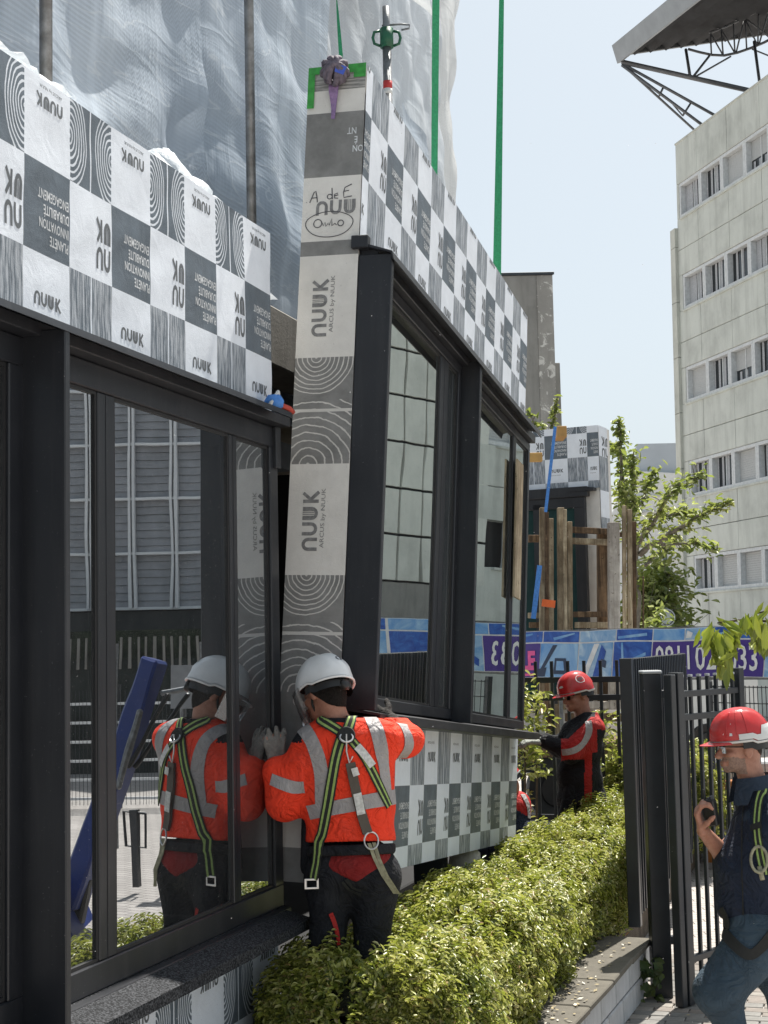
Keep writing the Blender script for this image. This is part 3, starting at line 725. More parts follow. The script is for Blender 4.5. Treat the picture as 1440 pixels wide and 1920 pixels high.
for i in range(11):
    P = WFm(-.3-.6*i, -.13, .306+rng.uniform(-.004, .004))
    b = bpy.data.objects.new('coping_slab', cm_); put(b, pw); b.location = tuple(P-np.array(pw.location)); b.rotation_euler = (rng.uniform(-.01, .01), rng.uniform(-.01, .01), pi/2-AZ-.038+rng.uniform(-.012, .012)+pi)
# fallen leaves and debris on the coping
mb = MB()
for i in range(230):
    s_ = rng.uniform(5.6, 9.2); o_ = rng.uniform(.93, 1.17) if i < 200 else rng.uniform(1.4, 2.2); h = .345 if i < 200 else .02
    P = FF(s_, o_, h+rng.uniform(0, .006)); a = rng.uniform(0, 6.28); l = rng.uniform(.008, .022)
    d = np.array([cos(a), sin(a), rng.uniform(-.2, .3)])*l; e = np.array([-sin(a), cos(a), rng.uniform(-.2, .3)])*l*.5
    mb.add([P-d, P-e, P+d, P+e], [(0, 1, 2, 3)], rng.choice((0, 0, 1)))
solo('leaf_litter', mb, [simple('dry_leaf_litter', (.33, .27, .15), .8, bump=0, var=.4, scale=40), simple('pale_petals', (.55, .52, .44), .8, bump=0)], FF(7.5, 1.2, .34), 'dry leaves and crumbs scattered on the coping beside the hedge', None, None, 'stuff')
# ------------------------------------------------------------------ the old building the units are fixed to
bl_ = thing('concrete_building', 'bare concrete building frame, slab edge and dark openings behind the facade units', 'building', FF(9, -1.5, 0))
mb = MB(); mb.box(FF, 1.5, 12.4, -6, -.42, 3.70, 4.03, 0, .01); part('floor_slab', mb, MAT['conc_slab'], bl_)
mb = MB(); mb.box(FF, 1.5, 12.4, -6, -.42, -.1, .55, 0, .01); mb.box(FF, 1.5, 12.4, -6.1, -6, .5, 7, 0); mb.box(FF, 1.4, 1.5, -6, -.3, -.1, 7, 0); mb.box(FF, 12.4, 12.6, -6, -.5, 0, 4.6, 0)
part('wall', mb, MAT['room'], bl_)  # walls coloured near-black as the unlit inside of the building
mb = MB()
for s_ in (6.6, 9.8): mb.box(FF, s_, s_+.35, -2.9, -2.5, .55, 3.70, 0, .01)
part('column', mb, MAT['conc_slab'], bl_)
Pq = atY(778, 1700, 9.3); Pr = atY(842, 1700, 9.3); q = MB(); q.box(WF, Pq[0], Pr[0], 9.3, 9.5, .235, 1.02, 0, .006); solo('black_support', q, MAT['steel_dk'], (Pq[0], 9.3, .235), 'black box support standing under the hanging unit', 'support')
Pq = atY(842, 1700, 9.7); Pr = atY(905, 1700, 9.7); q = MB(); q.smooth = True
for j in range(9):
    for i in range(16):
        a_q = 2*pi*i/16; h_q = j/8; rr = (1-.35*h_q**3)*(1 if j < 8 else .3)*(1+.09*sn(np.array([cos(a_q), sin(a_q), h_q*2]), 3.0, 41)); q.v.append(((Pq[0]+Pr[0])/2+(Pr[0]-Pq[0])*.62*rr*cos(a_q), 9.75+.14*rr*sin(a_q), .235+.64*h_q+.03*cos(a_q*2)*h_q))
for j in range(8):
    for i in range(16): q.f.append((j*16+i, j*16+(i+1) % 16, (j+1)*16+(i+1) % 16, (j+1)*16+i)); q.m.append(0)
q.f.append(tuple(range(128, 144))); q.m.append(0)
solo('rubble_bag', q, simple('pale_woven_bag', (.60, .57, .50), .8, 0, .2, 9, .6), (Pq[0], 9.7, .235), 'pale bulging sack standing behind the black support, above the hedge', 'sack')
# ------------------------------------------------------------------ plastic sheeting on the scaffold
def sheet(name, label, m, c0, s0, s1, zfun0, z1, seed, amp=.07, nx=90, nz=70, edge=None):
    mb = MB(); mb.smooth = True
    ss = np.linspace(0, 1, nx+1); zz = np.linspace(0, 1, nz+1)
    for q in zz:
        z_lo = zfun0; z = z_lo+(z1-z_lo)*q
        hi = s1+(edge(z) if edge else 0)
        for p in ss:
            s_ = s0+(hi-s0)*p
            Q = np.array([s_, z*.25, seed*5.1]); big = sn(Q, 4.2, seed)*.6+sn(Q, 13, seed+1)*.34
            R_ = np.array([s_*.8, z*1.6, seed]); hr = abs(sn(R_, 4.5, seed+2))**.7*.35
            mb.v.append(tuple(FF(s_, c0+amp*(big-hr*.3)+.02*sn(np.array([s_, z, 0]), 14, seed+3), z)))
    for j in range(nz):
        for i in range(nx):
            b = j*(nx+1)+i; mb.f.append((b, b+1, b+nx+2, b+nx+1)); mb.m.append(0)
    return solo(name, mb, m, FF((s0+s1)/2, c0, zfun0), label, 'plastic sheet', 'scaffold sheeting')
sx = lambda x, y=200, c=G0-.62: onc(x, y, c)[0]
def sxo(x, o, y=150): return onc(x, y, G0+o)[0]
sheet('scaffold_sheet', 'blue grey reinforced sheet at far left, behind the near scaffold pole', MAT['sheet_a'], -.62, 3.3, sxo(384, -.62), 3.5, 8.2, 1, .035)
sheet('scaffold_sheet', 'blue grey reinforced sheet between the two seams, left of the hanging unit', MAT['sheet_a'], -.70, sxo(370, -.70), sxo(612, -.70), 3.5, 8.6, 2, .035)
sheet('scaffold_sheet', 'wide pale sheet above the near end of the hanging unit, behind the steel prop', MAT['sheet_b'], -.78, sxo(570, -.78), sxo(828, -.78), 3.4, 9.6, 3, .035)
sheet('scaffold_sheet', 'darker grey sheet panel between the prop and the middle green sling', MAT['sheet_d'], -.62, sxo(752, -.62), sxo(822, -.62), 3.4, 6.35, 4, .03, edge=lambda z: -.5*max(0, z-5.75))
sheet('scaffold_sheet', 'translucent white sheet with ragged edge billowing against the sky', MAT['sheet_c'], -.86, sxo(808, -.86), sxo(838, -.86), 3.6, 9.6, 5, .03, 40, 80,
      edge=lambda z: .10*sin(z*2.3+.4)+.05*sin(z*7.7)+.12*(5.6-z)*(z < 5.6)+.20*max(0, z-5.8))
mb = MB(); mb.smooth = True     # bunched pale sheet gathered at the top right
for j in range(61):
    for i in range(49):
        a = i/48; b = j/60; s_ = sxo(700, -.12, 0)+(sxo(858, -.12, 0)-sxo(700, -.12, 0))*a; z = 8.6-b*2.15*(.55+.45*a**1.3)*(1-.15*a*a)
        mb.v.append(tuple(FF(s_-.35*b**3*(a > .2)*a, -.30+.05*sin(a*17+b*3)*b+.05*sn(np.array([s_, z, 1]), 7, 9), z)))
for j in range(60):
    for i in range(48): q = j*49+i; mb.f.append((q, q+1, q+50, q+49)); mb.m.append(0)
solo('scaffold_sheet', mb, MAT['sheet_c'], FF(9, -.25, 7), 'white translucent sheet bunched over the top of the steel prop', 'plastic sheet', 'scaffold sheeting')
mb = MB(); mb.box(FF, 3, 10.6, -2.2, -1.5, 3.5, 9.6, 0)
solo('scaffold_backing', mb, simple('blue_grey_scaffold_boards', (.16, .19, .23), .9, bump=.3), FF(7, -1.8, 3.5), 'grey boarded scaffold volume half seen through the sheets', 'scaffold')  # plain blue-grey boards
# poles
def pole(x, y, Yc, label):
    s_ = onc(x, y, G0-.22)[0]; mb = MB(); mb.smooth = True; mb.tube([FF(s_, -.22, 3.2), FF(s_, -.22, 9.5)], .0242, 14)
    t = thing('scaffold_pole', label, 'pole', FF(s_, -.22, 3.2), 'scaffold poles'); part('tube', mb, MAT['galv'], t)
    return t
pole(86, 80, 5, 'galvanised scaffold pole at far left, rising behind the checkered parapet')
pole(469, 200, 6, 'galvanised scaffold pole standing just left of the hanging unit')
# adjustable prop
s_ = sx(726, 120, G0-.25); pr_ = thing('steel_prop', 'adjustable steel prop with green collar and red sticker, behind the hanging unit', 'prop', FF(s_, -.25, 4.0))
PB = FF(s_, -.25, 0); hz = lambda y: onc(726, y, G0-.25)[1]
mb = MB(); mb.smooth = True; mb.tube([PB+UPZ*3.6, PB+UPZ*hz(88)], .030, 14); part('outer_tube', mb, MAT['galv'], pr_)
mb = MB(); mb.smooth = True; mb.tube([PB+UPZ*hz(90), PB+UPZ*hz(16)], .025, 14); part('inner_tube', mb, MAT['galv'], pr_)
mb = MB(); mb.smooth = True; mb.tube([PB+UPZ*hz(90), PB+UPZ*hz(56)], .045, 16)
for sg in (-1, 1):
    ax = FU*.95; pts = [PB+UPZ*hz(60)+RT*sg*.045, PB+UPZ*hz(62)+RT*sg*.082, PB+UPZ*hz(72)+RT*sg*.092, PB+UPZ*hz(83)+RT*sg*.082, PB+UPZ*hz(87)+RT*sg*.045]; mb.tube(pts, .010, 8)
part('collar', mb, MAT['greenpt'], pr_)
mb = MB(); mb.smooth = True; a = PB+UPZ*hz(50); mb.tube([a-RT*.03, a+RT*.10+UPZ*.01, a+RT*.155+UPZ*.005, a+RT*.15-UPZ*.02, a+RT*.10-UPZ*.03], .007, 8); part('pin', mb, MAT['galv'], pr_)
mb = MB(); mb.smooth = True; mb.tube([PB+UPZ*hz(166), PB+UPZ*hz(152)], .0312, 14); part('sticker', mb, simple('red_sticker', (.45, .03, .03), .5, bump=0), pr_)
mb = MB(); mb.smooth = True; mb.tube([PB+UPZ*hz(176), PB+UPZ*hz(166)], .0313, 14); part('sticker', mb, MAT['white_pt'], pr_)
# crumpled plastic along the top of the units
def crumple(label, pts, w, h, seed):
    mb = MB(); mb.smooth = True; n = 26; k = 9; pts = np.array(pts); t = np.linspace(0, 1, len(pts)); C = np.array([[np.interp(q, t, pts[:, c]) for c in range(3)] for q in np.linspace(0, 1, n)])
    for i in range(n):
        f = sin(pi*i/(n-1))**.5
        for j in range(k):
            b = j/(k-1); P = FF(*C[i]); o_ = (b-.5)*w; z = h*f*sin(pi*b)*(1+.5*sn(np.array([i*.5, b*3, seed]), 2.2, seed))
            mb.v.append(tuple(P-FN*0+FN*(o_+.02*sn(np.array([i, b*4, seed]), 1.7, 3))+UPZ*(z+.012*sn(np.array([i, b*5, seed]), 2.9, 4))))
    for i in range(n-1):
        for j in range(k-1): q = i*k+j; mb.f.append((q, q+1, q+k+1, q+k)); mb.m.append(0)
    solo('plastic_wrap', mb, MAT['sheet_b'], FF(*pts[len(pts)//2]), label, 'plastic wrap', 'crumpled plastic on the parapet')
crumple('crumpled clear plastic at the far left end of the checkered parapet', [(3.7, -.10, 4.10), (4.2, -.08, 4.10), (4.53, -.08, 4.095)], .22, .045, 1)
crumple('crumpled clear plastic lump on the parapet below the left sheet', [(5.28, -.12, 4.09), (5.5, -.12, 4.10), (5.85, -.1, 4.09)], .24, .10, 2)
crumple('thin crumpled plastic on the slab edge beside the hanging unit', [(6.45, -.45, 4.035), (6.8, -.45, 4.035), (7.4, -.46, 4.03)], .22, .06, 3)
# small bundle of blue and red strap on the canopy
mb = MB(); mb.smooth = True; mb.lathe(Fr(FF(6.18, .11, 3.23), (1, 0, 0), (0, 1, 0), (0, 0, 1)), [(.001, .06), (.03, .055), (.045, .03), (.04, 0), (.001, 0)], 10, 0)
mb.tube([FF(6.2, .14, 3.24), FF(6.27, .15, 3.235), FF(6.31, .15, 3.225)], .012, 6, 1); mb.tube([FF(6.13, .11, 3.235), FF(6.18, .13, 3.30), FF(6.22, .12, 3.25)], .009, 6, 2)
solo('strap_bundle', mb, [MAT['blue_web'], simple('red_webbing', (.45, .06, .04), .7, bump=0), MAT['white_pt']], FF(6.2, .1, 3.23), 'small blue, white and red strap bundle on the end of the left canopy', 'strap')
# ------------------------------------------------------------------ concrete towers beyond the units
tw1 = thing('concrete_tower', 'grey weathered concrete tower with peeling paint edge, top against the sky', 'building', atY(1000, 1190, 27))
X1 = atY(1036, 515, 27); X0 = atY(950, 530, 27); ztop = X1[2]
tf = Fr((X1[0], X1[1], 0), (1, 0, 0), norm((-.28, .96, 0)), (0, 0, 1))
mb = MB(); mb.box(tf, -4.6, -.30, 0, 2.2, 0, ztop-.0, 0, .01); part('wall', mb, MAT['conc_g'], tw1)
mb = MB(); mb.box(tf, -.299, 0, .0, 2.2, 0, ztop-.001, 0, .01); part('wall_edge', mb, MAT['conc_w'], tw1)
mb = MB(); mb.box(tf, -4.65, .02, -.03, 2.25, ztop, ztop+.05, 0, .004); part('capping', mb, MAT['steel_gap'], tw1)
mb = MB()
for i in range(9): mb.box(tf, -1.35+.05*i, -1.32+.05*i, -.04, -.002, 2.0, 7.0, 0)
part('ribbed_cladding', mb, MAT['steel_gap'], tw1)
X1 = atY(1050, 680, 29.5)
tf = Fr((X1[0], X1[1], 0), (1, 0, 0), norm((-.28, .96, 0)), (0, 0, 1)); mb = MB(); mb.box(tf, -2.6, 0, 0, 2.2, 0, X1[2], 0, .01)
t2 = solo('concrete_tower', mb, MAT['conc_g'], (X1[0]-1, X1[1], 0), 'lower grey concrete block just behind the tower with peeling paint', 'building')
# ------------------------------------------------------------------ pale concrete office building on the right
BAZ = radians(-14.8); bd = -np.array([sin(BAZ), cos(BAZ), 0.]); bn = np.array([-cos(BAZ), sin(BAZ), 0.]); bn = np.array([-cos(BAZ), sin(-BAZ)*-1, 0.])
bn = norm(np.cross(UPZ, bd)); bn = bn if bn[0] < 0 else -bn
B0 = atY(1288, 1170, 46.0); BF = Fr((B0[0], B0[1], 0), bd, bn, norm(UPZ+np.array([.012, 0, 0])))      # along (towards us), outward (left), up
def onb(x, y, o=0):
    d = ray(x, y); t = ((BF.o+bn*o-EYE)@bn)/(d@bn); P = EYE+d*t-BF.o; return P@bd, P[2]
bld = thing('office_building', 'pale board-marked concrete office block at right with strips of recessed windows', 'building', BF(2, 0, 0))
FLH = 2.93; z1s = onb(1278, 401)[1]
sills = [z1s-FLH*k for k in range(5)]
wh = 1.12; ztop = onb(1268, 262)[1]; LB = 15.0
MAT['win_fr'] = simple('grey_concrete_window_surround', (.60, .62, .63), .7, bump=.1)
MAT['curtain'] = simple('pale_curtain', (.40, .41, .43), .8, 0, .25, 30, .3)
MAT['blind'] = simple('grey_roller_shutter', (.46, .47, .47), .6, 0, .06, 12, .1)
MAT['dkglass'] = simple('dark_office_glass', (.014, .017, .02), .15, bump=0)
# dark core behind everything
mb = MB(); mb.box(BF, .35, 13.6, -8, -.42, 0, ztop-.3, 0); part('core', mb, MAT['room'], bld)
pm = {}
def cpanel(s0, s1, z0, z1, parent=bld, o0=-.25, o1=0.0):
    mb = MB(); d = rng.uniform(-.004, .004); mb.box(BF, s0+.009, s1-.009, o0, o1+d, z0+.009, z1-.009, 0, .008); return part('concrete_panel', mb, MAT['conc_b'], parent)
PW = 1.95
scut = [0]+[1.42+PW*k for k in range(8)]
for k, zs in enumerate(sills):
    zt_next = ztop if k == 0 else sills[k-1]
    lo, hi = zs+wh, zt_next
    if k == 0:
        for i in range(len(scut)-1): cpanel(scut[i], scut[i+1], lo, lo+1.3); cpanel(scut[i], scut[i+1], lo+1.3, ztop)
    else:
        mid = lo+(hi-lo)*.45
        for i in range(len(scut)-1): cpanel(scut[i], scut[i+1], lo, mid); cpanel(scut[i], scut[i+1], mid, hi)
lo = sills[4]
for i in range(len(scut)-1): cpanel(scut[i], scut[i+1], lo-1.3, lo); cpanel(scut[i], scut[i+1], .0, lo-1.3)
# backing behind the joints and the string courses under each window strip
mb = MB(); mb.box(BF, .05, 13.7, -.40, -.26, 0, sills[4], 0)
for k in range(5):
    z0 = sills[k]+wh; z1 = ztop-.05 if k == 0 else sills[k-1]; mb.box(BF, .05, 13.7, -.40, -.26, z0, z1, 0)
part('backing_wall', mb, MAT['conc_b'], bld)
for k in range(5):
    mb = MB(); mb.box(BF, .28, 13.7, -.40, .045, sills[k]-.06, sills[k]-.0, 0, .005); part('sill_course', mb, MAT['conc_b'], bld)
# windows
offs = [.42, .35, .30, .28, .62]
for k in range(5):
    s0 = [.16, .26, .30, .34, .50][k]
    z0 = sills[k]+.002; z1 = sills[k]+wh-.002
    mb = MB(); mb.box(BF, 0.02, s0, -.25, -.0, z0, z1, 0, .008); part('concrete_panel', mb, MAT['conc_b'], bld)
    n = 0; s_ = s0; 
    while s_ < 13.0:
        w_ = 1.40; e = s_+w_; depth = -.30
        fr_ = MB(); frame_rect(fr_, BF, s_+.003, e-.003, z0, z1, .10, -.30, -.02, 0, .006)
        f = part('window', fr_, MAT['win_fr'], bld)
        mode = [[0, 1, 2, 3, 2, 0, 1], [0, 1, 1, 0, 2, 1, 0], [2, 1, 3, 1, 2, 0, 1], [1, 1, 2, 1, 0, 2, 2], [1, 2, 2, 2, 1, 0, 2]][k][n % 7]
        g_ = MB(); g_.box(BF, s_+.105, e-.105, -.215, -.205, z0+.105, z1-.105); part('glass_pane', g_, MAT['dkglass'], f)
        if mode in (2, 3):
            zb = z0+.105 if mode == 2 else z0+.105+.35
            b = MB()
            nb = 14
            for q in range(nb):
                a0 = zb+(z1-.105-zb)*q/nb; a1 = zb+(z1-.105-zb)*(q+1)/nb; b.box(BF, s_+.106, e-.106, -.203, -.188, a0, a1-.004)
            part('roller_shutter', b, MAT['blind'], f)
        if mode in (0, 1, 3):
            c = MB(); c.smooth = False; xs = np.linspace(s_+.11, e-.11, 26); cov = .78 if mode == 0 else .62
            for q in range(25):
                if (q+n*2) % 7 in ((3, 4, 5) if mode == 0 else (4, 5, 6, 0)) and not (mode == 0 and q < 6): continue
                o0 = -.198+.008*(q % 2); o1 = -.198+.008*((q+1) % 2)
                if mode == 3: zt_ = z0+.40
                else: zt_ = z1-.11
                c.add([BF(xs[q], o0, z0+.11), BF(xs[q+1], o1, z0+.11), BF(xs[q+1], o1, zt_), BF(xs[q], o0, zt_)], [(0, 1, 2, 3)])
            part('curtain', c, MAT['curtain'], f)
            m_ = MB(); m_.box(BF, (s_+e)/2-.02, (s_+e)/2+.02, -.20, -.17, z0+.101, z1-.101); part('mullion', m_, MAT['win_fr'], f)
        s_ = e; n += 1
# rounded corner pier on the far side, up to the second storey
mb = MB(); mb.smooth = False
prof = [(0.0, 0.0)]+[(-.55+.55*cos(a)-0.0, -.55+.55*sin(a)) for a in np.linspace(pi/2, pi, 7)]
zt_ = sills[0]-.25
pts = [(0.0, -.02)]+[(-.55-.0+.55*(1-1)+-.0, 0)]
base = [( .02, .10), (-.35, .08), (-.62, -.05), (-.80, -.30), (-.86, -.6), (-.86, -3.0), (.02, -3.0)]
for (za, zb) in [(0, 2.2)]+[(2.2+1.75*k, min(zt_, 2.2+1.75*(k+1))) for k in range(8)]:
    if zb-za < .1: continue
    n = len(base); q = MB(); V = [BF(a, b, za+.01) for a, b in base]+[BF(a, b, zb-.01) for a, b in base]
    q.add(V, [tuple(range(n))[::-1], tuple(range(n, 2*n))]+[(i, (i+1) % n, n+(i+1) % n, n+i) for i in range(n)]); part('corner_pier_panel', q, MAT['conc_p'], bld)
q = MB(); q.box(BF, 0.02, 13.7, -1.2, -.25, ztop-.3, ztop-.02, 0); q.box(BF, -.01, 13.75, -.42, .02, ztop, ztop+.06, 0, .01); q.box(BF, .0, 13.7, -8, -7.8, 0, ztop, 0); q.box(BF, 0.0, .34, -8, -.26, 0, ztop-.01, 0); part('parapet', q, MAT['conc_p'], bld)
# house plate on the wall
q = MB(); s_, z_ = onb(1293, 1168); q.box(BF, s_-.12, s_+.12, .01, .03, z_-.26, z_+.26, 0, .005); pl_ = part('wall_plate', q, simple('grey_name_plate', (.12, .125, .13), .5, bump=0), bld)
q = MB(); q.box(BF, s_-.09, s_+.09, .031, .033, z_+.05, z_+.1); q.box(BF, s_-.09, s_+.09, .031, .033, z_-.05, z_-.0); part('plate_print', q, MAT['white_pt'], pl_)
# ---- roof canopy with steel trusses above it
rc = thing('roof_canopy', 'dark corrugated roof canopy with grey fascia on steel trusses above the office block', 'roof', atY(1300, 230, 47))
def tri(x, y, Y): return atY(x, y, Y)
T0 = tri(1160, 108, 47.5); T1 = tri(1372, -60, 40.0); T2 = tri(1560, 50, 54.0); T3 = T1+(T2-T0)
eA = T1-T0; eB = T2-T0; nrm_ = norm(np.cross(eA, eB)); nrm_ = nrm_ if nrm_[2] > 0 else -nrm_
nb = 15; mb = MB()
prev = None
for i in range(nb*2+1):
    t = i/(nb*2); h = .34 if (i//1) % 2 else -.0
    P = T0+eB*t+nrm_*h; Q = P+eA*1.4
    if prev is not None:
        mb.add([prev[0], P, Q, prev[1]], [(0, 1, 2, 3)])
    prev = (P, Q)
part('corrugated_deck', mb, simple('weathered_deck_underside', (.022, .024, .028), .8, .0, .5, 1.4, .2, dirt=.5, dirtc=(.07, .075, .08)), rc)
mb = MB(); mb.beam(T0-norm(eA)*.1+nrm_*.15, T0+eA*1.4+nrm_*.15, .12, .62, up=nrm_, m=0); part('fascia', mb, simple('grey_metal_fascia', (.30, .32, .34), .5, .2, .1, 2, .1), rc)
mb = MB(); mb.beam(T0+nrm_*.2, T0+eB*1.0+nrm_*.2, .12, .3, up=nrm_, m=0); part('edge_beam', mb, simple('dark_grey_steel', (.10, .105, .11), .5, .2), rc)  # edge beam in plain dark grey steel
STL = simple('truss_grey_steel', (.15, .155, .165), .5, .3, .15, 4, .1)
tdr = EYE*0
def mem(x0, y0, Y0, x1, y1, Y1, r=.05):
    m_ = MB(); m_.smooth = True; m_.tube([atY(x0, y0, Y0), atY(x1, y1, Y1)], r, 8); part('truss_bar', m_, STL, rc)
mem(1166, 116, 47.5, 1428, 175, 46.4, .085)
mem(1168, 120, 47.5, 1356, 225, 46.7); mem(1166, 122, 47.5, 1338, 250, 46.7); mem(1167, 121, 47.6, 1322, 262, 48.3, .04)
mem(1244, 163, 47.2, 1236, 180, 47.2, .035); mem(1296, 192, 47, 1280, 217, 47, .035); mem(1280, 217, 47, 1262, 196, 47.4, .025)
mem(1286, 93, 48, 1294, 144, 46.9, .05); mem(1298, 146, 46.9, 1330, 105, 48, .04); mem(1300, 146, 46.9, 1370, 106, 48, .03)
mem(1414, 78, 48, 1427, 176, 46.5, .05)
arcp = [(1290, 92), (1312, 98), (1335, 103), (1358, 104), (1382, 99), (1408, 90), (1432, 80), (1470, 60)]
for i in range(len(arcp)-1): mem(*arcp[i], 48, *arcp[i+1], 48, .045)
arct = [(1330, 62), (1365, 48), (1395, 34), (1425, 18), (1460, -4)]
for i in range(len(arct)-1): mem(*arct[i], 48, *arct[i+1], 48, .045)
for a, b in (((1332, 62), (1334, 103)), ((1332, 62), (1356, 104)), ((1352, 54), (1356, 104)), ((1352, 54), (1378, 100)), ((1375, 43), (1378, 100)), ((1396, 33), (1380, 100)), ((1396, 33), (1420, 84)), ((1397, 33), (1400, 92)), ((1422, 20), (1421, 84)), ((1445, 6), (1423, 84)), ((1445, 6), (1448, 70)), ((1396, 33), (1445, 72)), ((1410, 92), (1450, 108))): mem(*a, 48, *b, 48, .028)
# ------------------------------------------------------------------ far things between the units and the office block
mb = MB(); c0 = atY(1205, 1000, 85); ft = thing('warehouse', 'distant white shed with pale ribbed metal upper wall behind the tree', 'building', (c0[0], c0[1], 0))
zr0, zr1 = atY(1205, 905, 85)[2], atY(1205, 832, 85)[2]; xa, xb = atY(1196, 900, 85)[0], atY(1300, 900, 85)[0]
q = MB()
for i in range(26):
    z = zr0+(zr1-zr0)*i/26; q.box(WF, xa, xb, 85, 85.4+.15*(i % 2), z, z+(zr1-zr0)/26)
part('ribbed_cladding', q, simple('pale_blue_ribbed_metal', (.40, .44, .48), .5, .1, .1, .4, 0), ft)
q = MB(); zt_ = atY(1205, 900, 84)[2]; q.poly_prism(WF, [(atY(1130, 1100, 84)[0], 0), (xb+2, 0), (xb+2, zt_+.2), (xa-.3, zt_+.6), (atY(1150, 960, 84)[0], zt_-1.8), (atY(1130, 1000, 84)[0], zt_-2)], 84.6, 90); part('wall', q, MAT['white_pt'], ft)
for i in range(6):
    q = MB(); z = zt_-.9*(i+1); q.box(WF, xa-1, xb+1, 84.45, 84.58, z, z+.06); part('seam', q, MAT['blind'], ft)
mb = MB(); mb.box(WF, atY(940, 1100, 140)[0], atY(1300, 1100, 140)[0], 140, 150, 0, 7.0)
solo('distant_building', mb, simple('pale_blue_grey_wall', (.45, .48, .50), .8, bump=0), (20, 140, 0), 'low pale building closing the far end of the street', 'building')  # plain pale blue-grey wall
# street lamp and round sign
sl_ = thing('street_lamp', 'thin grey lamp post rising through the tree left of the office block', 'street lamp', atY(1252, 1180, 36)*np.array([1, 1, 0]))
P = atY(1252, 1180, 36); zt_ = atY(1252, 1032, 36)[2]; mb = MB(); mb.smooth = True; mb.tube([(P[0], 36, 0), (P[0], 36, zt_)], [.09, .055], 10); part('post', mb, simple('lamp_grey_steel', (.22, .25, .27), .5, .2), sl_)
mb = MB(); mb.smooth = True; mb.tube([(P[0], 36, zt_), (P[0]-.12, 36, zt_+.12), (P[0]-.35, 36, zt_+.16)], .04, 8); mb.lathe(Fr((P[0]-.5, 36, zt_+.13), (1.4, 0, 0), (0, .7, 0), (0, 0, 1)), [(.001, .08), (.12, .06), (.2, 0), (.15, -.03), (.001, -.03)], 12); part('lantern', mb, simple('lamp_head_grey', (.3, .32, .33), .5), sl_)
P = atY(1250, 1158, 30); rs = thing('round_road_sign', 'round grey road sign seen from behind, below the tree', 'sign', (P[0], 30, 0))
mb = MB(); mb.smooth = True; mb.tube([(P[0], 30.03, 0), (P[0], 30.03, P[2]+.2)], .03, 8); part('post', mb, MAT['galv'], rs)
mb = MB(); mb.lathe(Fr((P[0], 30, P[2]), (1, 0, 0), (0, 0, 1), (0, 1, 0)), [(.001, 0), (.17, 0), (.178, .006), (.17, .015), (.001, .015)], 24); part('disc', mb, simple('sign_back', (.42, .45, .46), .5, .2), rs)
mb = MB(); mb.lathe(Fr((P[0], 29.99, P[2]), (1, 0, 0), (0, 0, 1), (0, 1, 0)), [(.13, 0), (.15, 0), (.15, .005)], 24); part('ring', mb, MAT['steel_gap'], rs)
# ------------------------------------------------------------------ fences and gate
def railing(name, label, cat, P, Q, z0, z1, rails, n, bw, bd_, mat, posts=(), rail_h=.045, group=None, cap=None, railm=None, zbar=None):
    P = np.array(P, float); Q = np.array(Q, float); d = norm(Q-P); L = np.linalg.norm(Q-P)
    fr = Fr((P[0], P[1], 0), d, np.cross(UPZ, d), UPZ); t = thing(name, label, cat, (P[0], P[1], z0), group)
    q = MB(); q.box(WF, 0, .001, 0, .001, 0, .001)
    q = MB(); q.box(Fr((0, 0, 0), d, np.cross(UPZ, d), UPZ), -bw/2, bw/2, -bd_/2, bd_/2, 0, z1-z0, 0, .002)
    me = mesh_of('bar', q, mat)
    for i in range(n):
        a = L*(i+.5)/n; b = bpy.data.objects.new('bar', me); put(b, t); w = fr(a, 0, z0); b.location = tuple(w-np.array(t.location))
    for zr in rails:
        q = MB(); q.box(fr, 0, L, -.02, .02, zr-rail_h/2, zr+rail_h/2, 0, .003); part('rail', q, railm or mat, t)
    for (a, w, za, zb) in posts:
        q = MB(); q.box(fr, a-w/2, a+w/2, -w/2, w/2, za, zb, 0, .004); po = part('post', q, mat, t)
        if cap: q = MB(); q.box(fr, a-w/2-.004, a+w/2+.004, -w/2-.004, w/2+.004, zb, zb+.014, 0, .004); part('post_cap', q, cap, po)
    return t
CAPM = simple('pale_plastic_cap', (.38, .40, .42), .5, bump=0)
A_ = onz(1176, 1740, .35); B_ = onz(1232, 1872, 0.0)
A_ = np.array([A_[0], A_[1], 0]); B_ = np.array([B_[0]+.03, B_[1], 0]); A_ = A_+np.array([.045, 0, 0])
e_ = FU*3.6+FN*.05
railing('railing_fence', 'dense dark vertical-bar fence running back from the gate post above the hedge wall', 'fence', A_+FU*.05, A_+FU*3.2, .42, 2.04, (1.72, 1.885, .62), 30, .024, .085, MAT['steel_dk'],
        posts=((0.0, .078, .35, 2.045), (1.58, .05, .3, 2.045), (3.15, .05, .3, 2.045)), railm=MAT['steel_gap'])
gp = thing('gate_post', 'thick square dark gate post with pale cap beside the end of the low block wall', 'post', B_)
q = MB(); q.box(Fr(B_, (1, 0, 0), (0, 1, 0), UPZ), -.058, .058, -.058, .058, 0, 1.950, 0, .005); part('post', q, MAT['steel_dk'], gp)
q = MB(); q.box(Fr(B_, (1, 0, 0), (0, 1, 0), UPZ), -.063, .063, -.063, .063, 1.951, 1.972, 0, .006); part('post_cap', q, CAPM, gp)
for zz_ in (1.80, .32):
    q = MB(); q.box(Fr(B_, (1, 0, 0), (0, 1, 0), UPZ), .059, .11, -.02, .02, zz_, zz_+.05, 0, .004); part('hinge', q, MAT['steel_gap'], gp)
G1 = np.array([1.735, 9.02, 0]); gd = norm((1, 1.15, 0))
gt_ = railing('garden_gate', 'open dark metal gate leaf of vertical bars, hung on the thick post', 'gate', G1, G1+gd*.74, .12, 1.93, (.27, 1.69, 1.83), 7, .022, .022, MAT['steel_dk'],
        posts=((-.01, .070, .02, 1.96), (-.085, .055, .02, 1.95), (.76, .062, .05, 1.97)), rail_h=.038)
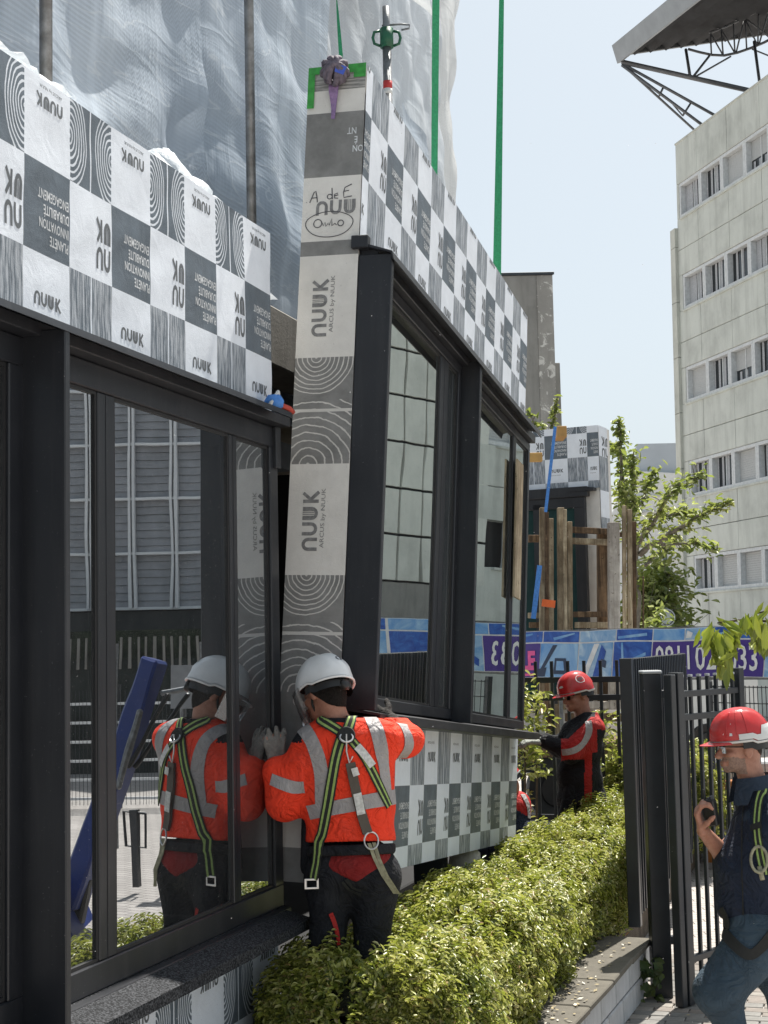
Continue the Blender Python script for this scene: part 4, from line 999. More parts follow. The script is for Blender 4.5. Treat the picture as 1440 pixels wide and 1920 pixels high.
q = MB()
for i in range(7):
    P = G1+gd*(.74*(i+.5)/7); q.box(Fr((P[0], P[1], 0), gd, np.cross(UPZ, gd), UPZ), -.012, .012, -.012, .012, 1.931, 1.945, 0)
part('bar_caps', q, CAPM, gt_)
Pa, Pb = atY(930, 1250, 14.6), atY(1172, 1250, 14.2)
railing('railing_fence', 'dark bar fence crossing behind the worker in the red and black jacket', 'fence', (Pa[0], Pa[1], 0), (Pb[0], Pb[1], 0), .25, 1.98, (1.80, 1.63, .5), 8, .030, .030, MAT['steel_dk'], rail_h=.055)
Pc, Pd = atY(1330, 1300, 14.4), atY(1600, 1300, 13.0)
mf = thing('mesh_fence', 'fine dark wire mesh fence under the banner at right', 'fence', (Pc[0], Pc[1], 0)); d = norm((Pd-Pc)*np.array([1, 1, 0])); fr = Fr((Pc[0], Pc[1], 0), d, np.cross(UPZ, d), UPZ)
q = MB()
for i in range(44): q.box(fr, .05*i, .05*i+.006, 0, .006, .1, 1.72)
part('wires', q, MAT['steel_gap'], mf, kind='stuff')
for zr in (1.70, 1.55, 1.35, .9, .3):
    q = MB(); q.box(fr, 0, 2.3, .007, .022, zr, zr+.012); part('rail', q, MAT['galv'], mf)
for a in (.0, 1.4): 
    q = MB(); q.box(fr, a, a+.05, -.05, .0, 0, 1.76, 0, .004); part('post', q, MAT['steel_dk'], mf)
# ------------------------------------------------------------------ banner with numbers
def bannerm(name, c1, c2, sc):
    k = NT(name); v = k.co('Object'); f = k.noise(v, sc, 4, .6, 1.2); c = k.ramp(f, [(.30, c1), (.52, tuple((a+b)/2 for a, b in zip(c1, c2))), (.68, c2)]); k.col(c); k.set(Roughness=.45); return k.mat
BM = [bannerm('banner_sky', (.06, .24, .60), (.32, .52, .74), 3.0), bannerm('banner_deep_blue', (.010, .05, .30), (.05, .17, .55), 7), bannerm('banner_violet', (.050, .030, .21), (.075, .04, .27), 2),
      simple('banner_machine_grey', (.03, .05, .10), .5, bump=0), simple('banner_white', (.72, .73, .75), .5, bump=0), simple('banner_pink', (.75, .10, .32), .5, bump=0), bannerm('banner_pale', (.12, .30, .58), (.50, .64, .76), 5)]
q0, q1 = atY(970, 1183, 18.0), atY(1440, 1197, 16.0); dB = (q1-q0); 
def bx(px):   # along-banner parameter whose picture x is px
    for _ in range(1): pass
    lo, hi = -1.5, 2.5
    for _ in range(40):
        m = (lo+hi)/2; P = q0+dB*m; X = 720+FOC*((P-EYE)@RT)/((P-EYE)@fwd)
        if X < px: lo = m
        else: hi = m
    return lo
ZT = 2.29; BH = .545
def PBn(t, v, off): P = q0+dB*t; nb_ = norm((dB[1], -dB[0], 0)); nb_ = nb_ if nb_[1] < 0 else -nb_; sag = .008*sin(t*17); return np.array([P[0], P[1], ZT-BH+BH*v+.006*sin(t*17)])+nb_*(off+sag)
ban = thing('banner', 'long blue and violet fence banner with white phone digits and machine pictures', 'banner', q0*np.array([1, 1, 0]))
mb = MB(); mb.smooth = True; nB = 150
tA, tZ = bx(690), 1.72
for i in range(nB+1):
    t = tA+(tZ-tA)*i/nB
    mb.v += [tuple(PBn(t, 0, 0)), tuple(PBn(t, .5, 0)), tuple(PBn(t, 1, 0)), tuple(PBn(t, 0, -.004)), tuple(PBn(t, 1, -.004))]
for i in range(nB):
    b = i*5; mb.f += [(b, b+5, b+6, b+1), (b+1, b+6, b+7, b+2), (b+3, b+4, b+9, b+8)]; mb.m += [0]*3
part('canvas', mb, BM[4], ban)
mb = MB(); O1, O2 = .005, .009
def bquad(x0, x1, v0, v1, m, sl=.0, off=O1, n=5):
    t0, t1 = (bx(x0), bx(x1)) if x0 > 10 else (x0, x1)
    n = max(3, int((t1-t0)*90))
    L = [PBn(t0+(t1-t0)*i/n+sl*(v0-.5), v0, off) for i in range(n+1)]; H = [PBn(t0+(t1-t0)*i/n+sl*(v1-.5), v1, off) for i in range(n+1)]
    mb.strip(L, H, m)
SLN = .02
for a, b, m in ((700, 770, 2), (772, 915, 2), (917, 973, 0), (975, 1012, 2), (1013, 1082, 0), (1084, 1148, 6), (1150, 1220, 1), (1222, 1432, 2), (1434, 1500, 6)): bquad(a, b, .01, .735, m, SLN)
for a, b, m in ((700, 780, 1), (782, 880, 0), (882, 912, 0), (914, 1015, 1), (1017, 1082, 1), (1084, 1152, 6), (1154, 1220, 1), (1222, 1280, 0), (1282, 1330, 6), (1332, 1420, 1), (1422, 1500, 0)): bquad(a, b, .765, .99, m, SLN)
for k in range(3): bquad(1.16+.17*k, 1.16+.17*k+.16, .01, .735, (1, 0, 2, 2, 6, 1, 0)[k], SLN); bquad(1.16+.17*k, 1.16+.17*k+.16, .765, .99, (0, 1, 6, 1, 0, 1, 6)[k], SLN)
def bpoly(pts, m, off=O2): mb.add([PBn(bx(x), v, off) for x, v in pts], [tuple(range(len(pts)))], m)
bpoly([(1006, .05), (1012, .05), (1045, .70), (1037, .70)], 3); bpoly([(1008, .02), (1020, .02), (1024, .22), (1006, .18)], 3); bpoly([(1036, .08), (1062, .08), (1060, .42), (1040, .42)], 3, O2+.001); bpoly([(1041, .16), (1056, .16), (1055, .36), (1043, .36)], 0, O2+.002)
bpoly([(1090, .10), (1098, .06), (1124, .72), (1114, .72)], 4); bpoly([(1108, .02), (1122, .04), (1136, .55), (1128, .70), (1116, .30)], 1, O2+.001); bpoly([(1124, .25), (1134, .2), (1136, .35), (1126, .4)], 3, O2+.002)
bpoly([(928, .10), (944, .10), (942, .45), (930, .52)], 3); bpoly([(932, .45), (936, .7), (940, .45)], 3, O2+.001)
bpoly([(1165, .1), (1169, .1), (1169, .72), (1165, .72)], 0); bpoly([(1178, .3), (1210, .45), (1210, .52), (1178, .36)], 0)
bpoly([(1040, .80), (1078, .94), (1078, .97), (1038, .86)], 0); bpoly([(930, .8), (1000, .92), (1000, .96), (930, .85)], 0); bpoly([(1160, .80), (1214, .86), (1214, .92), (1160, .85)], 0); bpoly([(1440, .1), (1480, .5), (1480, .62), (1440, .25)], 1); bpoly([(1340, .8), (1400, .93), (1400, .97), (1340, .86)], 0)
bpoly([(1286, .80), (1296, .80), (1300, .9), (1290, .95)], 4)
part('banner_print', mb, BM, ban)
def btext(s_, px0, px1, v0, v1, m, bold=.012):
    mb = MB()
    pl = text_polys(s_, bold, 'LEFT'); xs = [a for p in pl for a, b in p]; ys = [b for p in pl for a, b in p]; x0, x1, y0, y1 = min(xs), max(xs), min(ys), max(ys); t0, t1 = bx(px0), bx(px1)
    for p in pl: mb.add([PBn(t0+(t1-t0)*(a-x0)/(x1-x0), v0+(v1-v0)*(b-y0)/(y1-y0), O2+.004) for a, b in p], [tuple(range(len(p)))], m)
    part('lettering', mb, [BM[4], BM[5]], ban, kind=None)
btext('0811', 1228, 1292, .16, .66, 0); btext('02', 1303, 1342, .14, .66, 0); btext('033', 1363, 1419, .12, .64, 0)
btext('LE', 976, 1004, .16, .58, 1, .05); btext('2', 888, 908, .14, .64, 0); btext('__', 976, 1004, .04, .09, 1, .03)
# banner fence frame behind
mb = MB()
for i in range(14):
    P = PBn(tA+.30*i, 0, -.04); mb.box(Fr((P[0], P[1], 0), (1, 0, 0), (0, 1, 0), UPZ), -.02, .02, -.02, .02, 0, 2.25)
for v in (-.02, 1.0): mb.beam(PBn(tA, v, -.03), PBn(tZ, v, -.03), .03, .03)
part('support_frame', mb, MAT['galv'], ban)
# ------------------------------------------------------------------ third unit waiting in a timber stillage on a trailer
YM = 19.3
def mpt(x, y, Y=YM): return atY(x, y, Y)
um = thing('facade_unit', 'facade unit waiting upright in a timber stillage behind the banner', 'facade unit', mpt(1060, 1180)*np.array([1, 1, 0]), 'prefabricated facade units')
ca = mpt(1121, 797); cb = mpt(990, 797); dx = norm((cb-ca)*np.array([1, 1, 0])+np.array([0, .45, 0])); dn = norm(np.cross(UPZ, dx)); dn = dn if dn[1] < 0 else -dn
UFm = Fr((ca[0], ca[1], 0), dx, dn, UPZ); ztu = ca[2]; dy2 = -dn
UF2 = Fr((ca[0], ca[1], 0), dy2, -dx, UPZ)
mb = MB(); mb.box(UFm, 0.01, 1.35, -.5, -.01, .9, ztu-.005, 0); part('insulated_box', mb, MAT['t_white'], um)
tl_ = .315; Pm = lambda a, b, off: UFm(1.4-a, off+.004, b)
cu_ = [1.4-.155-.0+tl_*k for k in range(-5, 2)]; cu_ = [1.4-.43-tl_*3, 1.4-.43-tl_*2, 1.4-.43-tl_, 1.4-.43, 1.4-.155, 1.4]
bu = [ztu-.09-tl_*k for k in range(3, -2, -1)]
membrane(um, Pm, (cu_, .0, 1.4), (bu, ztu-.82, ztu), lambda i, j: [[0, 2], [2, 0], [0, 1], [3, 0], [0, 0]][j][(i+1) % 2], lambda i, j, kd: deco_facade(i, j, kd, ('x', 'bot', 'mid', 'top', 'x')) if j > 0 else [], sub=(1, 1))
Pm2 = lambda a, b, off: UF2(a, off+.004, b)
membrane(um, Pm2, ([0, .5], 0, .36), ([ztu-2.6, ztu-1.55, ztu-1.2, ztu-.85, ztu-.40, ztu-.02, ztu+.3], .9, ztu), lambda i, j: [0, 2, 0, 2, 0, 0][j], lambda i, j, kd: [(rotp(L_STACK, R180), .5, .35, .6, .6, 0)] if j in (4,) else [], sub=(1, 1))
mb = MB(); mb.box(UFm, -.02+.16, 1.35, 0, .12, ztu-.93, ztu-.80, 0, .005); mb.box(UFm, .05, .40, 0, .13, ztu-.86, ztu-.82, 0); part('canopy_flashing', mb, MAT['alu'], um)
mb = MB(); frame_rect(mb, UFm, .19, 1.35, 1.3, ztu-.93, .14, 0, .09); mb.box(UFm, .78, .90, 0, .09, 1.4, ztu-1.0); f = part('window_frame', mb, MAT['alu'], um)
for a, b in ((.33, .78), (.90, 1.21)):
    p_ = MB(); p_.add([UFm(a, .05, 1.44), UFm(b, .05, 1.44), UFm(b, .05, ztu-1.07), UFm(a, .05, ztu-1.07)], [(0, 1, 2, 3)]); part('glass_pane', p_, simple('green_tinted_glass', (.02, .05, .05), .05, bump=0), f)
def stick(lst, name='timber', w=.1, parent=None, mat=None, Y=YM-.55):
    for (x0, y0, x1, y1, w_, Y_, m_) in lst:
        q = MB(); P, Q = atY(x0, y0, Y_), atY(x1, y1, Y_); q.beam(P, Q, w_, w_*1.1, up=(0, 1, 0), bev=.006); part(name, q, m_, parent)
st = thing('timber_stillage', 'rough timber stillage frame holding the waiting facade unit', 'timber frame', mpt(1080, 1250, 18.9)*np.array([1, 1, 0]))
W_, WP, WD = MAT['wood'], MAT['wood_p'], MAT['wood_d']
stick([(1017, 952, 1017, 1330, .075, 18.6, W_), (1025, 960, 1025, 1330, .05, 18.45, WD), (1033, 972, 1034, 1330, .06, 18.6, W_), (1051, 952, 1053, 1330, .085, 18.6, W_), (1059, 955, 1061, 1330, .045, 18.45, W_), (1068, 978, 1070, 1330, .06, 18.6, W_),
       (1150, 980, 1152, 1330, .135, 18.5, WP), (1130, 1000, 1132, 1330, .14, 18.9, WD), (1170, 948, 1172, 1330, .05, 18.7, W_), (1180, 955, 1182, 1330, .06, 18.7, W_), (1189, 978, 1190, 1330, .05, 18.8, WD), (1206, 1080, 1206, 1330, .02, 18.9, WD),
       (990, 1010, 1015, 1010, .09, 18.75, WD), (1070, 993, 1140, 997, .075, 18.75, WD), (1070, 1014, 1140, 1017, .075, 18.7, W_), (1155, 1002, 1190, 1004, .06, 18.9, WD), (1075, 1152, 1140, 1152, .07, 18.75, WD), (1078, 1172, 1142, 1172, .075, 18.7, W_), (990, 1154, 1015, 1154, .07, 18.75, W_), (992, 1172, 1015, 1172, .07, 18.75, WD),
       (1045, 1320, 1045, 1400, .08, 18.6, W_), (1030, 1320, 1030, 1400, .08, 18.6, WD), (1060, 1345, 1165, 1345, .10, 18.5, WD), (1075, 1322, 1165, 1322, .09, 18.5, WP)], parent=st)
q = MB(); P = atY(1052, 808, 18.6); q.box(Fr(P, (1, 0, 0), (0, 1, 0), UPZ), -.06, .06, -.1, .3, -.09, .05, 0, .006); part('timber', q, simple('new_orange_timber', (.42, .24, .08), .8, bump=.3), st)
q = MB(); P = atY(1000, 857, 18.6); q.box(Fr(P, (1, 0, 0), (0, 1, 0), UPZ), -.12, .11, -.05, .05, -.06, .05, 0, .006); part('timber', q, simple('new_orange_timber', (.50, .30, .10), .8, bump=.3), st)
q = MB(); a, b = atY(1041, 800, 18.3), atY(1023, 960, 18.3); q.beam(a, b, .038, .01, up=(0, 1, 0))
solo('ratchet_strap', q, MAT['blue_web'], a, 'long blue lashing strap running over the top of the waiting facade unit', 'strap')
q = MB(); a, b = atY(1012, 1060, 18.3), atY(1000, 1160, 18.3); q.beam(a, b, .06, .01, up=(0, 1, 0)); solo('ratchet_strap', q, MAT['blue_web'], a, 'short lower piece of blue strap left of the stillage posts', 'strap')
q = MB(); a, b = atY(1016, 1130, 18.35), atY(1041, 1133, 18.35); q.beam(a, b, .09, .01, up=(0, 1, 0)); solo('ratchet_strap', q, simple('orange_webbing', (.75, .14, .03), .6, bump=0), a, 'short orange strap round a stillage post', 'strap')
tr_ = thing('trailer', 'flat trailer deck under the timber stillage, mostly hidden by fences', 'trailer', (2.6, 18.9, 0))
q = MB(); a, b = atY(960, 1395, 18.4), atY(1290, 1395, 18.4); q.box(WF, a[0], b[0], 18.2, 20.6, .78, .93, 0, .01); part('deck', q, WD, tr_)
q = MB(); q.box(WF, a[0], b[0], 18.3, 20.5, .60, .775, 0, .01); part('chassis', q, MAT['steel_dk'], tr_)
for x in (b[0]-.5, b[0]-1.6):
    q = MB(); q.lathe(Fr((x, 18.35, .38), (1, 0, 0), (0, 0, 1), (0, 1, 0)), [(.001, 0), (.2, 0), (.22, .03), (.36, 0), (.38, .05), (.38, .2), (.36, .24), (.001, .24)], 24); part('wheel', q, MAT['black'], tr_)
# kerbs, pallet, barriers glimpsed between the gate bars
q = MB(); a, b = atY(1120, 1400, 15.4), atY(1560, 1400, 14.6); fr = Fr((a[0], a[1], 0), norm((b-a)*np.array([1, 1, 0])), (0, 1, 0), UPZ)
q.box(fr, 0, 4.5, 0, .5, .0, .95, 0, .02); solo('concrete_barrier', q, MAT['block'], (a[0], a[1], 0), 'pale concrete barrier seen between the gate bars', 'barrier')
q = MB(); q.box(fr, .9, 3.5, -.3, -.2, .70, .79, 0, .01); q.box(fr, 1.0, 1.08, -.3, -.2, 0, .70); q.box(fr, 2.9, 2.98, -.3, -.2, 0, .70); solo('safety_barrier', q, simple('orange_plastic', (.55, .20, .05), .5), fr(1, -.3, 0), 'orange low barrier rail behind the gate bars', 'barrier')
vn_ = thing('white_van', 'white van partly seen through the fences behind the red-helmeted worker', 'van', (3.6, 26, 0))
q = MB(); q.poly_prism(Fr((0, 26, 0), (1, 0, 0), (0, 1, 0), UPZ), [(1.9, .35), (6.4, .35), (6.4, 2.05), (6.2, 2.2), (3.2, 2.2), (2.6, 1.45), (1.95, 1.25)], 0, 1.9); part('body', q, MAT['white_pt'], vn_)
q = MB(); q.poly_prism(Fr((0, 25.99, 0), (1, 0, 0), (0, 1, 0), UPZ), [(2.75, 1.45), (3.9, 1.45), (3.9, 2.05), (3.25, 2.05)], -.01, .0); part('side_window', q, MAT['dkglass'], vn_)
for x in (2.7, 5.5):
    q = MB(); q.lathe(Fr((x, 25.95, .36), (1, 0, 0), (0, 0, 1), (0, 1, 0)), [(.001, 0), (.2, .0), (.22, .03), (.33, .0), (.36, .05), (.36, .2)], 24); part('wheel', q, MAT['black'], vn_)
# ------------------------------------------------------------------ what stands across the street, right of the picture (seen in the window reflections)
GP = (G0+OG)*KU
def vm(x, y, Yv):           # point that appears at picture (x, y) in the left window at mirrored distance Yv
    P = atY(x, y, Yv); return P-2*(P@FN-GP)*FN
def vmf(Yv):                # frame of a plane facing the mirrored camera
    o = np.array([0, Yv, 0.]); o = o-2*(o@FN-GP)*FN; ex = np.array([1, 0, 0.])-2*FN[0]*FN; ey = np.array([0, 1., 0])-2*FN[1]*FN
    return Fr(o, ex, -ey, UPZ)
VF = vmf(30.0)
gb = thing('glazed_building', 'louvred building with white grid across the street, reflected in the left window', 'building', VF(-6, 0, 0))
x0, x1 = -9.6, -2.2; cw, ch = .86, 1.105; nR = 7; z0 = 3.02
mb = MB(); mb.box(VF, x0, x1, -6, -.30, 0, z0+nR*ch, 0); part('core', mb, MAT['room'], gb)
mb = MB(); mb.box(VF, x0, x1, -.29, -.05, .0, z0-.05, 0); part('plinth_wall', mb, simple('dark_plinth', (.05, .055, .055), .9, bump=.3), gb)  # ground floor in its own dark grey
LV = simple('grey_louvre', (.34, .35, .37), .5, .0, .15, 3, 0); WG = simple('white_grid_frame', (.80, .81, .82), .45, 0, .06, 4, 0)
off0 = -(720-245)/FOC*30
nC = int((x1-x0)/cw)
for r in range(nR):
    q = MB()
    for k in range(7): q.add([VF(x0, -.12, z0+r*ch+ch*k/7+.004), VF(x1, -.12, z0+r*ch+ch*k/7+.004), VF(x1, -.145, z0+r*ch+ch*(k+1)/7), VF(x0, -.145, z0+r*ch+ch*(k+1)/7)], [(0, 1, 2, 3)])
    part('louvres', q, LV, gb)
    q = MB(); q.box(VF, x0, x1, -.10, .02, z0+r*ch-.028, z0+r*ch+.028, 0, .004); part('grid_rail', q, WG, gb)
c = off0
while c > x0: c -= cw
c += cw
while c < x1:
    q = MB(); q.box(VF, c-.075, c-.018, -.10, .06, z0, z0+nR*ch, 0, .004); q.box(VF, c+.018, c+.075, -.10, .06, z0, z0+nR*ch, 0, .004); part('grid_mullion', q, WG, gb); c += cw
# pale panelled wing continuing the office block towards us
wg = thing('panelled_wing', 'pale panelled office wing with dark joints, reflected in the hanging window', 'building', BF(17, 0, 0))
WPn = conc('pale_wing_panel', (.66, .67, .62), .6, .25); q = MB(); q.box(BF, 13.9, 22.5, -6, -.1, 0, 13, 0); part('core', q, MAT['room'], wg)
for r in range(10):
    for c_ in range(12):
        if 3.1+1.05*(r+1) > 13.2: continue
        q = MB(); q.box(BF, 13.95+.72*c_+.028, 13.95+.72*(c_+1)-.028, -.09, .0, 3.1+1.05*r+.03, 3.1+1.05*(r+1)-.03, 0, .005); part('facade_panel', q, WPn, wg)
q = MB(); q.box(BF, 13.95, 22.5, -.09, -.05, 0, 3.08); part('plinth_wall', q, MAT['conc_g'], wg)
VF2 = vmf(21.0)
f2 = thing('panel_fence', 'light metal panel fence across the street, seen reflected behind the worker', 'fence', VF2(-3, 0, 0))
for z in (.12, .38, .64, .90, 1.16, 1.42): 
    q = MB(); q.box(VF2, -6.2, -1.2, 0, .03, z, z+.035); part('rail', q, WG, f2)
q = MB()
for i in range(100): q.box(VF2, -6.2+.05*i, -6.2+.05*i+.006, .031, .036, .05, 1.62)
part('wires', q, MAT['steel_dk'], f2, kind='stuff')
for i in range(5): q = MB(); q.box(VF2, -6.2+1.22*i, -6.15+1.22*i, -.05, -.001, 0, 1.7); part('post', q, MAT['steel_dk'], f2)
VF3 = vmf(27.0); f3 = thing('spike_fence', 'dark fence with pale spikes below the glazed building, seen reflected', 'fence', VF3(-5, 0, 0))
q = MB(); q.box(VF3, -9, -1.8, -.05, 0, 0, 2.02); part('infill', q, simple('dark_green_screen', (.02, .026, .024), .9, bump=.2, scale=2, var=.5), f3)
q = MB()
for i in range(46): q.box(VF3, -9+.155*i, -8.955+.155*i, .0, .03, 1.85, 2.42)
part('spikes', q, MAT['conc_slab'], f3)
q = MB(); q.box(VF3, -8.8, -1.4, -2.2, -.4, 0, 2.55); solo('clipped_screen', q, simple('dark_evergreen_screen', (.028, .04, .022), .95, 0, .6, 6, .8, .05), VF3(-5, -1, 0), 'dark clipped evergreen screen behind the spiked fence, seen reflected', 'hedge')
# blue boom machine
bm = thing('lifting_machine', 'blue articulated lifting boom parked across the pavement, seen reflected in the left window', 'machine', vm(200, 1700, 12)*np.array([1, 1, 0]))
YB = 12.0
def vbeam(x0, y0, x1, y1, w, h, name, mat, Y0=YB, Y1=YB):
    q = MB(); q.beam(vm(x0, y0, Y0), vm(x1, y1, Y1), w, h, up=FN, bev=.02); return part(name, q, mat, bm)
vbeam(290, 1236, 205, 1505, .21, .16, 'boom', MAT['blue_paint']); vbeam(206, 1490, 130, 1700, .24, .18, 'boom', MAT['blue_paint'])
vbeam(262, 1330, 222, 1480, .05, .05, 'hydraulic_ram', MAT['galv'], 11.8, 11.8); vbeam(315, 1300, 240, 1440, .035, .035, 'hose', MAT['black'], 11.9, 11.9); vbeam(355, 1300, 250, 1440, .035, .035, 'hose', MAT['black'], 12.1, 12.0)
vbeam(300, 1300, 360, 1290, .04, .04, 'link_arm', MAT['galv']); vbeam(150, 1640, 130, 1730, .10, .2, 'boom', MAT['black'])
q = MB(); q.beam(vm(130, 1690, 12), vm(60, 1730, 12), .9, .6, up=UPZ, bev=.05); part('chassis', q, MAT['blue_paint'], bm)
q = MB(); q.beam(vm(320, 1288, 14), vm(372, 1288, 14), .40, .03, up=(1, 1, 0)); sg_ = thing('grey_board', 'blank grey board on a post, seen reflected beside the helmet', 'sign', vm(345, 1500, 14)*np.array([1, 1, 0])); part('board', q, simple('grey_board', (.30, .31, .32), .7), sg_)
q = MB(); q.tube([vm(345, 1310, 14.05), vm(345, 1630, 14.05)], .03, 8); part('post', q, MAT['galv'], sg_)
br_ = thing('bicycle_rack', 'dark bar and hoop of a street rack on the paving, seen reflected beside the worker', 'rack', vm(258, 1663, 13.6)*np.array([1, 1, 0]))
q = MB(); q.beam(vm(250, 1518, 13.6), vm(257, 1663, 13.6), .06, .06, up=FN); part('post', q, MAT['steel_dk'], br_)
q = MB(); q.tube([vm(270, 1525, 13.6), vm(233, 1521, 13.6), vm(236, 1585, 13.6), vm(272, 1590, 13.6), vm(270, 1525, 13.6)], .014, 8); part('hoop', q, MAT['steel_dk'], br_)
# ------------------------------------------------------------------ leaves
def leafm(name, stops, tr=.35, rough=.45):
    k = NT(name); g = k.n('ShaderNodeNewGeometry'); c = k.ramp(g.outputs['Random Per Island'], stops)
    vo = k.co('Object'); c = k.mix(k.ramp(k.noise(vo, 1.7, 4, .6), [(.45, (0, 0, 0)), (.72, (.45,)*3)]), c, (.48, .42, .14)); c = k.mix(k.ramp(k.noise(vo, 2.9, 4, .6), [(.5, (0, 0, 0)), (.72, (.6,)*3)]), c, (.045, .085, .022))
    k.col(c); k.set(Roughness=rough, Specular_IOR_Level=.45)
    tl = k.n('ShaderNodeBsdfTranslucent'); k.lk(k.mix(.5, c, (.30, .36, .03)), tl.inputs[0]); mx = k.n('ShaderNodeMixShader'); mx.inputs[0].default_value = tr
    k.lk(k.b.outputs[0], mx.inputs[1]); k.lk(tl.outputs[0], mx.inputs[2]); k.lk(mx.outputs[0], k.out.inputs[0]); return k.mat
LM_H = leafm('hedge_leaf', [(0, (.05, .075, .018)), (.18, (.13, .17, .03)), (.45, (.34, .37, .07)), (.78, (.54, .54, .17)), (.94, (.55, .52, .27)), (1, (.30, .16, .07))], .35, .36)
LM_T = leafm('tree_leaf', [(0, (.09, .14, .04)), (.5, (.22, .28, .09)), (1, (.46, .50, .25))], .45)
LM_F = leafm('fresh_leaf', [(0, (.045, .09, .006)), (.45, (.15, .23, .012)), (1, (.36, .42, .05))], .30, .35)
LM_B = leafm('bronze_leaf', [(0, (.28, .16, .08)), (.6, (.36, .30, .10)), (1, (.5, .42, .25))], .4)
BARK = simple('bark', (.09, .065, .045), .9, 0, .3, 30, .6); BARKG = simple('grey_bark', (.15, .135, .11), .9, 0, .3, 20, .6)
def leaves(name, C, N, T, Ln, Wd, mat, parent, curl=.18, kind=None):
    """C centres, N normals, T directions of each leaf; six-corner folded blades"""
    n = len(C); T = T-N*(T*N).sum(1)[:, None]; T /= np.linalg.norm(T, axis=1)[:, None]+1e-9; S = np.cross(N, T)
    Ln = Ln[:, None]; Wd = Wd[:, None]
    v = np.empty((n, 6, 3)); dr = N*Ln*curl
    v[:, 0] = C-T*Ln*.5; v[:, 1] = C-T*Ln*.05+S*Wd*.5+dr*.55; v[:, 2] = C+T*Ln*.28+S*Wd*.33+dr*.3
    v[:, 3] = C+T*Ln*.5-dr*.8; v[:, 4] = C+T*Ln*.28-S*Wd*.33+dr*.3; v[:, 5] = C-T*Ln*.05-S*Wd*.5+dr*.55
    V = v.reshape(-1, 3); b = np.arange(n)[:, None]*6
    F = np.concatenate([b+np.array([[0, 1, 2, 3]]), b+np.array([[0, 3, 4, 5]])], 1).reshape(-1)
    me = bpy.data.meshes.new(name); M = ROOTM[parent.name]; V = V-np.array(M.translation)
    me.vertices.add(len(V)); me.vertices.foreach_set('co', V.ravel()); me.loops.add(len(F)); me.loops.foreach_set('vertex_index', F.astype(np.int32))
    me.polygons.add(n*2); me.polygons.foreach_set('loop_start', np.arange(0, n*8, 4, dtype=np.int32)); me.update(calc_edges=True); me.validate()
    me.materials.append(mat); o = bpy.data.objects.new(name, me); put(o, parent); ROOTM[o.name] = M
    if kind: o['kind'] = kind
    return o
def unit(a): return a/(np.linalg.norm(a, axis=-1)[..., None]+1e-9)
SUND = np.array([sd.x, sd.y, sd.z])
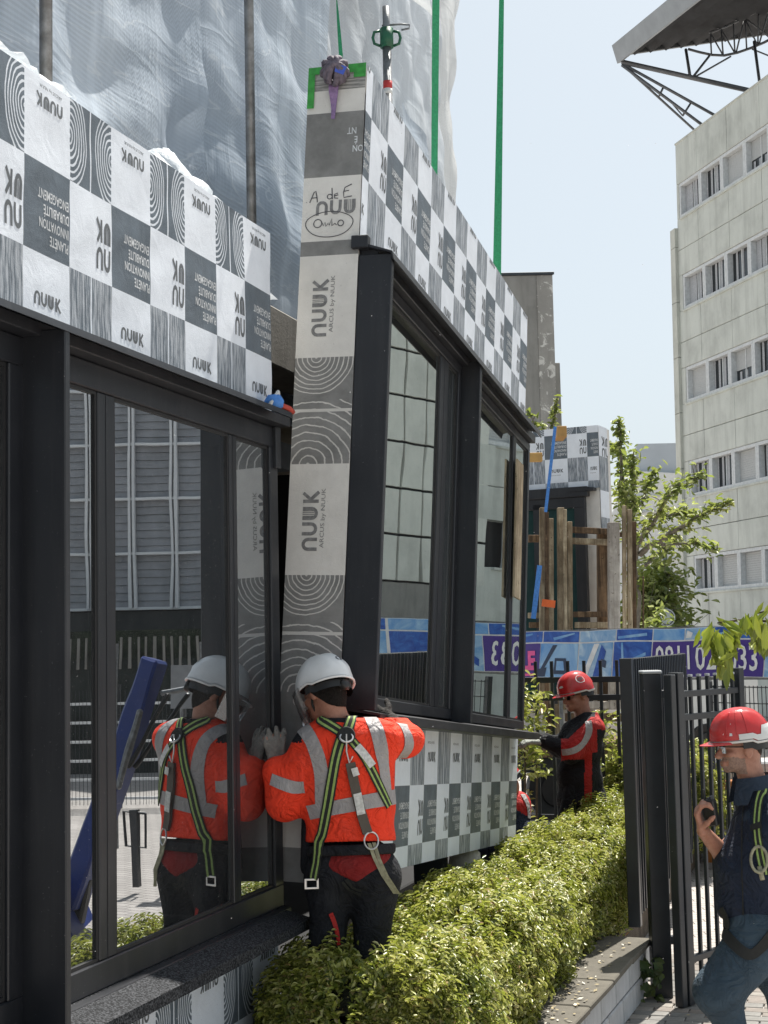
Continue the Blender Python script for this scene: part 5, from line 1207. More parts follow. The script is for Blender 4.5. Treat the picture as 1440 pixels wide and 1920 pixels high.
# hedge: lumpy rounded body in facade coordinates
def hedge(label, s0, s1, o0, o1, zb, zt, dens, seed, loc, Lf=.040, ragged=.085):
    h = thing('hedge', label, 'hedge', loc, 'clipped hedge pieces'); r = np.random.default_rng(seed)
    def surf(a, b):   # a along, b around the section (0 left foot .. 1 right foot)
        th = pi*(1-b); ca, sa = np.cos(th), np.sin(th); sup = lambda q: np.sign(q)*np.abs(q)**.45
        so_ = s0+(s1-s0)*a; lo_ = o0-.15*np.clip((6.9-so_)/.6, 0, 1); w = (o1-lo_)/2; o_ = (lo_+o1)/2+w*sup(ca); z = zb+(zt-zb)*np.clip(sup(sa), 0, 1); return o_, z, ca, sa
    def pos(a, b, push):
        o_, z, ca, sa = surf(a, b); s_ = s0+(s1-s0)*a
        endf = np.clip(np.minimum(s_-s0, s1-s_)/.16, 0, 1)**.45; oc = (o0+o1)/2; o_ = oc+(o_-oc)*(.55+.45*endf); z = zb+(z-zb)*(.35+.65*endf)
        n_ = sn(np.stack([s_, o_*1.2, z*1.2], -1), 4.2, seed)*.045+sn(np.stack([s_, o_, z], -1), 11, seed+1)*.028
        nn = unit(np.stack([np.zeros_like(ca), ca, sa], -1)); ex = n_+push
        return s_, o_+nn[..., 1]*ex, z+nn[..., 2]*ex, nn
    L = s1-s0; per = (o1-o0)+2*(zt-zb); n = int(dens*L*per)
    a = r.uniform(0, 1, n); b = r.uniform(0.0, 1.0, n)
    # more samples at the near end cap
    k = int(n*.14); a[:k] = r.uniform(0, .07, k)*r.uniform(0, 1, k)
    push = -np.abs(r.normal(0, .055, n))+r.uniform(0, .03, n)
    s_, o_, z, nn = pos(a, b, push)
    C = FF.o+FU*s_[:, None]+FN*o_[:, None]+UPZ*z[:, None]
    Nw = FN*nn[:, 1:2]+UPZ*nn[:, 2:3]
    endn = -FU*np.clip(1-(s_-s0)/.2, 0, 1)[:, None]
    dirn = unit(Nw+endn*1.5+r.normal(0, .45, (n, 3)))         # shoots grow outward
    T = unit(dirn*.9+r.normal(0, .7, (n, 3))+UPZ*.25); N = unit(np.cross(T, r.normal(0, 1, (n, 3)))+UPZ*.5)
    ln = Lf*r.uniform(.6, 1.35, n)
    leaves('foliage', C, N, T, ln, ln*r.uniform(.36, .52, n), LM_H, h)
    # whorled sprigs standing proud of the surface
    m = int(n*.022); a = r.uniform(0, 1, m); b = r.uniform(.04, .96, m); s_, o_, z, nn = pos(a, b, r.uniform(.0, ragged, m)**1.0); C0 = FF.o+FU*s_[:, None]+FN*o_[:, None]+UPZ*z[:, None]; D = unit(FN*nn[:, 1:2]+UPZ*nn[:, 2:3]+UPZ*.5+r.normal(0, .4, (m, 3)))
    q = 9; CC = (C0[:, None]+D[:, None]*(np.arange(q)[None, :, None]*.007-.03)); ang = r.uniform(0, 6.28, (m, 1))+np.arange(q)[None]*2.4
    e1 = unit(np.cross(D, np.array([.3, .5, .8]))); e2 = np.cross(D, e1); R_ = e1[:, None]*np.cos(ang)[..., None]+e2[:, None]*np.sin(ang)[..., None]
    T = unit(R_+D[:, None]*.7).reshape(-1, 3); CC = (CC+R_*.014).reshape(-1, 3); N = unit(np.cross(T, np.cross(np.repeat(D, q, 0), T))+1e-3); N = unit(np.repeat(D, q, 0)+1e-3)
    ln = Lf*r.uniform(.7, 1.2, len(CC)); leaves('shoot_leaves', CC, N, T, ln, ln*.42, LM_H, h)
    # dark woody inside
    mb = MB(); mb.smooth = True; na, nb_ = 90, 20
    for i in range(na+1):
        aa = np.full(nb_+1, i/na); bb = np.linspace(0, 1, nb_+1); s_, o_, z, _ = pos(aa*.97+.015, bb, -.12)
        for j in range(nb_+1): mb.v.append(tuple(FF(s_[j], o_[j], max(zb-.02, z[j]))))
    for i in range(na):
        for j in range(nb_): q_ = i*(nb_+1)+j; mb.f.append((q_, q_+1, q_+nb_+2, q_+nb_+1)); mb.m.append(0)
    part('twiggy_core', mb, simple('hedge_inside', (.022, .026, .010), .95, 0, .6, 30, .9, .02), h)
    tw_ = MB()
    for i in range(70):
        a_, b_ = r.uniform(0, 1, 1), r.uniform(.05, .95, 1); s_, o_, z, nn = pos(a_, b_, np.array([-.10])); s2, o2, z2, _ = pos(a_, b_, np.array([.0])); P = FF(s_[0], o_[0], z[0]); Q = FF(s2[0]+r.normal(0, .03), o2[0]+r.normal(0, .03), z2[0]+.02); tw_.tube([P, (P+Q)/2+r.normal(0, .01, 3), Q], [.004, .003, .0015], 4, 0, False)
    part('twigs', tw_, BARK, h, kind='stuff'); return h
hedge('long clipped yellow-green hedge in the foreground planter, ending beside the dark sill', 5.68, 13.4, .255, .96, .22, .80, 14500, 5, FF(9, .6, .22), .037)
hedge('hedge continuing behind the worker in the red and black jacket', 13.9, 17.5, .15, 1.25, .22, .98, 4200, 8, FF(15.5, .7, .22), .05)
# small bronze seedling in front of the lower panel and a pale sprig near the hedge
def sprig(name, label, base, h, n, mat, lf, seed, lean=(0, 0, 0)):
    r = np.random.default_rng(seed); t = thing(name, label, 'plant', base); mb = MB(); pts = [np.array(base)+np.array([.01*sin(i*1.3), .008*cos(i), h*i/6])+np.array(lean)*(i/6)**1.5 for i in range(7)]; mb.tube(pts, [.003]*6+[.001], 5)
    part('stem', mb, BARK, t); C, N, T = [], [], []
    for i in range(n):
        f = .35+.65*i/(n-1); k = f*6; j = min(5, int(k)); P = pts[j]+(pts[j+1]-pts[j])*(k-j); a = i*2.4; d = np.array([cos(a), sin(a), .25]); C.append(P+d*lf*.5); T.append(d); N.append(np.array([-d[0]*.3, -d[1]*.3, 1])+r.normal(0, .2, 3))
    ln = lf*r.uniform(.7, 1.2, n); leaves('leaf_cluster', np.array(C), unit(np.array(N)), unit(np.array(T)), ln, ln*.5, mat, t); return t
sprig('seedling', 'small bronze seedling growing in front of the lower checkered panel', onz(400, 1958, .25), .23, 11, LM_B, .06, 3)
sprig('seedling', 'bronze young shoot beside the crouching worker in red', atY(990, 1560, 12.2), .32, 20, LM_B, .07, 4)
# ivy at the foot of the gate post
r = np.random.default_rng(4); iv = thing('ivy_plant', 'small dark ivy clump at the foot of the thick gate post', 'plant', B_+np.array([-.1, -.08, 0]))
n = 60; C = np.array(B_)+np.stack([r.uniform(-.22, -.02, n), r.uniform(-.16, -.05, n), r.uniform(.01, .24, n)], 1); T = unit(r.normal(0, 1, (n, 3))); N = unit(r.normal(0, .6, (n, 3))+np.array([0, -1, .6])); ln = r.uniform(.04, .08, n)
leaves('leaf_cluster', C, N, T, ln, ln*.8, leafm('ivy_leaf', [(0, (.02, .045, .015)), (1, (.06, .11, .04))], .2), iv)
# tall young plants left of the fence crossing
for i, (x, y, h) in enumerate(((978, 1400, .75), (1000, 1410, .55), (1145, 1470, .35))):
    b = atY(x, y, 14.0+.2*i); r = np.random.default_rng(20+i); t = thing('garden_shrub', ['tall leafy yellow-green shrub stem right of the hanging unit', 'shorter leafy shrub next to the gloved hands', 'low shrub in front of the dense bar fence'][i], 'shrub', (b[0], b[1], .25))
    n = 260; zc = r.uniform(0, 1, n); C = np.stack([b[0]+r.normal(0, .10, n), b[1]+r.normal(0, .12, n), .9+zc*(h+.25)*1.0], 1); T = unit(r.normal(0, 1, (n, 3))); N = unit(r.normal(0, .6, (n, 3))+UPZ); ln = r.uniform(.05, .10, n); leaves('foliage', C, N, T, ln, ln*.45, LM_H, t)
    mb = MB(); mb.tube([(b[0], b[1], .22), (b[0]+.03, b[1], .22+h*.6+.4), (b[0], b[1], .9+h)], [.015, .01, .004], 6); part('stem', mb, BARK, t)
# trees
def tree(label, limbs, Y, mat, seed, lf=.11, dens=60, spread=.34, cat='tree', name='young_tree', dep=1.6):
    r = np.random.default_rng(seed); base = atY(*limbs[0][0][:2], Y); t = thing(name, label, cat, (base[0], base[1], 0)); mb = MB(); mb.smooth = True; C, T = [], []
    for li, (p0, p1, r0, f0) in enumerate(limbs):
        dy = r.uniform(-dep, dep) if li else 0
        P, Q = atY(p0[0], p0[1], Y+(0 if li < 2 else dy*.3)), atY(p1[0], p1[1], Y+dy); L = np.linalg.norm(Q-P); m = 9; pts = []
        for i in range(m):
            f = i/(m-1); pts.append(P*(1-f)+Q*f+np.array([0, 0, -.12*L*f*(1-f)*-1])+r.normal(0, .015*L, 3)*(f > 0)*(f < 1))
        mb.tube(pts, [r0*(1-.8*i/(m-1)) for i in range(m)], 7)
        nl = int(dens*L*(1-f0))
        for _ in range(nl):
            f = f0+(1-f0)*r.uniform(0, 1)**.8; k = f*(m-1); j = min(m-2, int(k)); S = pts[j]+(pts[j+1]-pts[j])*(k-j)
            side = r.normal(0, 1, 3); sp_ = spread*(1.15-f*.75)
            c = S+unit(side)*abs(r.normal(0, .6))*sp_+UPZ*r.uniform(-.05, .05); C.append(c); T.append(unit(side)*.8+np.array([0, 0, -.25])+r.normal(0, .4, 3))
            if r.uniform() < .12: mb.tube([S, (S+c)/2+UPZ*.02, c], [.012, .008, .004], 4, 0, False)
    part('trunk', mb, BARKG, t); C = np.array(C); T = unit(np.array(T)); n = len(C); N = unit(r.normal(0, .55, (n, 3))+UPZ*1.0); ln = lf*r.uniform(.6, 1.3, n); leaves('crown', C, N, T, ln, ln*.46, mat, t); return t
tree('young tree with long loose leafy branches reaching towards the office block', [((1196, 1400), (1192, 1080), .10, .9), ((1192, 1090), (1160, 790), .06, .15), ((1190, 1050), (1188, 850), .05, .2), ((1190, 1040), (1275, 905), .05, .15), ((1265, 925), (1318, 888), .03, .1), ((1200, 1040), (1368, 942), .05, .22), ((1240, 1020), (1345, 1028), .03, .2), ((1192, 960), (1230, 880), .03, .2),
    ((1190, 900), (1150, 840), .03, .1), ((1190, 1000), (1160, 900), .03, .1), ((1210, 1060), (1270, 1010), .03, .1), ((1200, 980), (1300, 960), .03, .2)], 24, LM_T, 3, .135, 150, .36)
tree('dense green tree low behind the stillage, left of the office block', [((1225, 1500), (1225, 1130), .14, .7), ((1225, 1180), (1200, 1090), .08, .0), ((1225, 1180), (1255, 1075), .08, .0), ((1225, 1200), (1235, 1060), .08, .0), ((1215, 1210), (1180, 1150), .08, .0), ((1230, 1210), (1268, 1150), .08, .0), ((1200, 1230), (1215, 1140), .08, .0), ((1240, 1240), (1262, 1180), .08, .0)], 34, LM_T, 5, .22, 330, 1.1, name='dense_tree', dep=2.0)
tree('tree behind the waiting facade unit, seen through the stillage', [((1075, 1400), (1075, 1180), .12, .8), ((1075, 1250), (1045, 1090), .08, .0), ((1075, 1250), (1105, 1060), .08, .0), ((1075, 1240), (1010, 1080), .08, .0)], 30, LM_T, 6, .22, 240, .9, name='dense_tree', dep=1.5)
tree('small leafy twig tree peeping over the far end of the hanging unit', [((1025, 1000), (1022, 860), .05, .8), ((1022, 870), (1044, 752), .03, .1), ((1022, 860), (1018, 795), .03, .2), ((1020, 850), (992, 772), .03, .2)], 21.5, LM_T, 7, .11, 110, .16, dep=.3)
tree('low leafy bush at the far end, between the stillage and the office block', [((1215, 1290), (1215, 1200), .05, .2), ((1205, 1260), (1240, 1150), .05, .0), ((1205, 1260), (1175, 1180), .05, .0)], 26, LM_T, 9, .16, 200, .6, name='bush', dep=1.0)
# drooping fresh leaves hanging in from the right, near
def droop(label, path, tips, Y, seed):
    r = np.random.default_rng(seed); b = atY(*path[0], Y); t = thing('leafy_branch', label, 'branch', b, 'leafy branches hanging into view'); mb = MB(); mb.smooth = True
    pts = [atY(x, y, Y+.03*i) for i, (x, y) in enumerate(path)]; mb.tube(pts, [.007]+[.005]*(len(pts)-2)+[.003], 6); part('twig', mb, BARK, t); C, T, N = [], [], []
    for (x, y, l, a) in tips:
        for k in range(5):
            P = atY(x+r.normal(0, 5), y+r.normal(0, 6), Y+r.normal(0, .05)); d = np.array([sin(radians(a))+r.normal(0, .13), r.normal(0, .45), -cos(radians(a))+r.normal(0, .15)]); d = norm(d); ll = l/FOC*Y*r.uniform(.75, 1.2); C.append((P+d*ll*.5, ll)); T.append(d); N.append(norm(r.normal(0, .6, 3)+np.array([0, -1, .3])))
    ln = np.array([c[1] for c in C]); leaves('leaf_cluster', np.array([c[0] for c in C]), np.array(N), np.array(T), ln, ln*.30, LM_F, t, .12); return t
droop('bright drooping leaf cluster hanging in front of the phone number', [(1500, 1150), (1440, 1165), (1395, 1162), (1345, 1168)], [(1335, 1170, 50, -25), (1345, 1180, 60, 5), (1362, 1175, 55, 20), (1350, 1205, 60, 8), (1335, 1195, 45, -10), (1348, 1228, 48, 8), (1365, 1195, 45, 15), (1328, 1178, 40, -15), (1355, 1165, 40, 60), (1352, 1240, 42, 5), (1340, 1215, 45, 0), (1358, 1215, 45, 10)], 5.2, 4)
droop('bright drooping leaf cluster at the right edge above the banner', [(1520, 1120), (1460, 1140), (1420, 1150)], [(1415, 1150, 50, -10), (1428, 1165, 55, 10), (1440, 1150, 50, 20), (1432, 1140, 40, -30), (1445, 1185, 45, 5), (1400, 1150, 40, -20), (1415, 1180, 40, 0), (1425, 1190, 40, 10)], 5.2, 5)
# ------------------------------------------------------------------ people: smooth bodies grown from joints (distance field -> surface)
def cap(p, q, r1, r2=None): return ('c', np.array(p, float), np.array(q, float), r1, r1 if r2 is None else r2)
def ell(c, r, ax=None): return ('e', np.array(c, float), np.array(r, float), np.eye(3) if ax is None else np.array(ax, float))
def bounds(pr):
    if pr[0] == 'c': m = max(pr[3], pr[4]); return np.minimum(pr[1], pr[2])-m, np.maximum(pr[1], pr[2])+m
    m = max(pr[2]); return pr[1]-m, pr[1]+m
def blob(prims, k=.03, vox=.010, grow=0.0, clip=None, wr=None, pad=.05, lo=None, hi=None, smooth=1):
    bl, bh = zip(*[bounds(p) for p in prims]); L = np.min(bl, 0)-pad-grow; H_ = np.max(bh, 0)+pad+grow
    if lo is not None: L = np.maximum(L, lo)
    if hi is not None: H_ = np.minimum(H_, hi)
    n = np.ceil((H_-L)/vox).astype(int)+1; D = np.full(n, .09, np.float32); ax = [L[i]+np.arange(n[i])*vox for i in range(3)]
    for p, a, b in zip(prims, bl, bh):
        i0 = np.clip(((a-.09-grow-L)/vox).astype(int), 0, n); i1 = np.clip(((b+.09+grow-L)/vox).astype(int)+2, 0, n)
        if (i1 <= i0).any(): continue
        sl_ = tuple(slice(x, y) for x, y in zip(i0, i1)); G = np.stack(np.meshgrid(*[ax[c][sl_[c]] for c in range(3)], indexing='ij'), -1).astype(np.float32)
        if p[0] == 'c':
            pa = G-p[1].astype(np.float32); ba = (p[2]-p[1]).astype(np.float32); h = np.clip((pa@ba)/max(1e-9, float(ba@ba)), 0, 1); d = np.linalg.norm(pa-h[..., None]*ba, axis=-1)-(p[3]+(p[4]-p[3])*h)
        else:
            q = ((G-p[1].astype(np.float32))@p[3].T.astype(np.float32))/p[2].astype(np.float32); l = np.linalg.norm(q, axis=-1); l2 = np.linalg.norm(q/p[2].astype(np.float32), axis=-1); d = l*(l-1)/np.maximum(l2, 1e-6)
        o = D[sl_]; hh = np.maximum(k-np.abs(o-d), 0)/k; D[sl_] = np.minimum(o, d)-hh*hh*k*.25
    D -= grow
    if clip is not None or wr is not None:
        msk = np.abs(D) < .08
        idx = np.nonzero(msk); P = np.stack([ax[c][idx[c]] for c in range(3)], -1); v = D[idx]
        if wr is not None: v = v+wr(P)
        if clip is not None: v = np.maximum(v, clip(P))
        D[idx] = v
        if clip is not None:
            idx = np.nonzero(D < -.079); P = np.stack([ax[c][idx[c]] for c in range(3)], -1)
            if len(P): D[idx] = np.maximum(D[idx], clip(P))
    S = D < 0; c = [S[i:n[0]-1+i, j:n[1]-1+j, l:n[2]-1+l] for i in (0, 1) for j in (0, 1) for l in (0, 1)]
    cnt = sum(x.astype(np.int8) for x in c); act = (cnt > 0) & (cnt < 8); cells = np.argwhere(act); vid = np.full(act.shape, -1, np.int32); vid[tuple(cells.T)] = np.arange(len(cells))
    acc = np.zeros((len(cells), 3)); num = np.zeros(len(cells))
    corners = [(i, j, l) for i in (0, 1) for j in (0, 1) for l in (0, 1)]
    for a in corners:
        for axn in range(3):
            if a[axn]: continue
            b = list(a); b[axn] = 1
            da = D[tuple((cells+a).T)]; db = D[tuple((cells+b).T)]; ch = (da < 0) != (db < 0); t = np.where(ch, da/np.where(ch, da-db, 1), 0)
            pnt = cells+np.array(a, float); pnt[:, axn] += t; acc[ch] += pnt[ch]; num[ch] += 1
    V = L+acc/np.maximum(num, 1)[:, None]*vox; F = []
    for axn in range(3):
        o1, o2 = (axn+1) % 3, (axn+2) % 3; A = S; sla = [slice(None)]*3; slb = [slice(None)]*3; sla[axn] = slice(0, n[axn]-1); slb[axn] = slice(1, n[axn])
        E_ = A[tuple(sla)] != A[tuple(slb)]; e = np.argwhere(E_); ok = (e[:, o1] > 0) & (e[:, o2] > 0) & (e[:, o1] < n[o1]-1) & (e[:, o2] < n[o2]-1); e = e[ok]
        if not len(e): continue
        q = []
        for (d1, d2) in ((-1, -1), (0, -1), (0, 0), (-1, 0)): x = e.copy(); x[:, o1] += d1; x[:, o2] += d2; q.append(vid[tuple(x.T)])
        q = np.stack(q, 1); fl = A[tuple(e.T)]; q[~fl] = q[~fl][:, ::-1]; F.append(q)
    F = np.concatenate(F); F = F[(F >= 0).all(1)]
    for _ in range(smooth):
        nb_ = np.zeros_like(V); ct = np.zeros(len(V))
        for i in range(4):
            np.add.at(nb_, F[:, i], V[F[:, (i+1) % 4]]); np.add.at(ct, F[:, i], 1); np.add.at(nb_, F[:, (i+1) % 4], V[F[:, i]]); np.add.at(ct, F[:, (i+1) % 4], 1)
        V = V*.4+.6*nb_/np.maximum(ct, 1)[:, None]
    return V, F
def pix(P):
    d = P-EYE; z = d@fwd; return np.stack([720+FOC*(d@RT)/z, 960-FOC*(d@UPV)/z], -1)
def flesh(name, VF_, mats, parent, region=None, label=None):
    V, F = VF_; M = ROOTM[parent.name]; me = bpy.data.meshes.new(name); me.from_pydata((V-np.array(M.translation)).tolist(), [], F.tolist())
    if not isinstance(mats, (list, tuple)): mats = [mats]
    for m in mats: me.materials.append(m)
    if region is not None: me.polygons.foreach_set('material_index', region(V[F].mean(1)).astype(np.int32))
    me.polygons.foreach_set('use_smooth', [True]*len(me.polygons)); me.update(); o = bpy.data.objects.new(name, me); put(o, parent); ROOTM[o.name] = M
    if label: o['label'] = label
    return o
def bvh_of(VF_): return BVHTree.FromPolygons([tuple(v) for v in VF_[0]], [tuple(map(int, f)) for f in VF_[1]])
def hitpx(bv, x, y, Y):
    d = norm(ray(x, y)); h = bv.ray_cast(Vector(EYE), Vector(d), 40)
    if h[0] is None or abs(h[0].y-Y) > .5: h = bv.find_nearest(Vector(atY(x, y, Y)))
    nn = np.array(h[1]); 
    if nn@d > 0 and bv.ray_cast(Vector(EYE), Vector(d), 40)[0] is not None: nn = -nn
    return np.array(h[0]), nn
def cat_path(pts, n):
    pts = np.array(pts, float); s_ = np.concatenate([[0], np.cumsum(np.linalg.norm(np.diff(pts, axis=0), axis=1))]); s_ /= s_[-1]; t = np.linspace(0, 1, n); o = []
    for q in t:
        i = min(len(pts)-2, max(0, np.searchsorted(s_, q)-1)); u_ = (q-s_[i])/max(1e-9, s_[i+1]-s_[i]); p0, p1, p2, p3 = pts[max(0, i-1)], pts[i], pts[i+1], pts[min(len(pts)-1, i+2)]
        o.append(.5*((2*p1)+(-p0+p2)*u_+(2*p0-5*p1+4*p2-p3)*u_**2+(-p0+3*p1-3*p2+p3)*u_**3))
    return np.array(o)
def ribbon(bv, path, Y, width, off, lanes, n=28, thick=.0025, mbs=None):
    """strap lying on a body; lanes = [(from, to, material)] in -.5..+.5 of the width"""
    pp = cat_path(path, n); H = [hitpx(bv, x, y, Y) for x, y in pp]; C = np.array([h[0] for h in H]); N = np.array([h[1] for h in H])
    for _ in range(2): C[1:-1] = (C[:-2]+2*C[1:-1]+C[2:])/4; N[1:-1] = (N[:-2]+2*N[1:-1]+N[2:])/4
    N = unit(N); T = unit(np.gradient(C, axis=0)); S = unit(np.cross(T, N)); mb = mbs or MB(); mb.smooth = True
    for a, b, m in lanes:
        L, R_ = [], []
        for i in range(n):
            for lst, f in ((L, a), (R_, b)):
                P = C[i]+S[i]*width*f; h = bv.find_nearest(Vector(P+N[i]*.02))
                if h[0] is not None and (np.array(h[0])-P)@(np.array(h[0])-P) < .0025: P = P*.25+np.array(h[0])*.75
                lst.append(P+N[i]*off)
        mb.strip(L, R_, m)
        if thick: mb.strip([l-N[i]*thick*1.6 for i, l in enumerate(L)], L, m); mb.strip(R_, [l-N[i]*thick*1.6 for i, l in enumerate(R_)], m)
    return mb
def hand(w, d, pn, side, sz=1.0, curl=(.5, .5, .5, .5), spread=.12, thumb=(.8, .3), fingers_r=.0085):
    """w wrist, d towards the fingers, pn out of the palm, side towards the thumb"""
    d = norm(d); pn = norm(pn-d*np.dot(pn, d)); s_ = norm(np.cross(d, pn)); s_ = s_ if np.dot(s_, side) > 0 else -s_; o = []
    for a in (-.028, -.010, .010, .028): o.append(cap(w+s_*a*.7*sz, w+(d*.085+s_*a)*sz, .015*sz, .0125*sz))
    for i, a in enumerate((.031, .010, -.011, -.031)):
        L = (.044, .049, .046, .036)[i]*sz; P = w+(d*.088+s_*a)*sz; c = curl[i]; ang = 0; dd = norm(d+s_*(a/.03)*spread)
        for j, f in enumerate((1, .62, .5)):
            ang += c*(.9 if j else .7); v = dd*cos(ang)+pn*sin(ang); Q = P+v*L*f; o.append(cap(P, Q, (fingers_r-.0006*j)*sz, (fingers_r-.0006*(j+1))*sz)); P = Q
    P = w+(d*.025+s_*.022)*sz; v = norm(d*.55+s_*thumb[0]+pn*thumb[1]); Q = P+v*.042*sz; o.append(cap(P, Q, .0145*sz, .011*sz)); v2 = norm(v+d*.5+pn*thumb[1]*.5); R_ = Q+v2*.032*sz; o.append(cap(Q, R_, .0105*sz, .0085*sz)); o.append(cap(R_, R_+norm(v2+pn*.2)*.018*sz, .009*sz, .0075*sz)); return o
def head(c, f, up, neck, s=1.0):
    f = norm(f); up = norm(up-f*np.dot(up, f)); r_ = np.cross(f, up); A = np.stack([r_, f, up]); e = lambda a, b, d, R_: ell(c+(r_*a+f*b+up*d)*s, np.array(R_)*s, A)
    o = [e(0, -.008, .030, (.077, .097, .088)), e(0, .030, -.035, (.060, .062, .070)), e(0, .052, -.072, (.040, .042, .032)), e(0, .075, -.088, (.020, .018, .017)), e(0, -.02, -.03, (.062, .07, .06)),
         cap(c+(f*.090+up*.006)*s, c+(f*.114-up*.026)*s, .0085*s, .0125*s), cap(c+(f*.104-up*.030-r_*.010)*s, c+(f*.104-up*.030+r_*.010)*s, .0085*s), cap(c+(f*.083-r_*.035+up*.020)*s, c+(f*.083+r_*.035+up*.020)*s, .0105*s),
         cap(c+(f*.092-r_*.018-up*.057)*s, c+(f*.092+r_*.018-up*.057)*s, .0065*s), cap(c+(f*.090-r_*.015-up*.067)*s, c+(f*.090+r_*.015-up*.067)*s, .0070*s)]
    for g in (-1, 1): o += [e(.045*g, .060, -.020, (.022, .022, .018)), e(.081*g, -.012, -.012, (.011, .021, .034)), e(.088*g, -.020, .004, (.008, .015, .017))]
    o.append(cap(c-(up*.055+f*.018)*s, neck, .058*s, .064*s)); return o
def helmet(parent, c, f, up, col, band=None, s=1.0, brim=.045, ridges=True, dark=True, band_w=.035, rear=False):
    """shell, peak, rim and adjuster as separate parts; c = centre of the rim plane"""
    f = norm(f); up = norm(up-f*np.dot(up, f)); r_ = np.cross(f, up); mb = MB(); mb.smooth = True; nu, nv = 40, 14; a, b, h = .118*s, .146*s, .142*s
    def P(u, v, g=0):     # u round, v 0 rim..1 crown
        th = v*pi/2; k = cos(th)**.82; z = sin(th)*h; dx, dy = sin(u)*a*k, cos(u)*b*k
        rid = 0
        if ridges: rid = .0045*s*(np.exp(-((dx/(.018*s))**2))*(v > .15)+np.exp(-(((abs(dx)-.052*s)/(.012*s))**2))*.8*(.15 < v < .9))
        zz = z+(-.012*s*(1-v)*(1 if cos(u) < -.2 else 0)); g2 = g+rid
        return c+r_*(dx*(1+g2/a))+f*(dy*(1+g2/a))+up*(zz+rid)
    V = []
    for j in range(nv+1):
        for i in range(nu): V.append(P(2*pi*i/nu, j/nv))
    mb.add(V, [(j*nu+i, j*nu+(i+1) % nu, (j+1)*nu+(i+1) % nu, (j+1)*nu+i) for j in range(nv) for i in range(nu)])
    sh = part('shell', mb, col, parent)
    q = MB(); q.smooth = True; inner = [P(2*pi*i/nu, .02, -.006*s)-up*.001 for i in range(nu)]; outer = [P(2*pi*i/nu, .0, .004*s)-up*.004*s for i in range(nu)]
    low = [x-up*.010*s for x in outer]; inn2 = [x-up*.012*s for x in inner]; V = outer+low+inn2+inner; q.add(V, [(k*nu+i, k*nu+(i+1) % nu, (k+1)*nu+(i+1) % nu, (k+1)*nu+i) for k in range(3) for i in range(nu)])
    part('rim', q, band or col, sh)
    q = MB(); q.smooth = True; rows = []
    for j in range(5):
        t = j/4; row = []
        for i in range(15):
            u = radians(-62+124*i/14); ext = brim*s*(cos(u*1.45)**.7 if cos(u*1.45) > 0 else 0); pt = P(u, .0, .002)+norm(f*cos(u)*1.0+r_*sin(u)*.3)*ext*t-up*(.010*s*t+.004*s); row.append(pt)
        rows.append(row)
    V = [p for r in rows for p in r]; q.add(V, [(j*15+i, j*15+i+1, (j+1)*15+i+1, (j+1)*15+i) for j in range(4) for i in range(14)]); q.add([p-up*.004*s for p in V], [((j+1)*15+i, (j+1)*15+i+1, j*15+i+1, j*15+i) for j in range(4) for i in range(14)])
    q.strip(rows[4], [p-up*.004*s for p in rows[4]]); part('peak', q, col, sh)
    if dark:
        q = MB(); q.smooth = True; V = []
        for j in range(4):
            for i in range(nu): V.append(P(2*pi*i/nu, .0, -.013*s)-up*(.012+.011*j)*s)
        q.add(V, [(j*nu+i, j*nu+(i+1) % nu, (j+1)*nu+(i+1) % nu, (j+1)*nu+i) for j in range(3) for i in range(nu) if not (i < 9 or i > nu-10)]); q.add([P(2*pi*i/nu, .1, -.012*s) for i in range(nu)]+[c+up*.04*s], [(i, (i+1) % nu, nu) for i in range(nu)])
        part('headband', q, MAT['black'], sh)
        q = MB(); q.smooth = True; q.lathe(Fr(c-f*.128*s-up*.047*s, r_, up, -f), [(.001, .012*s), (.02*s, .012*s), (.024*s, .004*s), (.024*s, -.012*s)], 14); part('adjuster_knob', q, MAT['black'], sh)
    if rear:
        q = MB(); q.smooth = True; rows = []
        for j in range(5): rows.append([P(radians(180+x), (j/4)*.30*(1 if abs(x) < 60 else .4), .004*s) for x in np.linspace(-105, 105, 25)])
        for j in range(4): q.strip(rows[j], rows[j+1])
        part('reflective_band', q, band, sh)
    return sh, P
def cloth(name, c, rough=.8, wr=.5, sc=8, var=.12, sheen=0.0, weave=400):
    k = NT(name); v = k.co('Object'); n1 = k.noise(v, sc, 5, .6, .8); cc = k.ramp(n1, [(.3, tuple(x*(1-var) for x in c)), (.7, tuple(min(1, x*(1+var)) for x in c))]); g_ = sum(c)/3; cc = k.mix(k.ramp(k.noise(v, sc*.8, 7, .75), [(.5, (0, 0, 0)), (.75, (.32,)*3)]), cc, tuple(.6*x+.4*(.10+.2*g_) for x in c)); k.col(cc); k.set(Roughness=rough, Specular_IOR_Level=.25)
    cr = k.m('ABSOLUTE', k.m('SUBTRACT', k.noise(v, sc*1.1, 4, .5, 1.6), .5)); k.bump(k.m('ADD', k.m('ADD', k.m('MULTIPLY', k.noise(v, sc*1.6, 4, .55, 1.2), 2.5), k.m('MULTIPLY', k.m('MINIMUM', cr, .12), 9.0)), k.m('MULTIPLY', k.noise(v, weave, 2), .25)), wr, .012); return k.mat
CO = cloth('orange_hivis_cloth', (.95, .058, .022), .75, .7, 7, .10)
CN = cloth('black_work_cloth', (.013, .014, .018), .85, .6, 7, .3); CR = cloth('dark_red_cloth', (.22, .016, .016), .85, .5); CRB = cloth('bright_red_cloth', (.40, .022, .02), .75, .6)
CNV = cloth('navy_cloth', (.016, .024, .045), .8, .7, 7, .25); CJ = cloth('blue_grey_work_trousers', (.045, .072, .10), .85, .7, 7, .25)
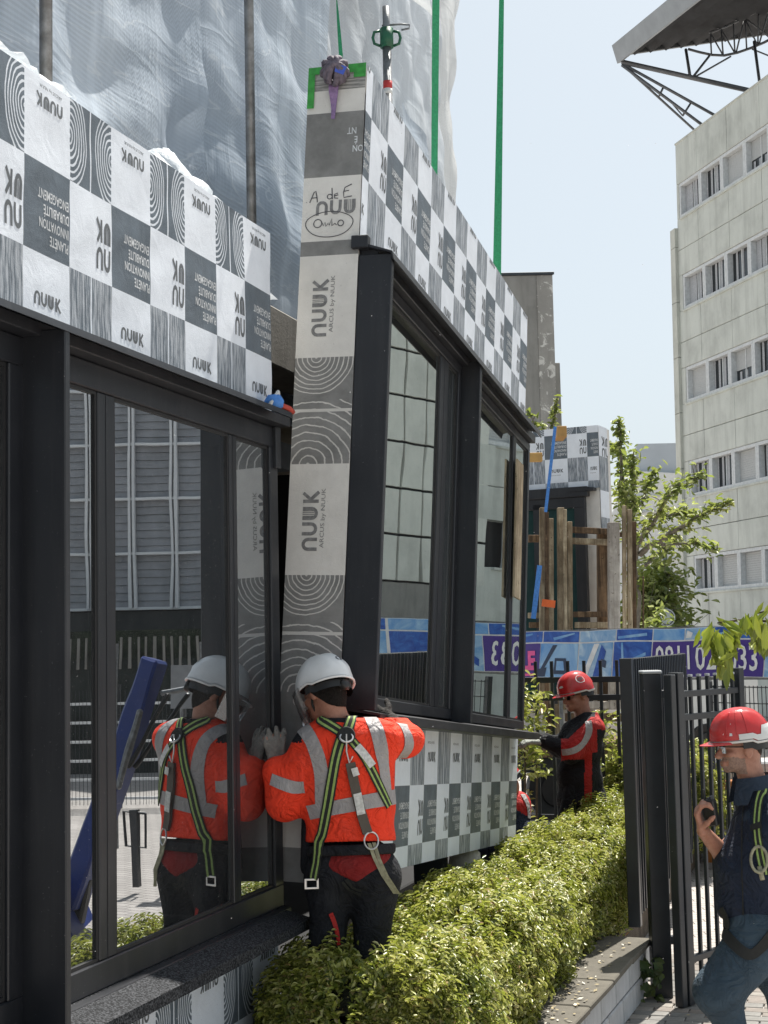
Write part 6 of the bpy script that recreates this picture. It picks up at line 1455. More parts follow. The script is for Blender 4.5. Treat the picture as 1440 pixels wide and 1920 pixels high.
CSV = cloth('silver_reflective_tape', (.36, .34, .34), .45, .4, 10, .10); CGL = cloth('grey_glove_cloth', (.20, .19, .175), .85, .5, 20, .3); CGD = cloth('dark_glove_cloth', (.035, .032, .030), .85, .5, 20, .3)
def skinm(name, c):
    k = NT(name); v = k.co('Object'); k.col(k.ramp(k.noise(v, 24, 7, .7), [(.3, tuple(x*f for x, f in zip(c, (.72, .62, .60)))), (.7, tuple(x*1.08 for x in c))])); k.set(Roughness=.5, Specular_IOR_Level=.4, Subsurface_Weight=.12, Subsurface_Radius=(.01, .004, .002)); k.bump(k.noise(v, 120, 4), .35, .002); return k.mat
SK = skinm('tanned_skin', (.38, .19, .13)); SKB = skinm('ruddy_skin', (.42, .22, .155)); HAIR = cloth('short_dark_hair', (.022, .017, .014), .9, .9, 60, .4); GREYH = cloth('grey_stubble', (.34, .23, .185), .85, .5, 90, .3)  # second skin tone is a little ruddier, for the man with the radio
WEBK = simple('black_webbing', (.016, .017, .016), .8, 0, .2, 90, .5, .002); WEBG = simple('lime_webbing_edge', (.30, .42, .12), .75, 0, .2, 90, .5, .002); WEBP = simple('pale_lanyard_webbing', (.30, .29, .20), .8, 0, .3, 60, .5, .002)
STEEL = simple('forged_steel', (.55, .55, .55), .28, 1.0, .1, 20, .1); LBL = simple('white_label', (.58, .58, .56), .5, 0, .25, 70, 0)
HW = simple('white_helmet_plastic', (.76, .77, .78), .3, 0, .04, 8, .05, dirt=.35, dirtc=(.40, .38, .34)); HR = simple('red_helmet_plastic', (.50, .020, .022), .25, 0, .12, 8, .05, dirt=.3, dirtc=(.42, .2, .18)); CLEAR = glass('clear_visor', (.9, .9, .9), (.80, .82, .82), .0005)
LANES = [(-.5, -.40, 0), (-.40, -.22, 1), (-.22, -.04, 0), (-.04, .04, 1), (.04, .22, 0), (.22, .40, 1), (.40, .5, 0)]
LANES = [(-.5, -.36, 0), (-.36, -.16, 1), (-.16, .16, 0), (.16, .36, 1), (.36, .5, 0)]
def folds(seed, amp=.004, f=22, dirv=(0, 0, 1)):
    def g(P): 
        a = sn(P*np.array([1, 1, .55]), f, seed); b = sn(P*np.array([.8, .8, 1.6]), f*.55, seed+1); return -amp*(np.abs(a)**1.5*.8-b*.9)
    return g
def ring(mb, c, n_, r, t, m=0, sy=1.0, N=18):
    n_ = norm(n_); e1 = norm(np.cross(n_, (0, 0, 1))); e2 = np.cross(n_, e1); mb.tube([c+(e1*cos(a)+e2*sin(a)*sy)*r for a in np.linspace(0, 2*pi, N)], t, 8, m, False)

# ================================================================== worker in orange, seen from behind
Y1 = 6.6; A = lambda x, y, d=0.0: atY(x, y, Y1+d)
w1 = thing('person', 'worker in orange hi-vis jacket, harness and white helmet steadying the hanging unit', 'person', (A(650, 1500)[0], Y1, .235), 'building workers')
hc = A(610, 1300, .02); hf = norm((-.62, .62, -.42)); hu = norm((-.10, .30, 1)); nk = A(632, 1372, 0)
shl, shr = A(588, 1398), A(716, 1388); ell_l, wl = A(534, 1504, .0), A(520, 1448, .02); ell_r, wr_ = A(764, 1390, .12), A(736, 1352, .27)
handL = hand(wl+np.array([0, .01, .01]), (-.10, .10, 1), (-.3, 1, 0), (1, .2, 0), .98, (.18, .15, .15, .2), .25, (.9, .2), .0105)
handR = hand(wr_+np.array([-.01, .02, 0]), (-.85, .5, .35), (-.2, .9, -.2), (0, .1, 1), 1.1, (.5, .55, .6, .6), .1, (.9, .3), .0105)
torso = [ell(A(652, 1440, 0), (.195, .118, .17)), ell(A(655, 1510, 0), (.185, .112, .15)), cap(A(600, 1400), A(702, 1392), .072, .072), cap(A(602, 1470), A(600, 1400), .07, .06), cap(A(700, 1465), A(706, 1398), .07, .06), ell(A(657, 1575, 0), (.180, .108, .12)), cap(A(616, 1388, -.01), A(626, 1358, .01), .055, .062), cap(A(668, 1380, -.01), A(640, 1356, .01), .055, .062)]
armsL = [cap(shl, ell_l, .068, .056), cap(ell_l, wl, .057, .045)]; armsR = [cap(shr, ell_r, .068, .058), cap(ell_r, wr_, .058, .043)]
hipc = A(660, 1628); fl, fr_ = np.array([A(600, 1900)[0], Y1+.02, .33]), np.array([A(690, 1900)[0], Y1+.12, .33])
kl_, kr_ = A(614, 1800, -.03), A(696, 1790, -.02)
legs = [ell(hipc, (.178, .115, .12)), cap(A(618, 1655), kl_, .102, .078), cap(kl_, fl, .064, .048), cap(A(700, 1652), kr_, .104, .078), cap(kr_, fr_, .064, .048)]
body = head(hc, hf, hu, nk, 1.04)+[ell(A(652, 1450), (.16, .09, .25)), cap(shl, ell_l, .042, .036), cap(ell_l, wl, .036, .028), cap(shr, ell_r, .042, .036), cap(ell_r, wr_, .036, .028), ell(hipc, (.14, .09, .10)), cap(A(616, 1655), kl_, .07, .05), cap(kl_, fl, .048, .035), cap(A(703, 1652), kr_, .07, .05), cap(kr_, fr_, .048, .035), cap(fl, fl+np.array([0, .12, -.05]), .035, .03), cap(fr_, fr_+np.array([0, .12, -.05]), .035, .03)]
hs = [(p[0], p[1], p[2], p[3]*.85, p[4]*.85) for p in handL+handR]
flesh('body', blob(body+hs, .018, .0065), SK, w1)
def hair_clip(c, f, up, lo_=-.055, fr_f=.035):
    f = norm(f); up = norm(up-f*np.dot(up, f)); r_ = np.cross(f, up)
    def g(P):
        q = P-c; a, b = q@f, q@up; s_ = np.abs(q@r_); return np.maximum(a-fr_f+np.maximum(0, -(b)-.0)*.9+np.maximum(0, s_-.05)*.4, lo_-b)
    return g
flesh('hair', blob([p for p in head(hc, hf, hu, nk, 1.04) if not (p[0] == 'e' and abs(p[2][0]) < .0095*1.04+1e-6 and p[2][0] > .0)], .02, .006, .005, hair_clip(hc, hf, hu, -.098, .02)), HAIR, w1)
def jclip(P):
    q = pix(P); return np.maximum((q[:, 1]-(1578-.02*(q[:, 0]-660)))/424., (-(q[:, 1]-1346)-np.abs(q[:, 0]-632)*.0)/424.*1.0)*np.where(np.abs(q[:, 0]-632) < 300, 1, 1)
jacket = blob(torso+armsL+armsR, .045, .0085, .010, jclip, folds(3, .012, 16))
def jreg(C):
    q = pix(C); r = np.zeros(len(C)); x, y = q[:, 0], q[:, 1]
    r[(x < 566) & (y < 1392)] = 1; r[(np.abs(x-632) < 34) & (y < 1354)] = 1; return r
flesh('jacket', jacket, [CO, CN], w1, jreg)
tr = blob(legs, .04, .009, .008, None, folds(8, .013, 15)); flesh('trousers', tr, CN, w1)
vest_side = blob([cap(A(578, 1530, .03), A(582, 1625, .03), .03, .045)], .02, .009); flesh('tool_pouch', vest_side, CN, w1)
tail = blob([ell(hipc, (.178, .115, .12))], .03, .008, .016, lambda P: np.maximum(-(pix(P)[:, 1]-1590)/424., (pix(P)[:, 1]-(1655-np.abs(pix(P)[:, 0]-668)*.45))/424.), folds(5, .003, 22)); flesh('shirt_tail', tail, CR, w1)
belt = blob([ell(A(658, 1590), (.184, .118, .10))], .03, .008, .012, lambda P: np.abs(pix(P)[:, 1]-(1594-.04*(pix(P)[:, 0]-660)))/424.-.024); flesh('belt', belt, CN, w1)
hs2 = [p for p in handL]+[cap(wl-np.array([0, .0, .035]), wl, .040, .034)]; flesh('glove', blob(hs2, .010, .0055, .0025), CGL, w1)
hs3 = [p for p in handR]+[cap(ell_r*.25+wr_*.75, wr_, .036, .032)]; flesh('glove', blob(hs3, .010, .0055, .0025), CGD, w1)
for f_, d_ in ((fl, (0, 1)), (fr_, (.1, 1))):
    flesh('boot', blob([cap(f_+UPZ*.06, f_-UPZ*.02, .055, .055), cap(f_-UPZ*.045, f_+np.array([d_[0]*.17, .17, -.055]), .045, .04)], .03, .008), CN, w1)
bv = bvh_of(jacket); bt = bvh_of(tail); bvl = bvh_of((np.concatenate([jacket[0], tr[0], belt[0], tail[0]]), np.concatenate([jacket[1], tr[1]+len(jacket[0]), belt[1]+len(jacket[0])+len(tr[0]), tail[1]+len(jacket[0])+len(tr[0])+len(belt[0])])))
mb = MB(); one_ = [(-.5, -.17, 0), (-.17, .17, 0), (.17, .5, 0)]
for path, w in (([(566, 1362), (585, 1390), (602, 1445), (604, 1520)], .066), ([(694, 1346), (708, 1372), (718, 1425), (726, 1488)], .060), ([(579, 1524), (620, 1516), (690, 1503), (742, 1494)], .062), ([(509, 1461), (530, 1470), (550, 1476), (571, 1476)], .052), ([(752, 1358), (763, 1378), (765, 1402), (752, 1420)], .055)):
    ribbon(bv, path, Y1, w, .004, one_, 26, .001, mb)
part('reflective_tape', mb, CSV, w1)
hn = MB()
for path, w in (([(600, 1348), (622, 1362), (643, 1376)], .046), ([(662, 1334), (657, 1352), (650, 1374)], .048), ([(643, 1378), (630, 1420), (615, 1510), (603, 1575), (589, 1648)], .050), ([(655, 1385), (676, 1410), (698, 1448), (728, 1512)], .042)):
    ribbon(bvl, path, Y1, w, .010, LANES, 34, .003, hn)
part('harness', hn, [WEBK, WEBG], w1)
hm = MB(); c_, n_ = hitpx(bvl, 649, 1381, Y1); c_ = c_+n_*.016; e1 = norm(np.cross(n_, UPZ)); hm.lathe(Fr(c_, e1, norm(np.cross(e1, n_)), n_), [(.001, .006), (.036, .006), (.040, .0), (.036, -.006)], 20); part('back_plate', hm, WEBK, w1)
hm = MB(); ring(hm, c_+n_*.012-UPZ*.012, norm(n_+UPZ*.5), .028, .0045, 0, .9); part('steel_ring', hm, STEEL, w1); hm = MB(); c2, n2 = hitpx(bvl, 694, 1574, Y1); ring(hm, c2+n2*.018, norm(n2+np.array([.2, 0, .3])), .033, .0042, 0, 1.1); part('steel_ring', hm, STEEL, w1); hm = MB(); c3, n3 = hitpx(bvl, 654, 1410, Y1); hm.tube([c_+n_*.02, c3+n3*.02+np.array([-.012, 0, 0]), c3+n3*.02-UPZ*.05, c3+n3*.02+np.array([.014, 0, -.02])], .004, 8); part('steel_hook', hm, STEEL, w1); hm = MB()
c4, n4 = hitpx(bvl, 589, 1656, Y1); frb = Fr(c4+n4*.014, e1, n4, UPZ); frame_rect(hm, frb, -.030, .030, -.022, .022, .008, -.004, .004, 0, .001); part('steel_buckle', hm, STEEL, w1)
ly = MB(); ribbon(bvl, [(656, 1430), (664, 1470), (674, 1515), (688, 1562)], Y1, .044, .020, [(-.5, .5, 0)], 20, .008, ly); part('shock_absorber', ly, simple('grey_brown_pack', (.10, .085, .07), .8), w1)
ly = MB(); ribbon(bvl, [(668, 1486), (671, 1500), (676, 1525)], Y1, .038, .024, [(-.5, .5, 0)], 6, .0, ly); part('label_sleeve', ly, LBL, w1); ly = MB(); ribbon(bvl, [(668, 1400), (682, 1416), (696, 1436)], Y1, .036, .018, [(-.5, .5, 0)], 6, .0, ly); part('label_sleeve', ly, LBL, w1); ly = MB(); ribbon(bvl, [(662, 1438), (664, 1446), (666, 1452)], Y1, .03, .030, [(-.5, .5, 0)], 4, .0, ly); part('label_sleeve', ly, LBL, w1)
ly = MB(); ly.smooth = True
for dx in (-3, 5):
    pts = [hitpx(bvl, x+dx*(1-i*.12), y, Y1) for i, (x, y) in enumerate(((694, 1584), (703, 1612), (718, 1642), (738, 1674)))]; pts = [p+n*.016 for p, n in pts]; L = [p-RT*.008 for p in pts]; R_ = [p+RT*.008 for p in pts]; ly.strip(L, R_); ly.strip([p+np.array([0, .004, 0]) for p in L], [p+np.array([0, .004, 0]) for p in R_])
part('lanyard', ly, WEBP, w1)
ls = MB(); ribbon(bvl, [(645, 1650), (662, 1668), (678, 1672)], Y1, .03, .008, [(-.5, -.1, 0), (.1, .5, 0)], 8, .001, ls); ribbon(bvh_of(tr), [(620, 1712), (630, 1740), (634, 1772)], Y1, .022, .006, [(-.5, .5, 1)], 8, .001, ls); part('trim', ls, [WEBK, CRB], w1)
hh, HP = helmet(w1, hc+norm(hu)*.030, hf, hu, HW, None, 1.0, .03)
q = MB(); q.smooth = True; V = [HP(pi+.16*cos(t)-.02, .40+.07*sin(t), .0012) for t in np.linspace(0, 2*pi, 14)[:-1]]; q.add(V, [tuple(range(13))]); part('oval_badge', q, simple('dark_blue_badge', (.02, .025, .05), .4), hh)
q = MB(); q.smooth = True; fu = norm(hf); ru = np.cross(fu, norm(hu-fu*np.dot(hu, fu))); uu_ = np.cross(ru, fu); rows = [[hc+uu_*(.03-.045*j)+fu*(.155*cos(u)+.01)*(1-.04*j)+ru*.125*sin(u)*(1-.04*j) for u in np.linspace(-1.45, 1.45, 18)] for j in range(4)]
for j in range(3): q.strip(rows[j], rows[j+1])
part('face_shield', q, CLEAR, hh)
q = MB(); q.smooth = True
for g in (-1, 1): q.tube([hc+ru*.078*g+uu_*.02-fu*.01, hc+ru*.072*g-uu_*.05+fu*.02, hc-uu_*.10+fu*.055+ru*.02*g], .006, 6); q.tube([hc+ru*.078*g+uu_*.02-fu*.05, hc+ru*.074*g-uu_*.03-fu*.0], .006, 6)
part('chin_strap', q, WEBK, hh)

# ================================================================== worker in the red and black jacket, beyond the unit
Y2 = 12.5; B = lambda x, y, d=0.0: atY(x, y, Y2+d)
w2 = thing('person', 'worker in red and black jacket, dark glasses and red helmet gripping the far sill', 'person', (B(1090, 1450)[0], Y2, .235), 'building workers')
hc = B(1081, 1304); hf = norm((-1, -.42, -.22)); hu = norm((-.12, 0, 1)); nk = B(1094, 1344, .02)
sN, sF = B(1111, 1366, -.14), B(1090, 1362, .17); eN, wN = B(1072, 1412, -.22), B(1022, 1392, -.12); eF, wF_ = B(1050, 1405, .12), B(1004, 1380, .10)
hN = hand(wN, (-1, .12, .12), (.1, .2, -1), (0, 1, .3), 1.15, (.35, .35, .4, .4), .12, (.8, -.2), .0115); hFr = hand(wF_, (-1, 0, .15), (.1, .0, -1), (0, -1, .2), 1.15, (.3, .3, .3, .4), .12, (.8, -.3), .0115)
hip = np.array([B(1087, 1500)[0], Y2+.02, 1.14]); f1, f2_ = np.array([hip[0]-.06, Y2-.12, .32]), np.array([hip[0]+.12, Y2+.12, .32]); k1, k2 = np.array([hip[0]-.12, Y2-.12, .72]), np.array([hip[0]-.04, Y2+.12, .72])
tor = [ell(B(1090, 1398), (.165, .20, .21)), ell(B(1085, 1455), (.180, .19, .20)), ell(B(1085, 1500), (.185, .185, .14)), cap(sN, sF, .080, .080), cap(B(1102, 1366, 0), B(1095, 1336, 0), .095, .085)]
ar = [cap(sN, eN, .072, .062), cap(eN, wN, .060, .046), cap(sF, eF, .070, .060), cap(eF, wF_, .058, .045)]
lg = [ell(hip, (.13, .17, .13)), cap(hip+np.array([-.01, -.09, -.04]), k1, .092, .068), cap(k1, f1, .064, .05), cap(hip+np.array([.01, .09, -.04]), k2, .092, .068), cap(k2, f2_, .064, .05)]
bd2 = head(hc, hf, hu, nk, 1.12)+[ell(B(1088, 1430), (.12, .15, .25)), cap(sN, eN, .04), cap(eN, wN, .034, .028), cap(sF, eF, .04), cap(eF, wF_, .034, .028), ell(hip, (.1, .13, .1)), cap(hip, k1, .06, .05), cap(k1, f1, .05, .035), cap(hip, k2, .06, .05), cap(k2, f2_, .05, .035), cap(f1, f1+np.array([-.12, 0, -.05]), .03), cap(f2_, f2_+np.array([-.12, 0, -.05]), .03)]+[(p[0], p[1], p[2], p[3]*.85, p[4]*.85) for p in hN+hFr]
flesh('body', blob(bd2, .018, .007), SK, w2)
hd = [p for p in head(hc, hf, hu, nk, 1.12)]
flesh('hair', blob(hd[:5], .02, .008, .005, hair_clip(hc, hf, hu, -.05, -.03)), HAIR, w2)
jk = blob(tor+ar, .05, .010, .010, lambda P: np.maximum((pix(P)[:, 1]-1512)/224., (1335-pix(P)[:, 1]+np.maximum(0, 1096-pix(P)[:, 0])*.55)/224.), folds(13, .013, 15))
def r2(C):
    q = pix(C); x, y = q[:, 0], q[:, 1]; r = np.zeros(len(C))
    arm = (x < 1062) & (y < 1440); up_ = (y < 1395+(x-1062)*.0) & (x > 1055) & (x+y*.35 > 1062+1340*.35)
    r[(x > 1052) & (y < 1425-(x-1060)*.25) & (x > 1118-(y-1335)*1.05)] = 1
    r[(x > 1052) & (x < 1100) & (y > 1385) & (y < 1424)] = 1
    r[(x > 1120) & (y > 1368)] = 0; r[(x > 1096-(y-1500)*.0) & (x < 1110) & (y > 1405) & (C[:, 1] < Y2+.05)] = 1
    r[(x < 1052)] = 0; r[(np.abs(x-1094) < 22) & (y < 1344)] = 0; return r
flesh('jacket', jk, [CN, CRB], w2, r2); b2 = bvh_of(jk)
mb = MB(); ribbon(b2, [(1103, 1352), (1104, 1372), (1092, 1396), (1074, 1408), (1054, 1411)], Y2-.15, .058, .005, one_, 26, .001, mb); part('reflective_tape', mb, CSV, w2)
flesh('trousers', blob(lg, .04, .012, .008), CN, w2)
flesh('glove', blob(hN+[cap(wN+(eN-wN)*.15, wN, .038, .034)], .012, .006, .003), cloth('pale_glove_cloth', (.33, .35, .32), .85, .5, 20, .3), w2); flesh('glove', blob(hFr+[cap(wF_+(eF-wF_)*.15, wF_, .036, .034)], .012, .007, .003), CGD, w2)
for f_ in (f1, f2_): flesh('boot', blob([cap(f_+UPZ*.06, f_-UPZ*.02, .055), cap(f_-UPZ*.045, f_+np.array([-.17, 0, -.05]), .045, .04)], .03, .01), CN, w2)
def glasses(parent, c, f, up, dark, s=1.0):
    f = norm(f); up = norm(up-f*np.dot(up, f)); r_ = np.cross(f, up); q = MB(); q.smooth = True
    for g in (-1, 1):
        pts = [c+(f*(.101-.006*(abs(t-.5)*2)**2-.010*t)+r_*g*(.006+.052*t)+up*(.006)) for t in np.linspace(0, 1, 7)]; q.strip([p+up*.017*s for p in pts], [p-up*.017*s for p in pts])
    ln = part('lens', q, dark, parent); q = MB(); q.smooth = True; q.tube([c+f*.100-r_*.058+up*.022, c+f*.105+up*.022, c+f*.100+r_*.058+up*.022], .003, 6)
    for g in (-1, 1): q.tube([c+f*.096+r_*g*.060+up*.020, c+f*.06+r_*g*.078+up*.016, c-f*.02+r_*g*.083+up*.006], .003, 6)
    part('spectacle_frame', q, MAT['black'], parent)
glasses(w2, hc+norm(hf)*.010, hf, hu, simple('dark_lens', (.008, .008, .01), .08, bump=0), 1.25)
hh, HP = helmet(w2, hc+norm(hu)*.044, hf, hu, HR, MAT['white_pt'], 1.10, .05)
q = MB(); q.smooth = True; ctr = 1.35; V = [HP(pi*2-ctr-.30*cos(t)-0.25, .42+.17*sin(t), .0015) for t in np.linspace(0, 2*pi, 17)[:-1]]; q.add(V, [tuple(range(16))]); bd_ = part('round_badge', q, MAT['white_pt'], hh)
q = MB(); q.smooth = True
for k_ in range(3): V = [HP(pi*2-ctr-.25+(.12*(k_-1))-.045*cos(t), .42+.09*sin(t), .0030) for t in np.linspace(0, 2*pi, 9)[:-1]]; q.add(V, [tuple(range(8))])
part('badge_print', q, simple('badge_dark_print', (.06, .05, .06), .5), bd_)
q = MB(); q.smooth = True; V = [HP(-.3-.18*cos(t), .20+.08*max(0, sin(t)), .0015) for t in np.linspace(0, 2*pi, 12)[:-1]]; q.add(V, [tuple(range(11))]); part('front_sticker', q, MAT['white_pt'], hh)

# ================================================================== crouching worker, only a red shoulder shows
Y4 = 11.75; D_ = lambda x, y, d=0.0: atY(x, y, Y4+d)
w4 = thing('person', 'crouching worker in red and navy, mostly hidden behind the far end of the hanging unit', 'person', (D_(945, 1600)[0], Y4, .235), 'building workers')
sh4 = D_(972, 1508); pel = np.array([D_(935, 1600)[0], Y4+.05, .55]); hc4 = D_(948, 1470, -.05)
bd4 = head(hc4, (-.8, .1, -.6), (-.5, 0, .9), D_(955, 1495), 1.0)+[cap(D_(956, 1520), pel, .14, .12), cap(sh4, D_(978, 1560, -.12), .045), cap(D_(978, 1560, -.12), D_(945, 1590, -.25), .038, .03), cap(pel, pel+np.array([-.25, -.15, .12]), .08, .065), cap(pel+np.array([-.25, -.15, .12]), pel+np.array([-.22, -.15, -.24]), .06, .045)]
flesh('body', blob(bd4, .02, .012), SK, w4)
jk4 = blob([cap(D_(953, 1520), D_(940, 1580), .17, .15), cap(sh4, D_(979, 1556, -.12), .078, .065), cap(D_(979, 1556, -.12), D_(948, 1590, -.25), .06, .05), cap(D_(940, 1500, .15), sh4, .08, .08)], .05, .011, 0, None, folds(31, .010, 18))
flesh('jacket', jk4, [CRB, CNV], w4, lambda C: ((pix(C)[:, 1] > 1522+.6*(pix(C)[:, 0]-975)) & (pix(C)[:, 1] > 1500)).astype(int)); b4 = bvh_of(jk4); mb = MB(); ribbon(b4, [(980, 1490), (990, 1510), (992, 1535)], Y4, .05, .005, one_, 12, .001, mb); part('reflective_tape', mb, CSV, w4)
flesh('trousers', blob([cap(pel, pel+np.array([-.25, -.15, .12]), .11, .085), cap(pel+np.array([-.25, -.15, .12]), pel+np.array([-.22, -.15, -.20]), .08, .065), cap(pel, pel+np.array([-.2, .2, .05]), .11, .085), cap(pel+np.array([-.2, .2, .05]), pel+np.array([-.1, .2, -.22]), .08, .06)], .04, .014), CNV, w4)
for o_ in ((-.22, -.15), (-.1, .2)): q_ = np.array([pel[0]+o_[0], pel[1]+o_[1], .29]); flesh('boot', blob([cap(q_+UPZ*.03, q_-UPZ*.01, .05), cap(q_, q_+np.array([-.15, 0, -.01]), .045, .04)], .03, .012), CN, w4)
helmet(w4, hc4+norm((-.5, 0, .9))*.036, (-.8, .1, -.6), (-.5, 0, .9), HR, MAT['white_pt'], 1.0, .05)

# ================================================================== man with the radio, front right
Y3 = 7.0; E3 = lambda x, y, d=0.0: atY(x, y, Y3+d)
w3 = thing('person', 'man in navy waistcoat, harness and red and white helmet walking with a handheld radio', 'person', (E3(1400, 1600)[0], Y3, 0), 'building workers')
hc = E3(1388, 1402); hf = norm((-1, -.06, -.10)); hu = norm((-.05, 0, 1)); nk = E3(1414, 1474, .0)
sN, sF = E3(1478, 1532, -.19), E3(1436, 1525, .18); eN, wN = E3(1545, 1640, -.22), E3(1500, 1720, -.20); eF, wF_ = E3(1354, 1600, .06), E3(1318, 1558, -.10)
hR = hand(wF_, (-.28, -.20, 1), (.95, -.3, .1), (.35, -1, .2), 1.08, (1.05, 1.1, 1.15, 1.2), .05, (.55, .9), .0095)
hL = hand(wN, (-.3, 0, -1), (-.9, .2, 0), (-.3, -1, 0), 1.05, (.5, .5, .6, .6), .05)
hip = E3(1424, 1735, 0); kN, kF = E3(1348, 1862, -.10), E3(1478, 1885, .10); aN, aF = np.array([kN[0]+.13, Y3-.10, .12]), np.array([kF[0]+.17, Y3+.10, .20])
tor = [ell(E3(1440, 1560), (.160, .205, .17)), ell(E3(1424, 1625), (.185, .195, .17)), ell(E3(1424, 1690), (.178, .185, .13)), cap(sN, sF, .070, .066), cap(E3(1430, 1508, -.06), nk, .055, .055), cap(E3(1430, 1508, .06), nk, .055, .055)]
slv = [cap(sN, sN*.45+eN*.55, .066, .062), cap(sF, sF*.5+eF*.5, .064, .060)]
lg = [ell(hip, (.160, .18, .13)), cap(hip+np.array([-.03, -.085, -.02]), kN, .118, .086), cap(kN, aN, .084, .062), cap(hip+np.array([.03, .085, -.02]), kF, .115, .084), cap(kF, aF, .082, .062)]
bd3 = head(hc, hf, hu, nk, 1.0)+[ell(E3(1430, 1590), (.11, .15, .25)), cap(sN, eN, .048, .042), cap(eN, wN, .042, .029), cap(sF, eF, .048, .044), cap(eF, wF_, .044, .029), ell(hip, (.11, .13, .1)), cap(hip, kN, .075, .055), cap(kN, aN, .05, .04), cap(hip, kF, .075, .055), cap(kF, aF, .05, .04), cap(aN, aN+np.array([-.14, 0, -.06]), .035), cap(aF, aF+np.array([-.14, 0, -.06]), .035)]+hR+hL
flesh('body', blob(bd3, .013, .0052), [SKB, GREYH], w3, lambda C: ((lambda a, b, s_: (b < -.030-.30*np.maximum(0, .06-a)-.25*np.maximum(0, a-.085)) & (b > -.118) & (a > .0) & (s_ < .09) & ((b < -.072) | (b > -.050) | (a < .075)))((C-hc)@norm(hf), (C-hc)@norm(hu-norm(hf)*np.dot(hu, norm(hf))), np.abs((C-hc)@np.cross(norm(hf), norm(hu))))).astype(int))
hd = head(hc, hf, hu, nk, 1.0); flesh('hair', blob(hd[:5], .02, .006, .004, hair_clip(hc, hf, hu, -.045, -.045)), cloth('short_grey_hair', (.09, .075, .065), .9, .9, 80, .4), w3)
fq = norm(hf); uq = norm(hu-fq*np.dot(hu, fq)); rq = np.cross(fq, uq)
def beard_clip(P):
    q = P-hc; a, b = q@fq, q@uq; return np.maximum(np.maximum(b+.034+.35*np.maximum(0, .07-a), -.005-a-b*.35), -.115-b)+.006*sn(P, 60, 77)
vs = blob(tor, .045, .0085, .012, lambda P: np.maximum((pix(P)[:, 1]-1722)/400., (1478-pix(P)[:, 1])/400.), folds(41, .011, 15)); flesh('waistcoat', vs, CNV, w3)
flesh('shirt', blob(tor[:1]+tor[3:]+slv, .04, .009, .004, lambda P: (1470-pix(P)[:, 1]-np.maximum(0, 1408-pix(P)[:, 0])*.5)/400., folds(43, .005, 20)), cloth('grey_blue_polo', (.025, .038, .06), .85, .5), w3)
col_ = MB(); col_.smooth = True; cc_ = nk+np.array([-.01, 0, .0]); rows = [[cc_+np.array([.088*cos(a)*(1+.14*j), .088*sin(a)*(1+.14*j), .012*cos(a)+(.050-.03*j)-.03*(cos(a) < -.2)*j]) for a in np.linspace(-2.7, 2.7, 24)] for j in range(3)]
for j in range(2): col_.strip(rows[j], rows[j+1])
part('collar', col_, cloth('grey_blue_collar', (.028, .042, .065), .85, .4), w3)
trs = blob(lg, .04, .009, .010, None, folds(47, .014, 15)); flesh('trousers', trs, CJ, w3)
for a_f in (aN, aF): flesh('boot', blob([cap(a_f+UPZ*.04, a_f-UPZ*.05, .055), cap(a_f-UPZ*.07, a_f+np.array([-.17, 0, -.075]), .045, .038)], .03, .009), CN, w3)
b3 = bvh_of(vs); b3t = bvh_of((np.concatenate([vs[0], trs[0]]), np.concatenate([vs[1], trs[1]+len(vs[0])])))
mb = MB(); ribbon(b3, [(1437, 1462), (1424, 1500), (1420, 1545), (1424, 1590), (1432, 1640)], Y3-.15, .045, .008, LANES, 30, .003, mb); part('harness', mb, [WEBK, WEBG], w3)
mb = MB(); ribbon(b3t, [(1322, 1712), (1345, 1728), (1372, 1765), (1402, 1790), (1425, 1778), (1455, 1740)], Y3-.1, .048, .010, [(-.5, .5, 0)], 34, .004, mb); part('leg_strap', mb, WEBK, w3)
mb = MB(); ribbon(b3t, [(1418, 1545), (1420, 1556)], Y3-.1, .06, .014, [(-.5, .5, 0)], 4, .004, mb); ribbon(b3, [(1396, 1505), (1392, 1560), (1392, 1640), (1394, 1715)], Y3-.1, .006, .004, [(-.5, .5, 0)], 20, .001, mb); part('strap_keeper', mb, WEBK, w3)
mb = MB(); mb.smooth = True; cR, nR_ = hitpx(b3, 1424, 1612, Y3-.15)
ring(mb, cR+nR_*.02, norm(nR_+UPZ*.1), .036, .007, 0, 1.6); mb.tube([cR+nR_*.02-UPZ*.03, cR+nR_*.022+np.array([.012, 0, -.09])], .011, 8); part('snap_hook', mb, WEBP, w3)
glasses(w3, hc, hf, hu, CLEAR, 1.1)
for g in (-1, 1):
    q = MB(); q.smooth = True; ec = hc+(fq*.082+rq*g*.031+uq*.004)*1.06; q.lathe(Fr(ec, rq, uq, fq), [(.001, .0125), (.006, .011), (.0105, .006), (.0125, 0)], 12); q.lathe(Fr(ec, rq, uq, fq), [(.001, .0132), (.005, .0122)], 10, 1); part('eye', q, [MAT['white_pt'], MAT['black']], w3)
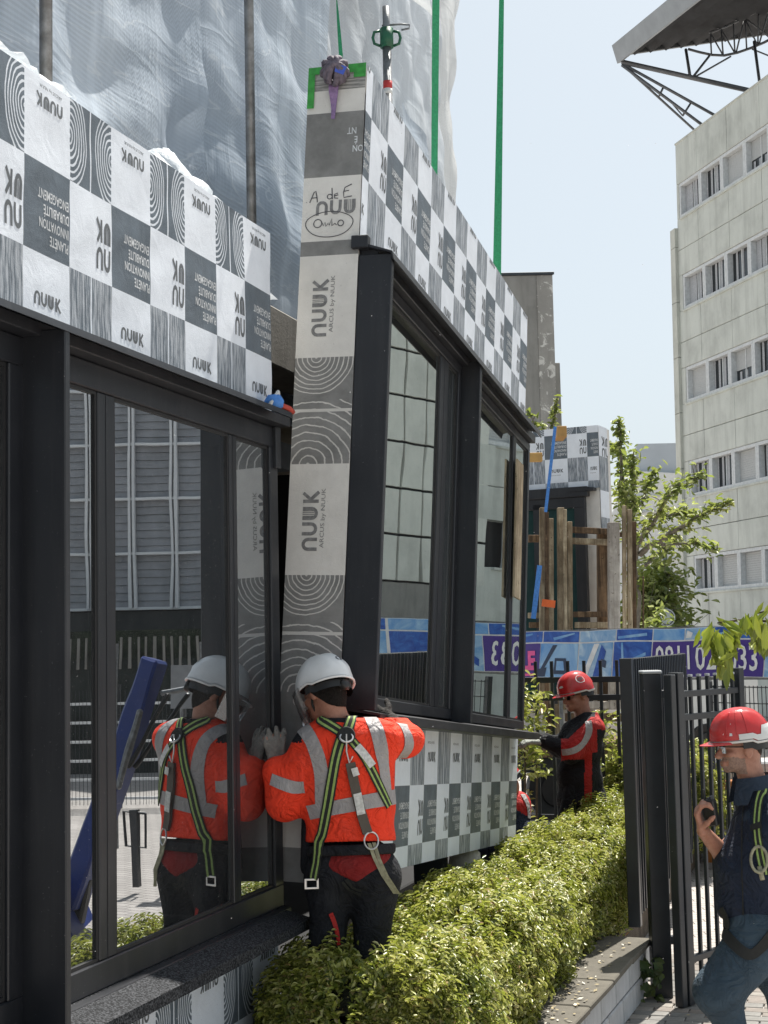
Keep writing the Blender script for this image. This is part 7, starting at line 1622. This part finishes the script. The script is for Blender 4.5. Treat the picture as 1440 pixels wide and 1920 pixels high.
hh, HP = helmet(w3, hc+norm(hu)*.046+np.array([.004, 0, 0]), hf, hu, HR, MAT['white_pt'], .97, .05, True, True, rear=True)
q = MB(); q.smooth = True; V = [HP(2*pi-1.05-.05*(1-t)*sg, .10+.30*t, .0016) for t, sg in ((0, 1), (0, -1), (1, -.2), (1, .2))]; q.add(V, [(0, 1, 2, 3)]); part('side_sticker', q, MAT['white_pt'], hh)
q = MB(); q.smooth = True
for k_ in range(3): q.tube([HP(2*pi-.9-.35*k_, v, .001) for v in np.linspace(.12, .75, 8)], .0022, 5)
part('shell_ribs', q, HR, hh)
# the radio in his fist
rad = thing('handheld_radio', 'small black two-way radio held in the raised fist of the man at right', 'radio', wF_+np.array([0, 0, .08])); rc_ = wF_+np.array([.030, -.045, .092]); rx = norm((.75, -.6, .1)); rz = norm((-.15, -.05, 1)); ry = norm(np.cross(rz, rx)); rx = np.cross(ry, rz); RF = Fr(rc_, rx, ry, rz)
q = MB(); q.box(RF, -.029, .029, -.019, .019, -.065, .055, 0, .006); bdy = part('body', q, MAT['black'], rad); q = MB(); q.tube([RF(-.018, 0, .05), RF(-.018, 0, .10)], [.007, .006], 10); part('antenna', q, MAT['black'], rad); q = MB(); q.lathe(RF.at(.014, 0, .055), [(.001, .016), (.008, .015), (.009, 0)], 12); q.lathe(RF.at(-.001, 0, .055), [(.001, .010), (.006, .009), (.007, 0)], 12); part('knob', q, MAT['steel_gap'], bdy)
# white fluff drifting in the air
r = np.random.default_rng(77); mb = MB()
for i in range(240):
    Y = r.uniform(1.3, 12)**1.0; P = atY(r.uniform(-60, 1500), r.uniform(-40, 1960), Y); 
    if Y > 5.0 and P@FN < G0+.3: continue
    l = r.uniform(.0007, .0019)*(.6+Y/6); a, b = norm(r.normal(0, 1, 3)), norm(r.normal(0, 1, 3)); mb.add([P-a*l, P-b*l*.6, P+a*l, P+b*l*.6], [(0, 1, 2, 3), (0, 3, 2, 1)])
solo('drifting_fluff', mb, simple('white_fluff', (.7, .7, .7), .9, bump=0), (0, 6, 2), 'tiny white specks of fluff drifting through the air', None, None, 'stuff')
